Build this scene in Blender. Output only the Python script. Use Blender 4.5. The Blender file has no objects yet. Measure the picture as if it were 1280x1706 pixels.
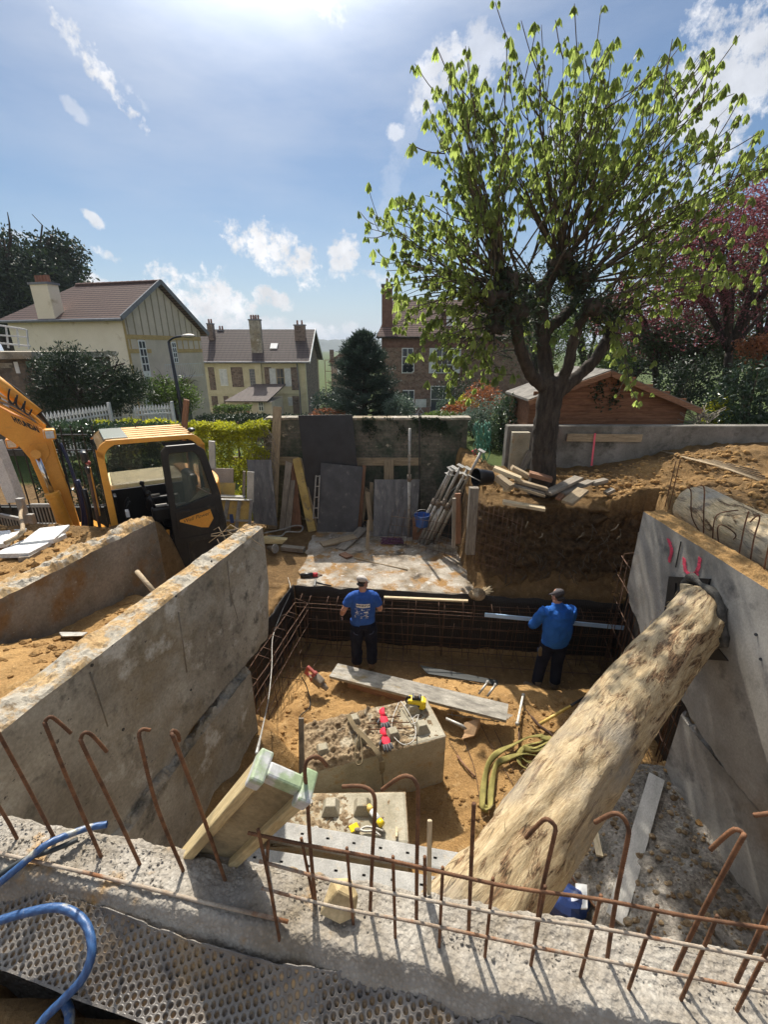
import bpy, bmesh, math, random
import numpy as np
from mathutils import Vector, Matrix, noise as mnoise
from mathutils.bvhtree import BVHTree

# ---------------------------------------------------------------- camera, sky, sun, exposure
SC = bpy.context.scene
FPX, PITCH = 730.0, math.radians(20.5)
cp, sp = math.cos(PITCH), math.sin(PITCH)
cam_d = bpy.data.cameras.new("camera"); cam = bpy.data.objects.new("camera", cam_d)
SC.collection.objects.link(cam); SC.camera = cam
cam_d.sensor_fit = 'HORIZONTAL'; cam_d.sensor_width = 36; cam_d.lens = 36 * FPX / 1280
cam_d.clip_start = 0.05; cam_d.clip_end = 6000
cam.rotation_euler = (math.pi / 2 - PITCH, 0, 0)
SC.view_settings.view_transform = 'Standard'; SC.view_settings.look = 'None'
SC.view_settings.exposure = 0.38; SC.view_settings.gamma = 1
SUN_AZ, SUN_EL = math.radians(-14), math.radians(50)     # azimuth from +Y towards +X
sun_dir = Vector((math.sin(SUN_AZ) * math.cos(SUN_EL), math.cos(SUN_AZ) * math.cos(SUN_EL), math.sin(SUN_EL)))
sl = bpy.data.lights.new("sun", 'SUN'); sl.energy = 5.0; sl.angle = math.radians(.53); sl.color = (1, .93, .82)
so = bpy.data.objects.new("sun", sl); SC.collection.objects.link(so)
so.rotation_euler = sun_dir.to_track_quat('Z', 'Y').to_euler()

def ray(px, py):
    v = 853 - py
    return Vector((px - 640, FPX * cp + v * sp, -FPX * sp + v * cp))
def PZ(px, py, z): r = ray(px, py); return r * (z / r.z)
def PY(px, py, y): r = ray(px, py); return r * (y / r.y)
def PX(px, py, x): r = ray(px, py); return r * (x / r.x)
def PP(px, py, p, n): r = ray(px, py); return r * (Vector(p).dot(n) / r.dot(n))

W = bpy.data.worlds.new("World"); SC.world = W; W.use_nodes = True
wn, wl = W.node_tree.nodes, W.node_tree.links; wn.clear()
def w_(t, **k):
    n = wn.new(t)
    for a, b in k.items(): setattr(n, a, b)
    return n
def wmath(op, a, b=None, c=None, clamp=False):
    n = w_('ShaderNodeMath', operation=op, use_clamp=clamp)
    for i, q in enumerate((a, b, c)):
        if q is None: continue
        if isinstance(q, (int, float)): n.inputs[i].default_value = q
        else: wl.new(q, n.inputs[i])
    return n.outputs[0]
def wdot(v, d):
    n = w_('ShaderNodeVectorMath', operation='DOT_PRODUCT'); wl.new(v, n.inputs[0]); n.inputs[1].default_value = tuple(d); return n.outputs['Value']
sky = w_('ShaderNodeTexSky', sky_type='NISHITA', sun_disc=False, sun_elevation=SUN_EL, sun_rotation=SUN_AZ, altitude=60, air_density=1.0, dust_density=.35, ozone_density=1.2)
tcw = w_('ShaderNodeTexCoord'); DIR = tcw.outputs['Generated']
def wnoise(scale, detail, stretch=None, rough=.55, off=0):
    src = DIR
    if stretch:
        mp = w_('ShaderNodeMapping'); mp.inputs['Scale'].default_value = stretch[0]; mp.inputs['Rotation'].default_value = stretch[1]
        mp.inputs['Location'].default_value = (off, off, 0); wl.new(src, mp.inputs[0]); src = mp.outputs[0]
    n = w_('ShaderNodeTexNoise'); wl.new(src, n.inputs['Vector']); n.inputs['Scale'].default_value = scale
    n.inputs['Detail'].default_value = detail; n.inputs['Roughness'].default_value = rough; return n.outputs['Fac']
n1 = wnoise(15, 10, rough=.66); n2 = wnoise(52, 8, rough=.65)
nn = wmath('ADD', wmath('MULTIPLY', wmath('SUBTRACT', n1, .5), 5.6), wmath('MULTIPLY', wmath('SUBTRACT', n2, .5), 3.4))
def cloud(px, py, wpx, hpx, ang=0, dens=1.0):
    c = ray(px, py).normalized()
    a = math.radians(ang)
    e1 = (ray(px + 10 * math.cos(a), py + 10 * math.sin(a)).normalized() - c).normalized()
    e2 = (ray(px - 10 * math.sin(a), py + 10 * math.cos(a)).normalized() - c).normalized()
    k = ray(px, py).length
    wpx, hpx = wpx * 1.12, hpx * 1.15
    u = wmath('DIVIDE', wmath('SUBTRACT', wdot(DIR, e1), c.dot(e1)), wpx / k)
    v = wmath('DIVIDE', wmath('SUBTRACT', wdot(DIR, e2), c.dot(e2)), hpx / k)
    d2 = wmath('ADD', wmath('MULTIPLY', u, u), wmath('MULTIPLY', v, v))
    s = wmath('ADD', wmath('SUBTRACT', 1.0, d2), nn)
    s = wmath('MULTIPLY', wmath('MULTIPLY', s, 1.15, clamp=True), dens)
    lim = wmath('LESS_THAN', d2, 3.2); front = wmath('GREATER_THAN', wdot(DIR, c), 0)
    return wmath('MULTIPLY', wmath('MULTIPLY', s, lim), front)
specs = [(160, 110, 85, 18, 48, .9), (222, 158, 26, 9, 30, .5), (455, 418, 72, 30, 18, 1), (572, 430, 24, 30, 35, .9), (612, 458, 18, 10, 10, .8),
         (340, 505, 72, 42, 12, 1), (455, 498, 30, 13, 8, .95), (385, 545, 60, 22, 10, .7), (165, 470, 24, 9, 0, .8), (158, 367, 17, 10, 20, .8),
         (176, 424, 17, 8, 10, .7), (455, 545, 34, 14, 0, .75), (530, 555, 36, 14, 0, .8), (585, 548, 26, 10, 0, .6), (735, 125, 46, 30, -35, .7),
         (1235, 120, 90, 95, -30, .75), (660, 220, 14, 10, 0, .6), (545, 12, 30, 16, 10, .5), (126, 182, 18, 10, 30, .35), (28, 390, 16, 8, 0, .6),
         (960, 230, 60, 40, -20, .45), (1130, 300, 60, 40, 10, .5), (655, 300, 16, 90, 25, .16), (800, 90, 40, 30, 10, .5), (1090, 380, 60, 30, 0, .5), (640, 470, 20, 14, 0, .6)]
cm = None
for s_ in specs:
    c_ = cloud(*s_); cm = c_ if cm is None else wmath('MAXIMUM', cm, c_)
# unseen broken cloud cover added overhead and behind the viewer for fill light
bk_ = wmath('MULTIPLY', wmath('SUBTRACT', .12, wdot(DIR, (0, 1, 0))), 2.2, clamp=True); bn_ = wmath('MULTIPLY', wmath('SUBTRACT', wnoise(3.1, 8, rough=.6), .40), 4.5, clamp=True)
cm = wmath('MAXIMUM', cm, wmath('MULTIPLY', wmath('MULTIPLY', bk_, bn_), wmath('GREATER_THAN', wdot(DIR, (0, 0, 1)), 0.0)))
sd = wmath('MAXIMUM', wdot(DIR, sun_dir), 0.0)
cirn = wnoise(2.6, 7, ((1.2, 1, 4.5), (.3, .5, 1.0)), .6)
halo = wmath('POWER', sd, 7.0); halo2 = wmath('MINIMUM', wmath('MULTIPLY', wmath('POWER', sd, 44.0), 8.0), 3.0)
cir = wmath('MULTIPLY', wmath('MULTIPLY', wmath('SUBTRACT', cirn, .34), 2.6, clamp=True), wmath('MULTIPLY', halo, .85))
cir = wmath('ADD', cir, wmath('MULTIPLY', halo, .28))
def wmix(f, a, b):
    n = w_('ShaderNodeMix', data_type='RGBA'); wl.new(f, n.inputs[0])
    for i, q in ((6, a), (7, b)):
        if isinstance(q, tuple): n.inputs[i].default_value = q
        else: wl.new(q, n.inputs[i])
    return n.outputs[2]
hsv = w_('ShaderNodeHueSaturation'); hsv.inputs['Saturation'].default_value = 1.22; hsv.inputs['Value'].default_value = .66; wl.new(sky.outputs[0], hsv.inputs['Color'])
shade = wnoise(20, 4)
cc = w_('ShaderNodeMapRange'); wl.new(shade, cc.inputs[0]); cc.inputs[1].default_value = .3; cc.inputs[2].default_value = .7; cc.inputs[3].default_value = 5.6; cc.inputs[4].default_value = 8.2
ccol = w_('ShaderNodeCombineColor'); [wl.new(cc.outputs[0], ccol.inputs[i]) for i in (0, 1)]; wl.new(wmath('MULTIPLY', cc.outputs[0], 1.02), ccol.inputs[2])
hor = wmath('MULTIPLY', wmath('POWER', wmath('SUBTRACT', 1.0, wmath('ABSOLUTE', wdot(DIR, (0, 0, 1)))), 9.0), .9); col = wmix(hor, hsv.outputs[0], (3.1, 4.0, 5.3, 1)); col = wmix(cir, col, (6.2, 6.4, 6.8, 1)); col = wmix(cm, col, ccol.outputs[0])
gl = w_('ShaderNodeVectorMath', operation='SCALE'); gl.inputs[0].default_value = (17, 17, 16.5); wl.new(halo2, gl.inputs['Scale'])
ad = w_('ShaderNodeVectorMath', operation='ADD'); wl.new(col, ad.inputs[0]); wl.new(gl.outputs[0], ad.inputs[1])
bg = w_('ShaderNodeBackground'); bg.inputs['Strength'].default_value = .105; wl.new(ad.outputs[0], bg.inputs[0])
wo = w_('ShaderNodeOutputWorld'); wl.new(bg.outputs[0], wo.inputs[0])

# ---------------------------------------------------------------- helpers
random.seed(7); rng = np.random.default_rng(7); R = math.radians
COL = SC.collection
def V(*a): return Vector(a)
def _link(o, parent):
    COL.objects.link(o)
    if parent is not None: o.parent = parent
    return o
def tag(o, label=None, cat=None, group=None, kind=None):
    if label: o['label'] = label
    if cat: o['category'] = cat
    if group: o['group'] = group
    if kind: o['kind'] = kind
    return o
def empty(name, loc=(0, 0, 0), rz=0, rot=None):
    o = bpy.data.objects.new(name, None); o.location = loc; o.rotation_euler = rot or (0, 0, rz); o.empty_display_size = .1
    return _link(o, None)
def nmesh(name, v, f, mat, parent=None, smooth=False, attr=None, loc=None):
    me = bpy.data.meshes.new(name); v = np.asarray(v, dtype=np.float32); f = np.asarray(f, dtype=np.int32)
    k = f.shape[1]; me.vertices.add(len(v)); me.vertices.foreach_set('co', v.ravel())
    me.loops.add(f.size); me.loops.foreach_set('vertex_index', f.ravel()); me.polygons.add(len(f))
    me.polygons.foreach_set('loop_start', np.arange(0, f.size, k, dtype=np.int32))
    me.polygons.foreach_set('use_smooth', np.full(len(f), smooth))
    me.update(calc_edges=True)
    if attr is not None:
        for an, av in attr.items():
            a = me.attributes.new(an, 'FLOAT', 'POINT'); a.data.foreach_set('value', np.asarray(av, dtype=np.float32))
    for m in (mat if isinstance(mat, (list, tuple)) else [mat]): me.materials.append(m)
    o = bpy.data.objects.new(name, me)
    if loc is not None: o.location = loc
    return _link(o, parent)
class MB:
    def __init__(s): s.v = []; s.f = []; s.m = []; s.cur = 0
    def add(s, vs, fs):
        b = len(s.v); s.v += [tuple(q) for q in vs]; s.f += [tuple(i + b for i in f) for f in fs]; s.m += [s.cur] * len(fs); return s
    def box(s, c, size, rot=None):
        x, y, z = [q / 2 for q in size]
        vs = [V(i * x, j * y, k * z) for i in (-1, 1) for j in (-1, 1) for k in (-1, 1)]
        if rot is not None: vs = [rot @ q for q in vs]
        c = Vector(c)
        return s.add([q + c for q in vs], [(0, 1, 3, 2), (4, 6, 7, 5), (0, 4, 5, 1), (2, 3, 7, 6), (0, 2, 6, 4), (1, 5, 7, 3)])
    def bar(s, a, b, w, h=None, up=(0, 0, 1)):
        a, b = Vector(a), Vector(b); h = h or w; x = (b - a).normalized(); y = Vector(up).cross(x)
        if y.length < 1e-4: y = V(1, 0, 0).cross(x)
        y.normalize(); z = x.cross(y); m = Matrix((x, y, z)).transposed()
        return s.box((a + b) / 2, ((b - a).length, w, h), m)
    def tube(s, pts, r, n=8, cap=True, el=1.0):
        pts = [Vector(p) for p in pts]; k = len(pts); rr = r if isinstance(r, (list, tuple)) else [r] * k
        t0 = (pts[1] - pts[0]).normalized(); u = t0.orthogonal().normalized(); rings = []
        for i, p in enumerate(pts):
            t = (pts[min(i + 1, k - 1)] - pts[max(i - 1, 0)]).normalized()
            u = (u - t * u.dot(t)); u = u.normalized() if u.length > 1e-6 else t.orthogonal().normalized(); w = t.cross(u)
            rings.append([p + (u * math.cos(2 * math.pi * j / n) + w * math.sin(2 * math.pi * j / n) * el) * rr[i] for j in range(n)])
        vs = [q for ring in rings for q in ring]
        fs = [(i * n + j, i * n + (j + 1) % n, (i + 1) * n + (j + 1) % n, (i + 1) * n + j) for i in range(k - 1) for j in range(n)]
        if cap: fs += [tuple(range(n))[::-1], tuple((k - 1) * n + j for j in range(n))]
        return s.add(vs, fs)
    def prism(s, outline, vec):
        vec = Vector(vec); a = [Vector(p) for p in outline]; n = len(a)
        fs = [tuple(range(n))[::-1], tuple(range(n, 2 * n))] + [(i, (i + 1) % n, n + (i + 1) % n, n + i) for i in range(n)]
        return s.add(a + [p + vec for p in a], fs)
    def ball(s, c, r, n=12, m=8, rot=None):
        r = r if isinstance(r, (list, tuple)) else (r, r, r); c = Vector(c); vs = []; fs = []
        for i in range(m + 1):
            th = math.pi * i / m
            for j in range(n):
                ph = 2 * math.pi * j / n; q = V(r[0] * math.sin(th) * math.cos(ph), r[1] * math.sin(th) * math.sin(ph), r[2] * math.cos(th))
                vs.append((rot @ q if rot is not None else q) + c)
        for i in range(m):
            for j in range(n): fs.append((i * n + j, (i + 1) * n + j, (i + 1) * n + (j + 1) % n, i * n + (j + 1) % n))
        return s.add(vs, fs)
    def build(s, name, mat, parent=None, smooth=False, bevel=0, loc=None, rot=None, fix=True):
        me = bpy.data.meshes.new(name); me.from_pydata(s.v, [], s.f)
        for m in (mat if isinstance(mat, (list, tuple)) else [mat]): me.materials.append(m)
        me.polygons.foreach_set('material_index', s.m); me.polygons.foreach_set('use_smooth', [smooth] * len(s.f)); me.update()
        if fix:
            bm = bmesh.new(); bm.from_mesh(me)
            bmesh.ops.recalc_face_normals(bm, faces=bm.faces); bm.to_mesh(me); bm.free()
        o = bpy.data.objects.new(name, me)
        if loc is not None: o.location = loc
        if rot is not None: o.rotation_euler = rot
        if bevel:
            b = o.modifiers.new('b', 'BEVEL'); b.width = bevel; b.segments = 2; b.limit_method = 'ANGLE'
        return _link(o, parent)
def smooth_by_angle(o, ang=40):
    me = o.data; me.polygons.foreach_set('use_smooth', [True] * len(me.polygons))
    try: me.set_sharp_from_angle(angle=R(ang))
    except Exception: pass
    return o
def spline(pts, n=6):
    pts = [Vector(p) for p in pts]; out = []; k = len(pts)
    for i in range(k - 1):
        p0, p1, p2, p3 = pts[max(i - 1, 0)], pts[i], pts[i + 1], pts[min(i + 2, k - 1)]
        for j in range(n):
            t = j / n; out.append(.5 * ((2 * p1) + (p2 - p0) * t + (2 * p0 - 5 * p1 + 4 * p2 - p3) * t * t + (3 * p1 - p0 - 3 * p2 + p3) * t ** 3))
    return out + [pts[-1]]
def frame(a, b, up=(0, 0, 1)):
    a, b = Vector(a), Vector(b); x = (b - a).normalized(); y = Vector(up).cross(x)
    if y.length < 1e-3: y = V(0, 1, 0).cross(x)
    y.normalize(); m = Matrix((x, y, x.cross(y))).transposed().to_4x4(); m.translation = a; return m
def board(name, a, b, w, t, mat, up=(0, 0, 1), parent=None, warp=.0, bevel=.003):
    """plank with its own local frame, length along X, so that the grain runs along it"""
    a, b = Vector(a), Vector(b); L = (b - a).length; m = frame(a, b, up); n = 7; mb = MB(); vs = []
    ph = random.random() * 6
    for i in range(n):
        x = L * i / (n - 1); k = warp * math.sin(ph + 3 * i / n)
        j = [random.uniform(-.002, .002) for _ in range(4)] if i in (0, n - 1) else [0] * 4
        vs += [(x + j[0] * 2, -w / 2 + j[1], -t / 2 + k), (x + j[2] * 2, w / 2 + j[3], -t / 2 + k), (x, w / 2 + j[0], t / 2 + k), (x + j[1], -w / 2 + j[2], t / 2 + k)]
    fs = [(0, 1, 2, 3), tuple((n - 1) * 4 + q for q in (3, 2, 1, 0))]
    for i in range(n - 1):
        for q in range(4): fs.append((i * 4 + q, (i + 1) * 4 + q, (i + 1) * 4 + (q + 1) % 4, i * 4 + (q + 1) % 4))
    mb.add(vs, fs); o = mb.build(name, mat, parent, bevel=bevel); o.matrix_local = m; return o
def panel(name, bl, br, tr, tl, th, mat, parent=None, bevel=.002):
    """four-cornered sheet of thickness th going away from the viewer, in its own frame (X along the height)"""
    bl, br, tr, tl = map(Vector, (bl, br, tr, tl)); nrm = (br - bl).cross(tl - bl).normalized()
    if nrm.y > 0: nrm = -nrm
    m = frame(bl, tl, nrm); mi = m.inverted(); mb = MB(); q = [mi @ p for p in (bl, br, tr, tl)]
    mb.prism(q, (0, 0, -th)); o = mb.build(name, mat, parent, bevel=bevel); o.matrix_local = m; return o
# value noise ------------------------------------------------------
def _h(ix, iy, iz):
    n = (ix * 374761393 + iy * 668265263 + iz * 2147483647 % 1013904223 * 7) & 0xffffffff
    n = ((n ^ (n >> 13)) * 1274126177) & 0xffffffff
    return ((n ^ (n >> 16)) & 0xffff) / 65535.0
def vn(x, y, z=0.0):
    x, y, z = np.broadcast_arrays(np.asarray(x, float), np.asarray(y, float), np.asarray(z, float))
    ix, iy, iz = [np.floor(q).astype(np.int64) for q in (x, y, z)]; fx, fy, fz = x - ix, y - iy, z - iz
    fx, fy, fz = [q * q * (3 - 2 * q) for q in (fx, fy, fz)]; o = 0
    for a in (0, 1):
        for b in (0, 1):
            for c in (0, 1):
                o = o + _h(ix + a, iy + b, iz + c) * (fx if a else 1 - fx) * (fy if b else 1 - fy) * (fz if c else 1 - fz)
    return o * 2 - 1
def fbm(x, y, z=0.0, o=4):
    s, a, t = 0, 1, 0
    for i in range(o): s = s + vn(np.asarray(x) * 2 ** i + i * 17.3, np.asarray(y) * 2 ** i + i * 5.7, np.asarray(z) * 2 ** i) * a; t += a; a *= .5
    return s / t
def sm(a, b, x): t = np.clip((x - a) / (b - a), 0, 1); return t * t * (3 - 2 * t)
def lerp(a, b, t): return a + (b - a) * t

# ---------------------------------------------------------------- materials
class NG:
    def __init__(s, name):
        s.mat = bpy.data.materials.new(name); s.mat.use_nodes = True; s.n = s.mat.node_tree.nodes; s.l = s.mat.node_tree.links
        s.b = s.n['Principled BSDF']; s.tc = s.n.new('ShaderNodeTexCoord').outputs['Object']
    def new(s, t, ins=None, **k):
        n = s.n.new(t)
        for a, b in k.items(): setattr(n, a, b)
        for a, b in (ins or {}).items():
            if hasattr(b, 'is_output'): s.l.new(b, n.inputs[a])
            else: n.inputs[a].default_value = b
        return n
    def map(s, scale=(1, 1, 1), rot=(0, 0, 0), loc=(0, 0, 0)): return s.new('ShaderNodeMapping', {0: s.tc, 'Scale': scale, 'Rotation': rot, 'Location': loc}).outputs[0]
    def noise(s, scale, detail=6, rough=.6, vec=None, dist=0): return s.new('ShaderNodeTexNoise', {'Vector': vec or s.tc, 'Scale': scale, 'Detail': detail, 'Roughness': rough, 'Distortion': dist}).outputs['Fac']
    def voro(s, scale, vec=None, feature='F1', out='Distance', rnd=1): 
        n = s.new('ShaderNodeTexVoronoi', {'Vector': vec or s.tc, 'Scale': scale, 'Randomness': rnd}, feature=feature); return n.outputs[out]
    def ramp(s, fac, stops, interp='LINEAR'):
        n = s.new('ShaderNodeValToRGB', {0: fac}); n.color_ramp.interpolation = interp; e = n.color_ramp.elements
        while len(e) < len(stops): e.new(.5)
        for i, (p, c) in enumerate(stops): e[i].position = p; e[i].color = (*c, 1) if len(c) == 3 else c
        return n.outputs[0]
    def rr(s, fac, a, b, lo=0, hi=1): return s.new('ShaderNodeMapRange', {0: fac, 1: a, 2: b, 3: lo, 4: hi}).outputs[0]
    def mix(s, f, a, b, mode='MIX'):
        n = s.new('ShaderNodeMix', data_type='RGBA', blend_type=mode)
        for i, q in ((0, f), (6, a), (7, b)):
            if hasattr(q, 'is_output'): s.l.new(q, n.inputs[i])
            else: n.inputs[i].default_value = q if i == 0 else ((*q, 1) if len(q) == 3 else q)
        return n.outputs[2]
    def m(s, op, a, b=0): return s.new('ShaderNodeMath', {0: a, 1: b}, operation=op).outputs[0]
    def bump(s, h, strength=.5, dist=.01, normal=None):
        i = {'Height': h, 'Strength': strength, 'Distance': dist}
        if normal: i['Normal'] = normal
        return s.new('ShaderNodeBump', i).outputs[0]
    def out(s, color=None, rough=None, normal=None, **k):
        for nm, q in (('Base Color', color), ('Roughness', rough), ('Normal', normal)):
            if q is None: continue
            if hasattr(q, 'is_output'): s.l.new(q, s.b.inputs[nm])
            else: s.b.inputs[nm].default_value = (*q, 1) if isinstance(q, tuple) else q
        for a, b in k.items(): s.b.inputs[a.replace('_', ' ')].default_value = b
        return s.mat
def mat(name, c1, c2, scale=4, rough=.85, bs=60, bump=.4, bd=.004, stretch=None, metal=0, spots=(), fine=.25, spec=.3, lo=.35, hi=.65):
    g = NG(name); vec = g.map(stretch) if stretch else g.tc
    c = g.ramp(g.noise(scale, 8, .62, vec), [(lo, c1), (hi, c2)])
    for (sc_, col_, a, b) in spots: c = g.mix(g.rr(g.noise(sc_, 6, .65, vec), a, b), c, col_)
    f = g.noise(bs, 5, .65, vec)
    c = g.mix(1.0, c, g.ramp(f, [(.3, (1 - fine,) * 3), (.7, (1 + fine * .6,) * 3)]), 'MULTIPLY')
    return g.out(c, rough, g.bump(f, bump, bd) if bump else None, Metallic=metal, Specular_IOR_Level=spec)
K = {}
K['concrete'] = mat('concrete_wall', (.23, .20, .155), (.44, .40, .325), 1.7, .9, 45, .5, .006, spots=[(5, (.12, .11, .09), .53, .68), (1.3, (.25, .20, .13), .48, .62), (2.6, (.50, .47, .41), .57, .66), (22, (.10, .09, .075), .64, .69)])
K['concrete2'] = mat('concrete_brown', (.12, .10, .075), (.27, .235, .19), 1.7, .9, 40, .7, .008, spots=[(3, (.2, .12, .055), .52, .66), (30, (.36, .33, .28), .64, .7)])
K['concrete3'] = mat('concrete_grey', (.20, .19, .17), (.38, .365, .335), 1.4, .8, 50, .35, .004, spots=[(2.5, (.1, .1, .1), .56, .72), (1.1, (.24, .2, .16), .55, .7)], fine=.18)
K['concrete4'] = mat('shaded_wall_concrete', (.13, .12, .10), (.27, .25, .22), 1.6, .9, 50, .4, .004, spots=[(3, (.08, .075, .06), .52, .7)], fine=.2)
K['block'] = mat('precast_concrete', (.26, .23, .16), (.44, .40, .31), 3, .9, 70, .4, .004, spots=[(6, (.3, .2, .09), .55, .7)])
K['slab'] = mat('dirty_slab', (.16, .12, .075), (.44, .40, .34), 2.2, .95, 34, .8, .012, spots=[(3.4, (.28, .16, .06), .5, .62), (1.4, (.075, .06, .045), .56, .66), (7, (.5, .47, .42), .60, .68)])
def soil(name, c1, c2, c3, gr=None):
    g = NG(name); n0 = g.noise(1.6, 6); n1 = g.noise(11, 8, .7); n2 = g.noise(60, 6, .7)
    c = g.mix(g.rr(n0, .38, .62), c1, c2); c = g.mix(g.rr(n1, .55, .75), c, c3)
    c = g.mix(1, c, g.ramp(n2, [(.3, (.62,) * 3), (.7, (1.2,) * 3)]), 'MULTIPLY')
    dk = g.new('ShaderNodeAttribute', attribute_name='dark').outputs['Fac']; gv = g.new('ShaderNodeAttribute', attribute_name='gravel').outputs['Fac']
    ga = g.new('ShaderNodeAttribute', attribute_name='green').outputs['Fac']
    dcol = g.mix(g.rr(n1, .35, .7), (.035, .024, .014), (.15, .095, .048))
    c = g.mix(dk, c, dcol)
    vcol = g.new('ShaderNodeTexVoronoi', {'Vector': g.tc, 'Scale': 55.0}); gcol = g.ramp(g.noise(2.5, 9, .75), [(.38, (.13, .115, .095)), (.55, (.33, .30, .26)), (.68, (.46, .43, .38))])
    gcol = g.mix(1, gcol, g.ramp(g.new('ShaderNodeSeparateColor', {0: vcol.outputs['Color']}).outputs[0], [(0, (.6,) * 3), (1, (1.15,) * 3)]), 'MULTIPLY')
    c = g.mix(gv, c, gcol); c = g.mix(ga, c, g.mix(g.noise(.7, 6), (.03, .055, .015), (.09, .11, .03)))
    b = g.bump(n2, .7, .015, g.bump(n1, .8, .05)); return g.out(c, .97, b, Specular_IOR_Level=.15)
K['soil'] = soil('ochre_soil', (.47, .285, .115), (.34, .20, .08), (.56, .385, .19))
K['crest'] = mat('soil_strewn_concrete', (.40, .25, .11), (.50, .36, .19), 5, .95, 45, .9, .015, spots=[(6, (.40, .36, .29), .47, .56), (9, (.20, .14, .075), .58, .66)])
K['mud'] = mat('mortar_rubble', (.15, .10, .055), (.36, .27, .165), 9, .97, 45, .9, .02, spots=[(5, (.42, .36, .26), .56, .64)], lo=.4, hi=.6)
g = NG('aggregate_concrete'); v1 = g.voro(75); v2 = g.voro(170); n1 = g.noise(5, 8, .7)
c = g.ramp(n1, [(.32, (.235, .195, .14)), (.5, (.335, .30, .25)), (.7, (.46, .43, .375))])
c = g.mix(g.rr(g.noise(4, 5, .6, g.map((1, 1, 1), loc=(3, 1, 0))), .60, .68), c, (.42, .26, .11))
c = g.mix(1, c, g.ramp(v1, [(.05, (1.1,) * 3), (.5, (.82,) * 3)]), 'MULTIPLY')
K['agg'] = g.out(c, .93, g.bump(v1, .55, .008, g.bump(v2, .5, .003)), Specular_IOR_Level=.25)
K['rust'] = mat('rusty_steel', (.095, .048, .027), (.235, .115, .058), 25, .8, 140, .7, .002, metal=.15, spots=[(9, (.09, .05, .03), .55, .7)])
K['rustd'] = mat('dark_rusty_steel', (.075, .045, .032), (.165, .095, .062), 14, .8, 140, .5, .002, metal=.25)
K['barc'] = mat('cement_splashed_bar', (.27, .2, .14), (.42, .37, .30), 12, .9, 120, .6, .002, spots=[(7, (.24, .11, .05), .5, .62)])
K['steel'] = mat('galvanised_steel', (.34, .33, .30), (.52, .50, .46), 9, .55, 90, .3, .002, metal=.5, spots=[(14, (.26, .20, .14), .55, .7)])
K['zinc'] = mat('cement_coated_steel', (.24, .235, .22), (.38, .37, .345), 6, .7, 70, .4, .003, metal=.15, spots=[(10, (.36, .33, .28), .56, .66)])
def wood(name, c1, c2, c3, rough=.8, sc=1):
    g = NG(name); v = g.map((1.2 * sc, 14 * sc, 14 * sc)); n = g.noise(3, 8, .65, v, .4); w = g.noise(16, 5, .6, v)
    c = g.ramp(n, [(.3, c1), (.55, c2), (.75, c3)]); c = g.mix(1, c, g.ramp(w, [(.3, (.72,) * 3), (.7, (1.15,) * 3)]), 'MULTIPLY')
    k = g.rr(g.voro(2.6, g.map((1, 4, 4))), .02, .09); c = g.mix(k, tuple(q * .45 for q in c1), c)
    c = g.mix(g.rr(g.noise(3.5, 5), .58, .72), c, tuple(q * .62 for q in c2))
    return g.out(c, rough, g.bump(w, .5, .003), Specular_IOR_Level=.25)
K['wood'] = wood('sawn_timber', (.22, .165, .105), (.38, .295, .19), (.48, .385, .26))
K['woodp'] = wood('pale_timber', (.42, .33, .2), (.60, .49, .32), (.68, .57, .40))
K['woodg'] = wood('weathered_timber', (.13, .11, .085), (.27, .235, .19), (.37, .33, .275))
K['woodr'] = wood('reddish_timber', (.15, .075, .045), (.28, .15, .09), (.34, .2, .12))
K['yply'] = mat('yellow_formwork_ply', (.34, .235, .07), (.52, .38, .13), 3, .6, 60, .2, .002, spots=[(5, (.2, .17, .12), .55, .68)])
K['fgrey'] = mat('worn_grey_plywood', (.085, .085, .09), (.18, .18, .185), 3, .6, 50, .3, .002, stretch=(.7, 2.5, 2.5), spots=[(8, (.34, .33, .31), .62, .68), (2, (.25, .24, .23), .56, .66)])
K['fblack'] = mat('black_film_plywood', (.022, .022, .024), (.036, .036, .04), 3, .42, 60, .15, .001, spots=[(38, (.4, .4, .38), .735, .76)], fine=.1)
K['fdark'] = mat('charcoal_film_plywood', (.055, .055, .06), (.095, .095, .10), 3, .5, 60, .2, .001, spots=[(30, (.5, .5, .46), .70, .73), (6, (.17, .17, .16), .6, .7)], fine=.15)
K['plank'] = mat('cement_stained_board', (.17, .155, .13), (.38, .35, .295), 6, .8, 60, .4, .003, stretch=(.8, 2.2, 2.2), spots=[(4, (.25, .19, .10), .58, .68), (12, (.48, .45, .4), .62, .68)])
K['paleboard'] = mat('pale_cement_board', (.40, .385, .35), (.56, .54, .50), 5, .8, 60, .4, .003, stretch=(.8, 2, 2))
def simple(name, col, rough=.5, metal=0, spec=.5, var=.15, sc=6, bump=0):
    return mat(name, tuple(q * (1 - var) for q in col), tuple(min(1, q * (1 + var)) for q in col), sc, rough, 90, bump, .002, metal=metal, fine=var * .7, spec=spec)
K['orange'] = mat('orange_machine_paint', (.62, .27, .035), (.72, .34, .05), 3, .42, 50, .08, .001, spots=[(7, (.42, .22, .06), .60, .74)], fine=.1, spec=.45)
K['roofp'] = mat('dusty_sunlit_orange_paint', (.62, .36, .12), (.72, .46, .18), 3, .5, 50, .08, .001, fine=.1); K['cream_p'] = simple('cream_machine_paint', (.75, .62, .33), .5)  # cab roof orange made paler: dust and sunlight put into its colour
K['black'] = simple('black_plastic', (.012, .012, .013), .38)
K['blackm'] = mat('dusty_black_paint', (.012, .012, .014), (.026, .025, .024), 5, .42, 60, .1, .001, spots=[(5, (.10, .085, .065), .60, .78)])
K['rubber'] = simple('black_rubber', (.018, .018, .018), .8, bump=.3)
K['white'] = simple('white_paint', (.72, .72, .70), .5, var=.06)
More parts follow.
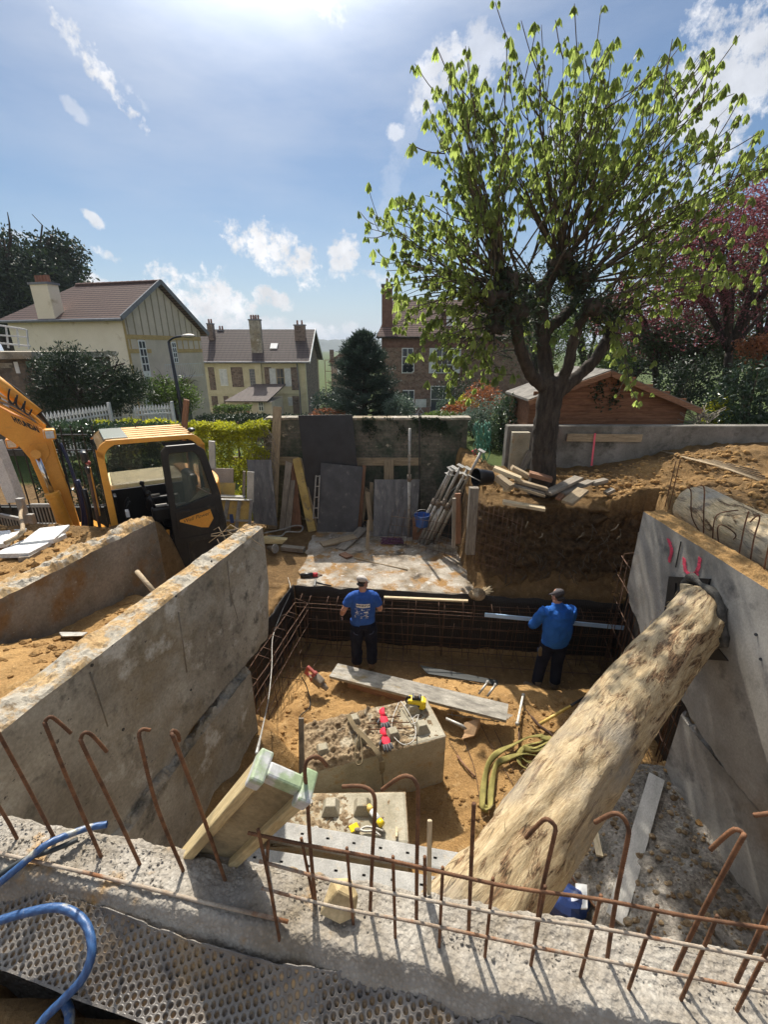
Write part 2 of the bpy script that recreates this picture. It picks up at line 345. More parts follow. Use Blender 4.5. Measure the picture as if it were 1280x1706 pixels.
K['whitew'] = mat('weathered_white_paint', (.52, .54, .54), (.68, .69, .68), 4, .6, 40, .1, .001)
K['chrome'] = simple('chromed_rod', (.6, .6, .6), .2, metal=1, var=.05)
K['navyhose'] = simple('navy_hose', (.02, .025, .07), .4)
g = NG('tinted_glass'); K['glass'] = g.out((.05, .075, .07), .05, None, Specular_IOR_Level=.7, Alpha=.5)
g = NG('roof_glass'); K['glassr'] = g.out((.42, .46, .42), .12, None, Specular_IOR_Level=.6, Alpha=.9)
K['wglass'] = NG('window_glass').out((.05, .06, .07), .08, None, Specular_IOR_Level=.7)
g = NG('blue_hose'); wv = g.new('ShaderNodeAttribute', attribute_name='twist').outputs['Fac']
c = g.mix(g.rr(wv, .0, 1), (.015, .055, .16), (.04, .11, .26)); c = g.mix(g.rr(g.noise(14, 5), .57, .68), c, (.40, .38, .28))
K['hose'] = g.out(c, .45, g.bump(wv, .4, .002), Specular_IOR_Level=.6)
g = NG('dimpled_membrane'); n0 = g.noise(9, 7, .65); c = g.ramp(n0, [(.35, (.085, .075, .068)), (.6, (.21, .19, .165))])
dp = g.new('ShaderNodeAttribute', attribute_name='pit').outputs['Fac']
c = g.mix(g.rr(g.noise(5, 5, .6, g.map(loc=(2, 5, 1))), .56, .72), c, (.27, .19, .10)); c = g.mix(g.m('MULTIPLY', dp, g.rr(g.noise(40, 3), .4, .6)), c, (.38, .25, .12))
K['memb'] = g.out(c, .36, g.bump(g.noise(70, 5), .25, .002), Specular_IOR_Level=.5)
g = NG('black_drainage_membrane'); wv = g.new('ShaderNodeTexVoronoi', {'Vector': g.tc, 'Scale': 34.0, 'Randomness': .15}).outputs['Distance']
K['membk'] = g.out((.022, .018, .015), .55, g.bump(wv, 1, .015), Specular_IOR_Level=.4)
# log
def logmat(nm, k):
    g = NG(nm); v = g.map((1.6, 9, 9)); n = g.noise(3.2, 10, .72, v, .8); w = g.noise(12, 7, .7, v, .3); q = lambda *c: tuple(min(.9, x * k) for x in c)
    c = g.ramp(n, [(.28, q(.24, .15, .07)), (.42, q(.46, .34, .19)), (.58, q(.62, .49, .30)), (.8, q(.47, .41, .32))])
    c = g.mix(g.rr(g.noise(2.1, 9, .74, g.map((1.0, 3.2, 3.2), loc=(4, 2, 0)), 1.3), .52, .585), c, g.mix(g.rr(w, .38, .62), (.045, .027, .016), (.30, .185, .10)))
    c = g.mix(g.rr(g.noise(1.3, 6, .6, g.map((1, 1, 1), loc=(1, 7, 2))), .50, .68), c, q(.33, .295, .24))
    c = g.mix(g.rr(g.voro(2.2, g.map((.8, 2, 2))), .02, .075), (.09, .05, .03), c)
    c = g.mix(1, c, g.ramp(w, [(.3, (.66,) * 3), (.7, (1.18,) * 3)]), 'MULTIPLY')
    return g.out(c, .85, g.bump(w, .6, .010, g.bump(n, .5, .02)), Specular_IOR_Level=.2)
K['log'] = logmat('stripped_log', .86); K['log2'] = logmat('brightened_pale_log', 1.4)  # second log's copy brightened: sunlight put into its colour
K['bark'] = mat('chestnut_bark', (.025, .02, .016), (.075, .06, .047), 6, .95, 40, .9, .012, stretch=(2.2, 2.2, .6))
K['twig'] = mat('twig_bark', (.055, .045, .032), (.13, .105, .075), 8, .9, 60, .2, .002)
def leafmat(name, a, b, rough=.45, tr=.45, tc=None, spec=.4):
    g = NG(name); at = g.new('ShaderNodeAttribute', attribute_name='v').outputs['Fac']; c = g.mix(at, a, b)
    g.out(c, rough, None, Specular_IOR_Level=spec)
    t = g.new('ShaderNodeBsdfTranslucent', {0: g.mix(at, tc or tuple(min(1, q * 1.5) for q in a), tuple(min(1, q * 1.5) for q in (tc or b)))})
    mx = g.new('ShaderNodeMixShader', {0: tr}); g.l.new(g.b.outputs[0], mx.inputs[1]); g.l.new(t.outputs[0], mx.inputs[2])
    g.l.new(mx.outputs[0], g.n['Material Output'].inputs[0]); return g.mat
K['lchest'] = leafmat('young_chestnut_leaf', (.09, .115, .04), (.22, .25, .085), .5, .62, (.32, .40, .10))
K['lhedge'] = leafmat('dark_glossy_leaf', (.012, .03, .010), (.055, .095, .04), .3, .2, spec=.6)
K['lyellow'] = leafmat('yellow_green_leaf', (.16, .19, .015), (.50, .48, .03), .5, .4)
K['ldark'] = leafmat('dark_evergreen_leaf', (.010, .022, .012), (.035, .06, .022), .5, .15)
K['lolive'] = leafmat('olive_leaf', (.028, .045, .02), (.08, .105, .045), .5, .25)
K['lpine'] = leafmat('pine_needle', (.016, .032, .022), (.055, .085, .06), .5, .15)
K['lplum'] = leafmat('purple_plum_leaf', (.09, .025, .032), (.22, .075, .085), .5, .45)
K['lred'] = leafmat('red_photinia_leaf', (.16, .045, .02), (.32, .13, .05), .45, .35)
K['lgreen'] = leafmat('mid_green_leaf', (.03, .06, .012), (.11, .16, .03), .45, .35)
K['lpale'] = leafmat('blue_grey_leaf', (.05, .08, .055), (.15, .20, .15), .45, .3)
def stone(name, a, b, mortar, sc, w=.03, zs=1.5):
    g = NG(name); v = g.map((1, 1, zs)); nv = g.new('ShaderNodeTexVoronoi', {'Vector': v, 'Scale': sc}); d = g.voro(sc, v, 'DISTANCE_TO_EDGE')
    c = g.mix(g.new('ShaderNodeSeparateColor', {0: nv.outputs['Color']}).outputs[0], a, b); c = g.mix(g.rr(d, w, w * 2.2), mortar, c)
    c = g.mix(1, c, g.ramp(g.noise(sc * 3, 5), [(.3, (.7,) * 3), (.7, (1.2,) * 3)]), 'MULTIPLY')
    return g.out(c, .9, g.bump(d, .5, .02))
K['stone'] = stone('rubble_stone', (.10, .065, .05), (.24, .17, .13), (.20, .17, .14), 4.5)
K['stoned'] = stone('dark_rubble_stone', (.09, .07, .05), (.2, .15, .11), (.13, .11, .09), 4)
K['meuliere'] = stone('millstone_masonry', (.13, .075, .05), (.27, .17, .12), (.22, .17, .13), 5)
def tiles(name, a, b, sx, sz):
    g = NG(name); sep = g.new('ShaderNodeSeparateXYZ', {0: g.tc})
    zz = g.m('FRACT', g.m('MULTIPLY', sep.outputs[2], sz)); xx = g.m('FRACT', g.m('MULTIPLY', sep.outputs[0], sx))
    c = g.mix(g.noise(1.2, 6), a, b); c = g.mix(1, c, g.ramp(g.noise(9, 5, .7), [(.3, (.6,) * 3), (.7, (1.3,) * 3)]), 'MULTIPLY')
    e = g.m('MULTIPLY', g.rr(zz, .0, .35), g.rr(xx, .0, .22, .35, 1)); c = g.mix(e, tuple(q * .2 for q in a), c)
    c = g.mix(g.rr(zz, .62, .95, 0, .7), c, tuple(min(1, q * 2.8) for q in b))
    return g.out(c, .8, g.bump(g.m('ADD', zz, g.m('MULTIPLY', xx, .5)), .8, .05))
K['tiles'] = tiles('brown_roof_tiles', (.07, .040, .032), (.11, .066, .053), 3.2, 4.6)
K['tilesd'] = tiles('dark_roof_tiles', (.045, .031, .028), (.075, .053, .046), 2.6, 3.6)
K['tilesr'] = tiles('red_roof_tiles', (.10, .058, .044), (.16, .095, .072), 3.0, 4.2)
K['render_c'] = mat('cream_render', (.74, .65, .50), (.82, .73, .58), .7, .9, 30, .1, .002, fine=.05, spots=[(1.2, (.52, .42, .27), .6, .75)])
K['render_g'] = mat('grey_pebble_render', (.50, .43, .35), (.62, .54, .44), 1.2, .95, 40, .2, .004, fine=.12)
K['ochre_t'] = simple('ochre_trim', (.46, .32, .13), .8)
K['yell_t'] = mat('yellow_brick_trim', (.54, .48, .31), (.66, .60, .42), 2, .9, 40, .1, .002)
K['gutter'] = simple('zinc_gutter', (.17, .175, .19), .6)
K['pot'] = simple('terracotta', (.24, .11, .07), .85)
K['brickr'] = mat('old_red_brick', (.14, .07, .05), (.22, .12, .085), 5, .9, 30, .4, .005)
def brickm(name, a, b, mortar, moss):
    g = NG(name); v = g.map((1, 1, 1), (R(90), 0, 0)); bt = g.new('ShaderNodeTexBrick', {'Vector': v, 'Color1': (*a, 1), 'Color2': (*b, 1), 'Mortar': (*mortar, 1), 'Scale': 4.2, 'Mortar Size': .018, 'Bias': 0, 'Brick Width': .7, 'Row Height': .3})
    c = g.mix(g.rr(g.noise(1.6, 8, .7), .42, .6), bt.outputs[0], moss); c = g.mix(1, c, g.ramp(g.noise(14, 6, .7), [(.3, (.55,) * 3), (.7, (1.25,) * 3)]), 'MULTIPLY')
    c = g.mix(g.rr(g.noise(3, 5, .6, g.map(loc=(5, 3, 1))), .66, .7), c, (.42, .36, .27))
    return g.out(c, .95, g.bump(bt.outputs['Fac'], -.6, .02, g.bump(g.noise(20, 6), .5, .01)))
K['garden'] = brickm('mossy_garden_brick', (.15, .13, .10), (.21, .18, .14), (.12, .125, .105), (.055, .075, .05))
K['shed'] = wood('stained_shed_boards', (.13, .055, .03), (.25, .12, .065), (.32, .165, .09), sc=.5)
K['tarp'] = simple('dark_tarpaulin', (.008, .012, .012), .6)
K['felt'] = mat('grey_roofing_felt', (.12, .11, .095), (.25, .23, .20), 4, .9, 30, .5, .006)
K['blue'] = mat('blue_cotton', (.022, .075, .30), (.035, .105, .37), 6, .85, 120, .15, .002, fine=.12, spec=.2)
K['bluej'] = mat('blue_fleece', (.02, .10, .38), (.03, .135, .46), 5, .9, 90, .25, .003, fine=.12, spec=.15)
K['navy'] = mat('navy_work_cloth', (.006, .008, .018), (.016, .018, .032), 8, .9, 90, .3, .003, spec=.15)
K['navyl'] = simple('blue_grey_cloth', (.05, .06, .10), .9)
K['skin'] = mat('skin', (.42, .215, .15), (.50, .27, .19), 8, .55, 60, .05, .001, fine=.06, spec=.35)
K['boot'] = mat('muddy_boot', (.13, .095, .06), (.24, .18, .12), 9, .9, 60, .5, .004)
K['cap_g'] = simple('pale_grey_cap', (.46, .42, .38), .9, var=.15); K['cap_d'] = simple('charcoal_check_cap', (.075, .068, .075), .9, var=.3, sc=60)
K['hair'] = simple('grey_dark_hair', (.045, .038, .034), .8, var=.3, sc=50)
K['gloveb'] = simple('black_glove', (.02, .02, .02), .8)
K['gred'] = simple('red_knit', (.72, .018, .05), .8, bump=.3); K['ggrey'] = simple('grey_latex', (.07, .07, .075), .6)
K['yellow'] = simple('yellow_plastic', (.82, .60, .02), .35); K['redp'] = mat('dusty_red_plastic', (.34, .06, .05), (.5, .16, .13), 8, .6, 60, .2, .002)
K['grit'] = mat('dusty_grey_metal', (.12, .10, .08), (.26, .215, .165), 7, .75, 60, .4, .003)
K['strap'] = mat('olive_yellow_webbing', (.16, .14, .04), (.32, .275, .085), 6, .85, 150, .4, .002)
K['strapb'] = mat('mud_brown_webbing', (.10, .075, .04), (.18, .135, .075), 8, .9, 150, .4, .002)
K['green'] = mat('pale_green_plastic_cap', (.29, .38, .21), (.42, .48, .33), 6, .5, 60, .2, .002, spots=[(9, (.50, .50, .48), .48, .56)])
K['beam'] = wood('formwork_timber_beam', (.36, .27, .13), (.52, .41, .22), (.58, .48, .29)); K['beamw'] = mat('formwork_beam_web', (.20, .155, .085), (.36, .29, .17), 4, .7, 60, .3, .002, spots=[(3, (.13, .11, .08), .55, .7)])
K['pink'] = simple('pink_spray', (.70, .07, .13), .8); K['pinkt'] = simple('pink_tape', (.80, .12, .17), .6); K['redc'] = simple('red_cloth', (.45, .04, .05), .8)
K['yellh'] = simple('yellow_handle', (.66, .46, .12), .55); K['rustp'] = mat('rusty_shovel_steel', (.40, .23, .11), (.55, .36, .2), 6, .6, 60, .2, .002, metal=.2)
K['alu'] = simple('pale_blue_aluminium', (.40, .58, .82), .4, metal=.1, var=.08); K['bluep'] = simple('blue_bucket_plastic', (.03, .09, .28), .5)
K['rock'] = mat('sandstone_lump', (.42, .31, .15), (.58, .46, .27), 6, .9, 50, .5, .005)
K['purple'] = simple('purple_net', (.13, .045, .09), .8); K['netg'] = simple('green_net', (.05, .19, .13), .7)
K['deck'] = simple('pale_paving', (.36, .34, .31), .9); K['tanklid'] = simple('pale_slab', (.50, .48, .44), .8, bump=.3)

# ---------------------------------------------------------------- ground
FZ = -4.86
def yF(x): return .83 - .165 * x                       # back face of the near concrete wall
def xL(y): return lerp(-1.92 + .234 * (y - 1.67), -1.66 + .19 * (y - 6.9), sm(3.72, 3.85, y))
def xR(y): return lerp(2.86 + 0 * y, 4.07 + .23 * (y - 6.33), sm(3.25, 3.4, y))
def yB(x): return 6.92 - .103 * (x + 1.66)
def H(x, y):
    x = np.asarray(x, float); y = np.asarray(y, float)
    big, med, fin = fbm(x * .9, y * .9, 3.1, 3), fbm(x * 3.1, y * 3.1, 1.7, 4), fbm(x * 13, y * 13, .3, 3)
    lump = np.abs(fbm(x * 6, y * 6, 9.2, 4))
    dB = yB(x) - y; dL = x - xL(y); dR = xR(y) - x; dF = y - yF(x)
    # pit floor: a mound in the middle, a trench along the cages, a bank of soil along the left footing, rubble on the right
    z = FZ + .05 * big + .05 * med + .02 * fin
    tr = np.maximum(1 - sm(.95, 1.25, dB + .18 * med), (1 - sm(.55, .75, dL + .12 * med)) * sm(4.4, 4.9, y)) 
    z = z - .20 * tr - .0 * dR
    z = z + .10 * sm(1.0, 1.5, dB) * (1 - sm(1.9, 2.6, dB)) * (.6 + lump)
    z = z + (1 - sm(0, .95, dL)) * (1 - sm(4.25, 4.75, y + .25 * med)) * (.95 + .15 * med)
    rub = sm(-.3, 1.0, x - .95 - .45 * (y - 1.4)) * (1 - sm(3.2, 4.1, y + .2 * med)); z = z + rub * (.86 + .08 * med + .08 * lump)
    # left of the pit
    a = -2.55 + .2355 * (y - 4.53)
    zi = -1.99 - .36 * sm(2.3, 3.4, y) - .12 * sm(3.3, 4.1, y) - 1.62 * sm(4.0, 4.45, y) * sm(-2.75, -2.35, x) - 1.0 * sm(4.25, 5.2, y) * (1 - sm(-2.75, -2.35, x)); zi = zi + .05 * med + .05 * lump + .02 * fin
    zo = -2.0 + .07 * big + .10 * lump + .06 * med - 1.35 * sm(4.9, 5.5, y)
    zl = lerp(zo, zi, sm(-.28, -.14, x - a))
    zr = -2.02 + .60 * sm(4.2, 7.2, x) * sm(4.2, 7.2, y) + .10 * med * sm(3.2, 3.6, x) + .12 * lump + .02 * fin + .05 * big - .12 * (1 - sm(3.0, 3.6, x))
    db_ = y - yB(x) + .10 * med + .05 * lump; bank = (.25 * sm(.02, .52, db_) + .75 * sm(.50, .66, db_ + .06 * fin)) * sm(1.5, 1.8, x - .15 * med)
    zp = -4.05 + .012 * med + .006 * fin + bank * (1.50 + .10 * lump + .04 * med) + .07 * (lump + .2) * sm(1.5, 1.7, x) * (1 - bank)
    zp = zp + bank * (.30 * sm(7.1, 8.0, y) + .50 * sm(3.6, 6.8, x) * sm(6.4, 7.6, y) + .35 * sm(3.2, 4.6, x) * (1 - sm(6.8, 7.6, y)))
    zp = lerp(zp, -3.38 + .03 * med, (1 - sm(-2.75, -2.35, x)) * (1 - sm(7.35, 7.6, y)))
    zp = lerp(zp, -3.15 + .03 * med, 1 - sm(-5.3, -4.8, x))
    z = lerp(z, zl, 1 - sm(-.10, .0, dL)); z = lerp(z, zr, 1 - sm(-.12, .0, dR))
    # beyond: garden level, street level, slope down to the far houses
    far = lerp(-4.3 + 0 * x, -2.25 + 0 * x, sm(1.9, 2.1, x) * (1 - sm(16, 30, y)))
    far = far - 2.1 * sm(22, 36, y) * (1 - sm(-6, 2, x))
    far = lerp(far, -3.3 + 0 * x, (1 - sm(-4.6, -4.2, x)) * (1 - sm(14, 22, y)))
    far = far + .02 * med
    zp = lerp(zp, far, sm(10.5, 10.62, y + 1.95 * sm(2.0, 2.2, x)))
    z = lerp(z, zp, 1 - sm(-.10, .0, dB) if False else sm(0, .10, -dB))
    z = lerp(z, -1.74 + .03 * med + .02 * lump, 1 - sm(-.30, -.22, dF))
    z = np.where((dF >= -.22) & (dF < 0), np.minimum(z, -2.2), z)
    return z
def Hz(x, y): return float(H(x, y))
def axis(lo, hi, st, far_lo, far_hi):
    a = list(np.arange(lo, hi + st / 2, st)); s = st
    while a[-1] < far_hi: s *= 1.22; a.append(a[-1] + s)
    s = st; b = []; q = lo
    while q > far_lo: s *= 1.22; q -= s; b.append(q)
    return np.array(b[::-1] + a)
gx = axis(-5.0, 6.8, .036, -900, 900); gy = axis(.25, 10.6, .036, -60, 2200)
GX, GY = np.meshgrid(gx, gy); GZ = H(GX, GY); nx, ny = len(gx), len(gy)
idx = np.arange(nx * ny).reshape(ny, nx); q = np.stack([idx[:-1, :-1], idx[:-1, 1:], idx[1:, 1:], idx[1:, :-1]], -1).reshape(-1, 4)
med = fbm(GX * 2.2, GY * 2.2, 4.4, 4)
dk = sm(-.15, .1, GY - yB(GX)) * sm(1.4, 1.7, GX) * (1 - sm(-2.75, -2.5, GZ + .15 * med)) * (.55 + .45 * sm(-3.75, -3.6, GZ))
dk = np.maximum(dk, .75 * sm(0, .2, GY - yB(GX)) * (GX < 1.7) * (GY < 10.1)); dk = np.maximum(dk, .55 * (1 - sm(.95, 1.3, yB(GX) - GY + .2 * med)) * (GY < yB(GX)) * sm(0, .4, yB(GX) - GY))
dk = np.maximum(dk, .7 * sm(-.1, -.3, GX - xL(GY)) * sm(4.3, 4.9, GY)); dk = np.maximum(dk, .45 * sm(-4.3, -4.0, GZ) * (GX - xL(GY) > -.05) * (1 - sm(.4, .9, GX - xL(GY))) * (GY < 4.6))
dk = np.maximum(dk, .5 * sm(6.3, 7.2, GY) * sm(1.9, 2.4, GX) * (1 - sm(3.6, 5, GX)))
dk = np.maximum(dk, (.50 + .30 * sm(-.4, .3, med)) * np.maximum(sm(4.4, 5.0, GY) * sm(3.0, 3.4, GX), sm(0, .1, GY - yB(GX)) * sm(1.6, 1.9, GX)) * (GY < 10)); dk = np.maximum(dk, .35 * (GX > 3.0) * (GY < 6)); dk = np.maximum(dk, .45 * (GY < yF(GX) - .2))  # right slope darkened too: the tree's shade put into the soil colour
gv = sm(-.25, .25, GX - .95 - .45 * (GY - 1.4) + .3 * med) * (1 - sm(3.4, 3.9, GY + .3 * med)) * (GX < 2.9) * (GY > yF(GX))
gr = sm(10.2, 10.6, GY + 1.8 * sm(1.9, 2.2, GX))
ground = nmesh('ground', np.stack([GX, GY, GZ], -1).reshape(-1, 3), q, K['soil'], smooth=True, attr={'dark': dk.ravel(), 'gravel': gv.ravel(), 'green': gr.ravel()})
tag(ground, kind='structure')
# raw cut face of the bank under the chestnut, lumpy in depth
nb_, nz_ = 150, 64; X_, Z_ = np.meshgrid(np.linspace(1.55, 4.6, nb_), np.linspace(-3.86, -2.42, nz_)); f_ = (Z_ + 3.86) / 1.44
Y_ = yB(X_) + .50 - .10 * fbm(X_ * .9, Y_ if False else X_ * 0 + 3, 3.1, 3) + .10 * sm(.0, 1, f_) - .16 * np.abs(fbm(X_ * 3, Z_ * 4, 2, 4)) - .07 * fbm(X_ * 9, Z_ * 9, 5, 4) - .22 * (1 - f_) ** 3 + .30 * sm(.88, 1, f_)
Y_ = Y_ + .5 * (1 - sm(1.55, 1.8, X_)) + .25 * sm(4.2, 4.6, X_); ix = np.arange(nb_ * nz_).reshape(nz_, nb_)
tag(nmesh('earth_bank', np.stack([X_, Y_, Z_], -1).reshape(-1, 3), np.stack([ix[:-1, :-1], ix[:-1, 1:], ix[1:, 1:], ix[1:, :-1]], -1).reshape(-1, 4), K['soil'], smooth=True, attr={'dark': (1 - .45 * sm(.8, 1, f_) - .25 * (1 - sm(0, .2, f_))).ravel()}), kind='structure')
# distant wooded ridge
hx = np.linspace(-700, 600, 160); hv = []; hf = []
for i, x in enumerate(hx):
    t = 9 + 8 * math.exp(-((x + 60) / 260) ** 2) + 2.2 * float(fbm(x * .02, 0, 2)) + 1.6 * float(vn(x * .25, 3))
    hv += [(x, 900, -12), (x, 1000, t), (x, 1150, t * .9), (x, 1300, -12)]
for i in range(len(hx) - 1):
    for j in range(3): a = i * 4 + j; hf.append((a, a + 1, a + 5, a + 4))
K['hill'] = mat('wooded_hill', (.05, .07, .06), (.10, .12, .11), .03, .95, .3, 0)
tag(nmesh('hill', hv, hf, K['hill'], smooth=True), kind='structure')
# dirty concrete floor slab behind the pit
xs = np.linspace(-1.62, 1.62, 82); ys = np.linspace(0, 1, 70); vs = []
for j, t in enumerate(ys):
    for i, x in enumerate(xs):
        y0 = yB(x) + .02 + .03 * float(vn(x * 9, 1)); y = y0 + (10.1 - y0) * t
        z = -4.015 + .010 * float(fbm(x * 4, y * 4, 2, 3)) - (.03 if t == 0 else 0); vs.append((x if 0 < i < 81 else x + .05 * float(vn(y * 6, i)), y, z))
n_ = len(xs); fs = [(j * n_ + i, j * n_ + i + 1, (j + 1) * n_ + i + 1, (j + 1) * n_ + i) for j in range(len(ys) - 1) for i in range(n_ - 1)]
b0 = len(vs); vs += [(v[0], v[1] - .005, v[2] - .09) for v in vs[:n_]]; fs += [(i, b0 + i, b0 + i + 1, i + 1) for i in range(n_ - 1)]
tag(nmesh('floor_slab', vs, fs, K['slab'], smooth=False), kind='structure')

# ---------------------------------------------------------------- near concrete wall with its cast-in bars
U = V(1, -.165, 0).normalized(); NW = V(-.165, -1, 0).normalized()      # along the wall, and towards the viewer
nu, nw = 620, 104
uu = np.linspace(-2.35, 1.95, nu); ww = np.linspace(-.012, .46, nw); UU, WW = np.meshgrid(uu, ww)
edge = .135 + .018 * fbm(UU * 3, 0 * UU, 1, 3) + .03 * sm(-1.0, .4, UU)
ZZ = -1.5 - .008 * sm(-.4, -1.5, UU) + .012 * fbm(UU * 9, WW * 9, 2, 4)
grit = 1 - np.abs(fbm(UU * 60, WW * 60, 5, 2)); ZZ = ZZ + .0065 * grit * (.35 + .75 * sm(-.7, .3, UU)) + .004 * fbm(UU * 150, WW * 150, 1, 2)
ZZ = ZZ - sm(0, .06, WW - edge) * (.07 + .02 * fbm(UU * 9, WW * 9, 7, 3)) - .5 * sm(.04, .14, WW - edge)
ZZ = np.where(WW < .012, ZZ - .012 * (1 + fbm(UU * 20, 0 * UU, 2, 3)), ZZ)
PX_ = U.x * UU + NW.x * WW; PY_ = .83 + U.y * UU + NW.y * WW - .012 * np.abs(fbm(UU * 12, 0 * UU, 8, 3)) * (WW < .02)
vs = np.stack([PX_, PY_, ZZ], -1).reshape(-1, 3); idx = np.arange(nu * nw).reshape(nw, nu)
fs = np.stack([idx[:-1, :-1], idx[1:, :-1], idx[1:, 1:], idx[:-1, 1:]], -1).reshape(-1, 4)
bk = vs[:nu].copy(); bk[:, 2] = -4.95; base = len(vs); fr = vs[-nu:].copy(); fr[:, 2] = -2.2
ar = np.arange(nu - 1); fb = np.stack([ar, ar + 1, base + ar + 1, base + ar], -1); l0 = (nw - 1) * nu
ff = np.stack([l0 + ar, base + nu + ar, base + nu + ar + 1, l0 + ar + 1], -1)
near_wall = nmesh('concrete_wall', np.vstack([vs, bk, fr]), np.vstack([fs, fb, ff]), K['agg'], smooth=True)
tag(near_wall, 'rough stony top of the concrete wall right below the viewer, crossed by rusty bars', 'wall')
def wz(p): return -1.5
def ribbed(pts, r, st=.0036):
    q = [Vector(p) for p in pts]; out = [q[0]]
    for a, b in zip(q, q[1:]):
        n = max(1, int((b - a).length / st)); out += [a.lerp(b, (i + 1) / n) for i in range(n)]
    return MB().tube(out, [r * (1.06 if i % 2 else .93) for i in range(len(out))], 8)
def hook(name, pix, r, m, parent, z0=-1.52, D=None, lean=0.0, extra=None):
    """a bar through photo points, standing in the plane y = D of its foot; lean bends its tip away"""
    foot = PZ(*pix[0], z0 + .02) if D is None else PY(*pix[0], D); pts = [foot - V(0, 0, .05) if D is None else foot]; k = len(pix)
    pts += [foot] if D is None else []
    for i, (x, y) in enumerate(pix[1:]):
        w = lean * max(0, i - 0) / max(1, k - 2); pts.append(PY(x, y, foot.y + w))
    pts = [pts[0]] + spline(pts[1:], 4) if len(pts) > 2 else pts
    o = ribbed(pts, r).build(name, m, parent, smooth=True); return o
near_hooks = [[(28, 1396), (12, 1366), (-8, 1334)], [(93, 1401), (46, 1310), (-4, 1219)],
    [(168, 1426), (122, 1320), (80, 1218), (75, 1203), (84, 1194), (97, 1202), (118, 1221)],
    [(233, 1440), (186, 1340), (140, 1246), (135, 1230), (142, 1220), (155, 1226), (178, 1252)],
    [(306, 1452), (262, 1345), (236, 1245), (232, 1222), (238, 1215), (250, 1216)],
    [(375, 1466), (335, 1350), (292, 1236), (286, 1224), (288, 1217), (296, 1222), (299, 1234)],
    [(445, 1436), (449, 1370), (454, 1325), (454, 1311), (444, 1306), (428, 1309), (409, 1323)],
    [(526, 1506), (518, 1420), (512, 1330), (508, 1285), (512, 1267), (524, 1260), (535, 1264), (545, 1276)],
    [(617, 1516), (621, 1420), (625, 1345), (622, 1322), (611, 1312), (595, 1309), (571, 1310)],
    [(694, 1533), (695, 1430), (697, 1330), (694, 1305), (682, 1293), (664, 1296), (636, 1316)],
    [(781, 1551), (785, 1450), (790, 1338)],
    [(890, 1580), (902, 1490), (922, 1400), (926, 1380), (918, 1368), (905, 1366), (877, 1395)],
    [(1012, 1597), (1028, 1490), (1046, 1400), (1047, 1378), (1037, 1360), (1021, 1355), (991, 1370)],
    [(1124, 1618), (1165, 1530), (1232, 1405), (1239, 1391), (1230, 1382), (1216, 1386), (1184, 1415)],
    [(1226, 1637), (1255, 1575), (1284, 1512), (1320, 1440)], [(1330, 1600), (1345, 1420), (1320, 1352), (1290, 1354), (1256, 1358)],
    [(708, 1488), (708, 1458), (708, 1427)]]
for h_ in near_hooks: hook('hooked_bar', h_, .0052, K['rust'], near_wall, lean=.04 if len(h_) > 4 else 0)
mb = MB().tube([PZ(x, y, -1.488) for x, y in ((-20, 1417), (150, 1455), (330, 1500), (480, 1535))], .0055, 8)
mb.build('lying_bar', K['barc'], near_wall, smooth=True)
# loose rebar mat standing in the wall edge
matb = empty('rebar_mat', PZ(808, 1595, -1.5)); tag(matb, 'waist-high grid of thin rusty bars standing along the near edge of the stony wall top', 'rebar mat')
def child(o, par): 
    o.parent = par; o.matrix_parent_inverse = par.matrix_basis.inverted(); return o
MA, MBp = PZ(459, 1536, -1.5), PZ(1226, 1686, -1.5); mdir = (MBp - MA).normalized(); mn = V(-mdir.y, mdir.x, 0)
verts_px = [((465, 1560), (447, 1460), (430, 1381)), ((524, 1506), (502, 1396)), ((589, 1540), (578, 1412)), ((659, 1566), (655, 1426)), ((732, 1579), (738, 1444)),
    ((808, 1595), (822, 1462)), ((884, 1611), (909, 1476)), ((966, 1630), (1002, 1491)), ((1047, 1649), (1096, 1508)), ((1134, 1667), (1196, 1525)), ((1226, 1686), (1284, 1572))]
tops = []
for pl in verts_px:
    f = PZ(*pl[0], -1.505); top = PY(*pl[-1], f.y + .015); tops.append(top)
    pts = [f - V(0, 0, .04), f] + ([PY(*pl[1], f.y)] if len(pl) > 2 else []) + [top]
    child(ribbed(pts, .0043).build('upright_bar', K['rust'], matb, smooth=True), matb)
for k, (pl, m_) in enumerate([([(413, 1387), (520, 1409), (640, 1431), (760, 1458), (860, 1479), (1000, 1498), (1140, 1525), (1300, 1549)], K['rust']),
                   ([(432, 1434), (560, 1468), (680, 1493), (860, 1526), (1000, 1546), (1160, 1576), (1300, 1604)], K['barc']),
                   ([(436, 1479), (560, 1511), (700, 1537), (860, 1571), (1000, 1598), (1160, 1629), (1300, 1657)], K['barc'])]):
    pts = [PP(x, y, MA + mn * .012, mn) for x, y in pl]
    child(ribbed(spline(pts, 3), .0043).build('cross_bar', m_, matb, smooth=True), matb)

# ---------------------------------------------------------------- dimpled membrane lying in front of the wall
edge_top = [(-40, 1452), (37, 1469), (100, 1487), (161, 1510), (230, 1538), (337, 1574), (450, 1600), (540, 1612), (651, 1624), (760, 1660), (860, 1697), (1000, 1745)]
P0 = [PZ(x, y, -1.538 + .006 * math.sin(i)) for i, (x, y) in enumerate(edge_top)]
bot = [(-40, 1600), (0, 1615), (60, 1638), (124, 1664), (180, 1684), (240, 1707), (330, 1745), (430, 1785)] 
P1 = [PZ(x, y, -1.64) for x, y in bot]; e = (P1[-1] - P1[-2]).normalized(); P1 += [P1[-1] + e * .12 * (k + 1) for k in range(8)]
def resamp(P, n):
    P = spline(P, 8); L = [0]
    for a, b in zip(P, P[1:]): L.append(L[-1] + (b - a).length)
    t = np.linspace(0, L[-1], n); A = np.array([tuple(p) for p in P]); return np.stack([np.interp(t, L, A[:, k]) for k in range(3)], -1), L[-1]
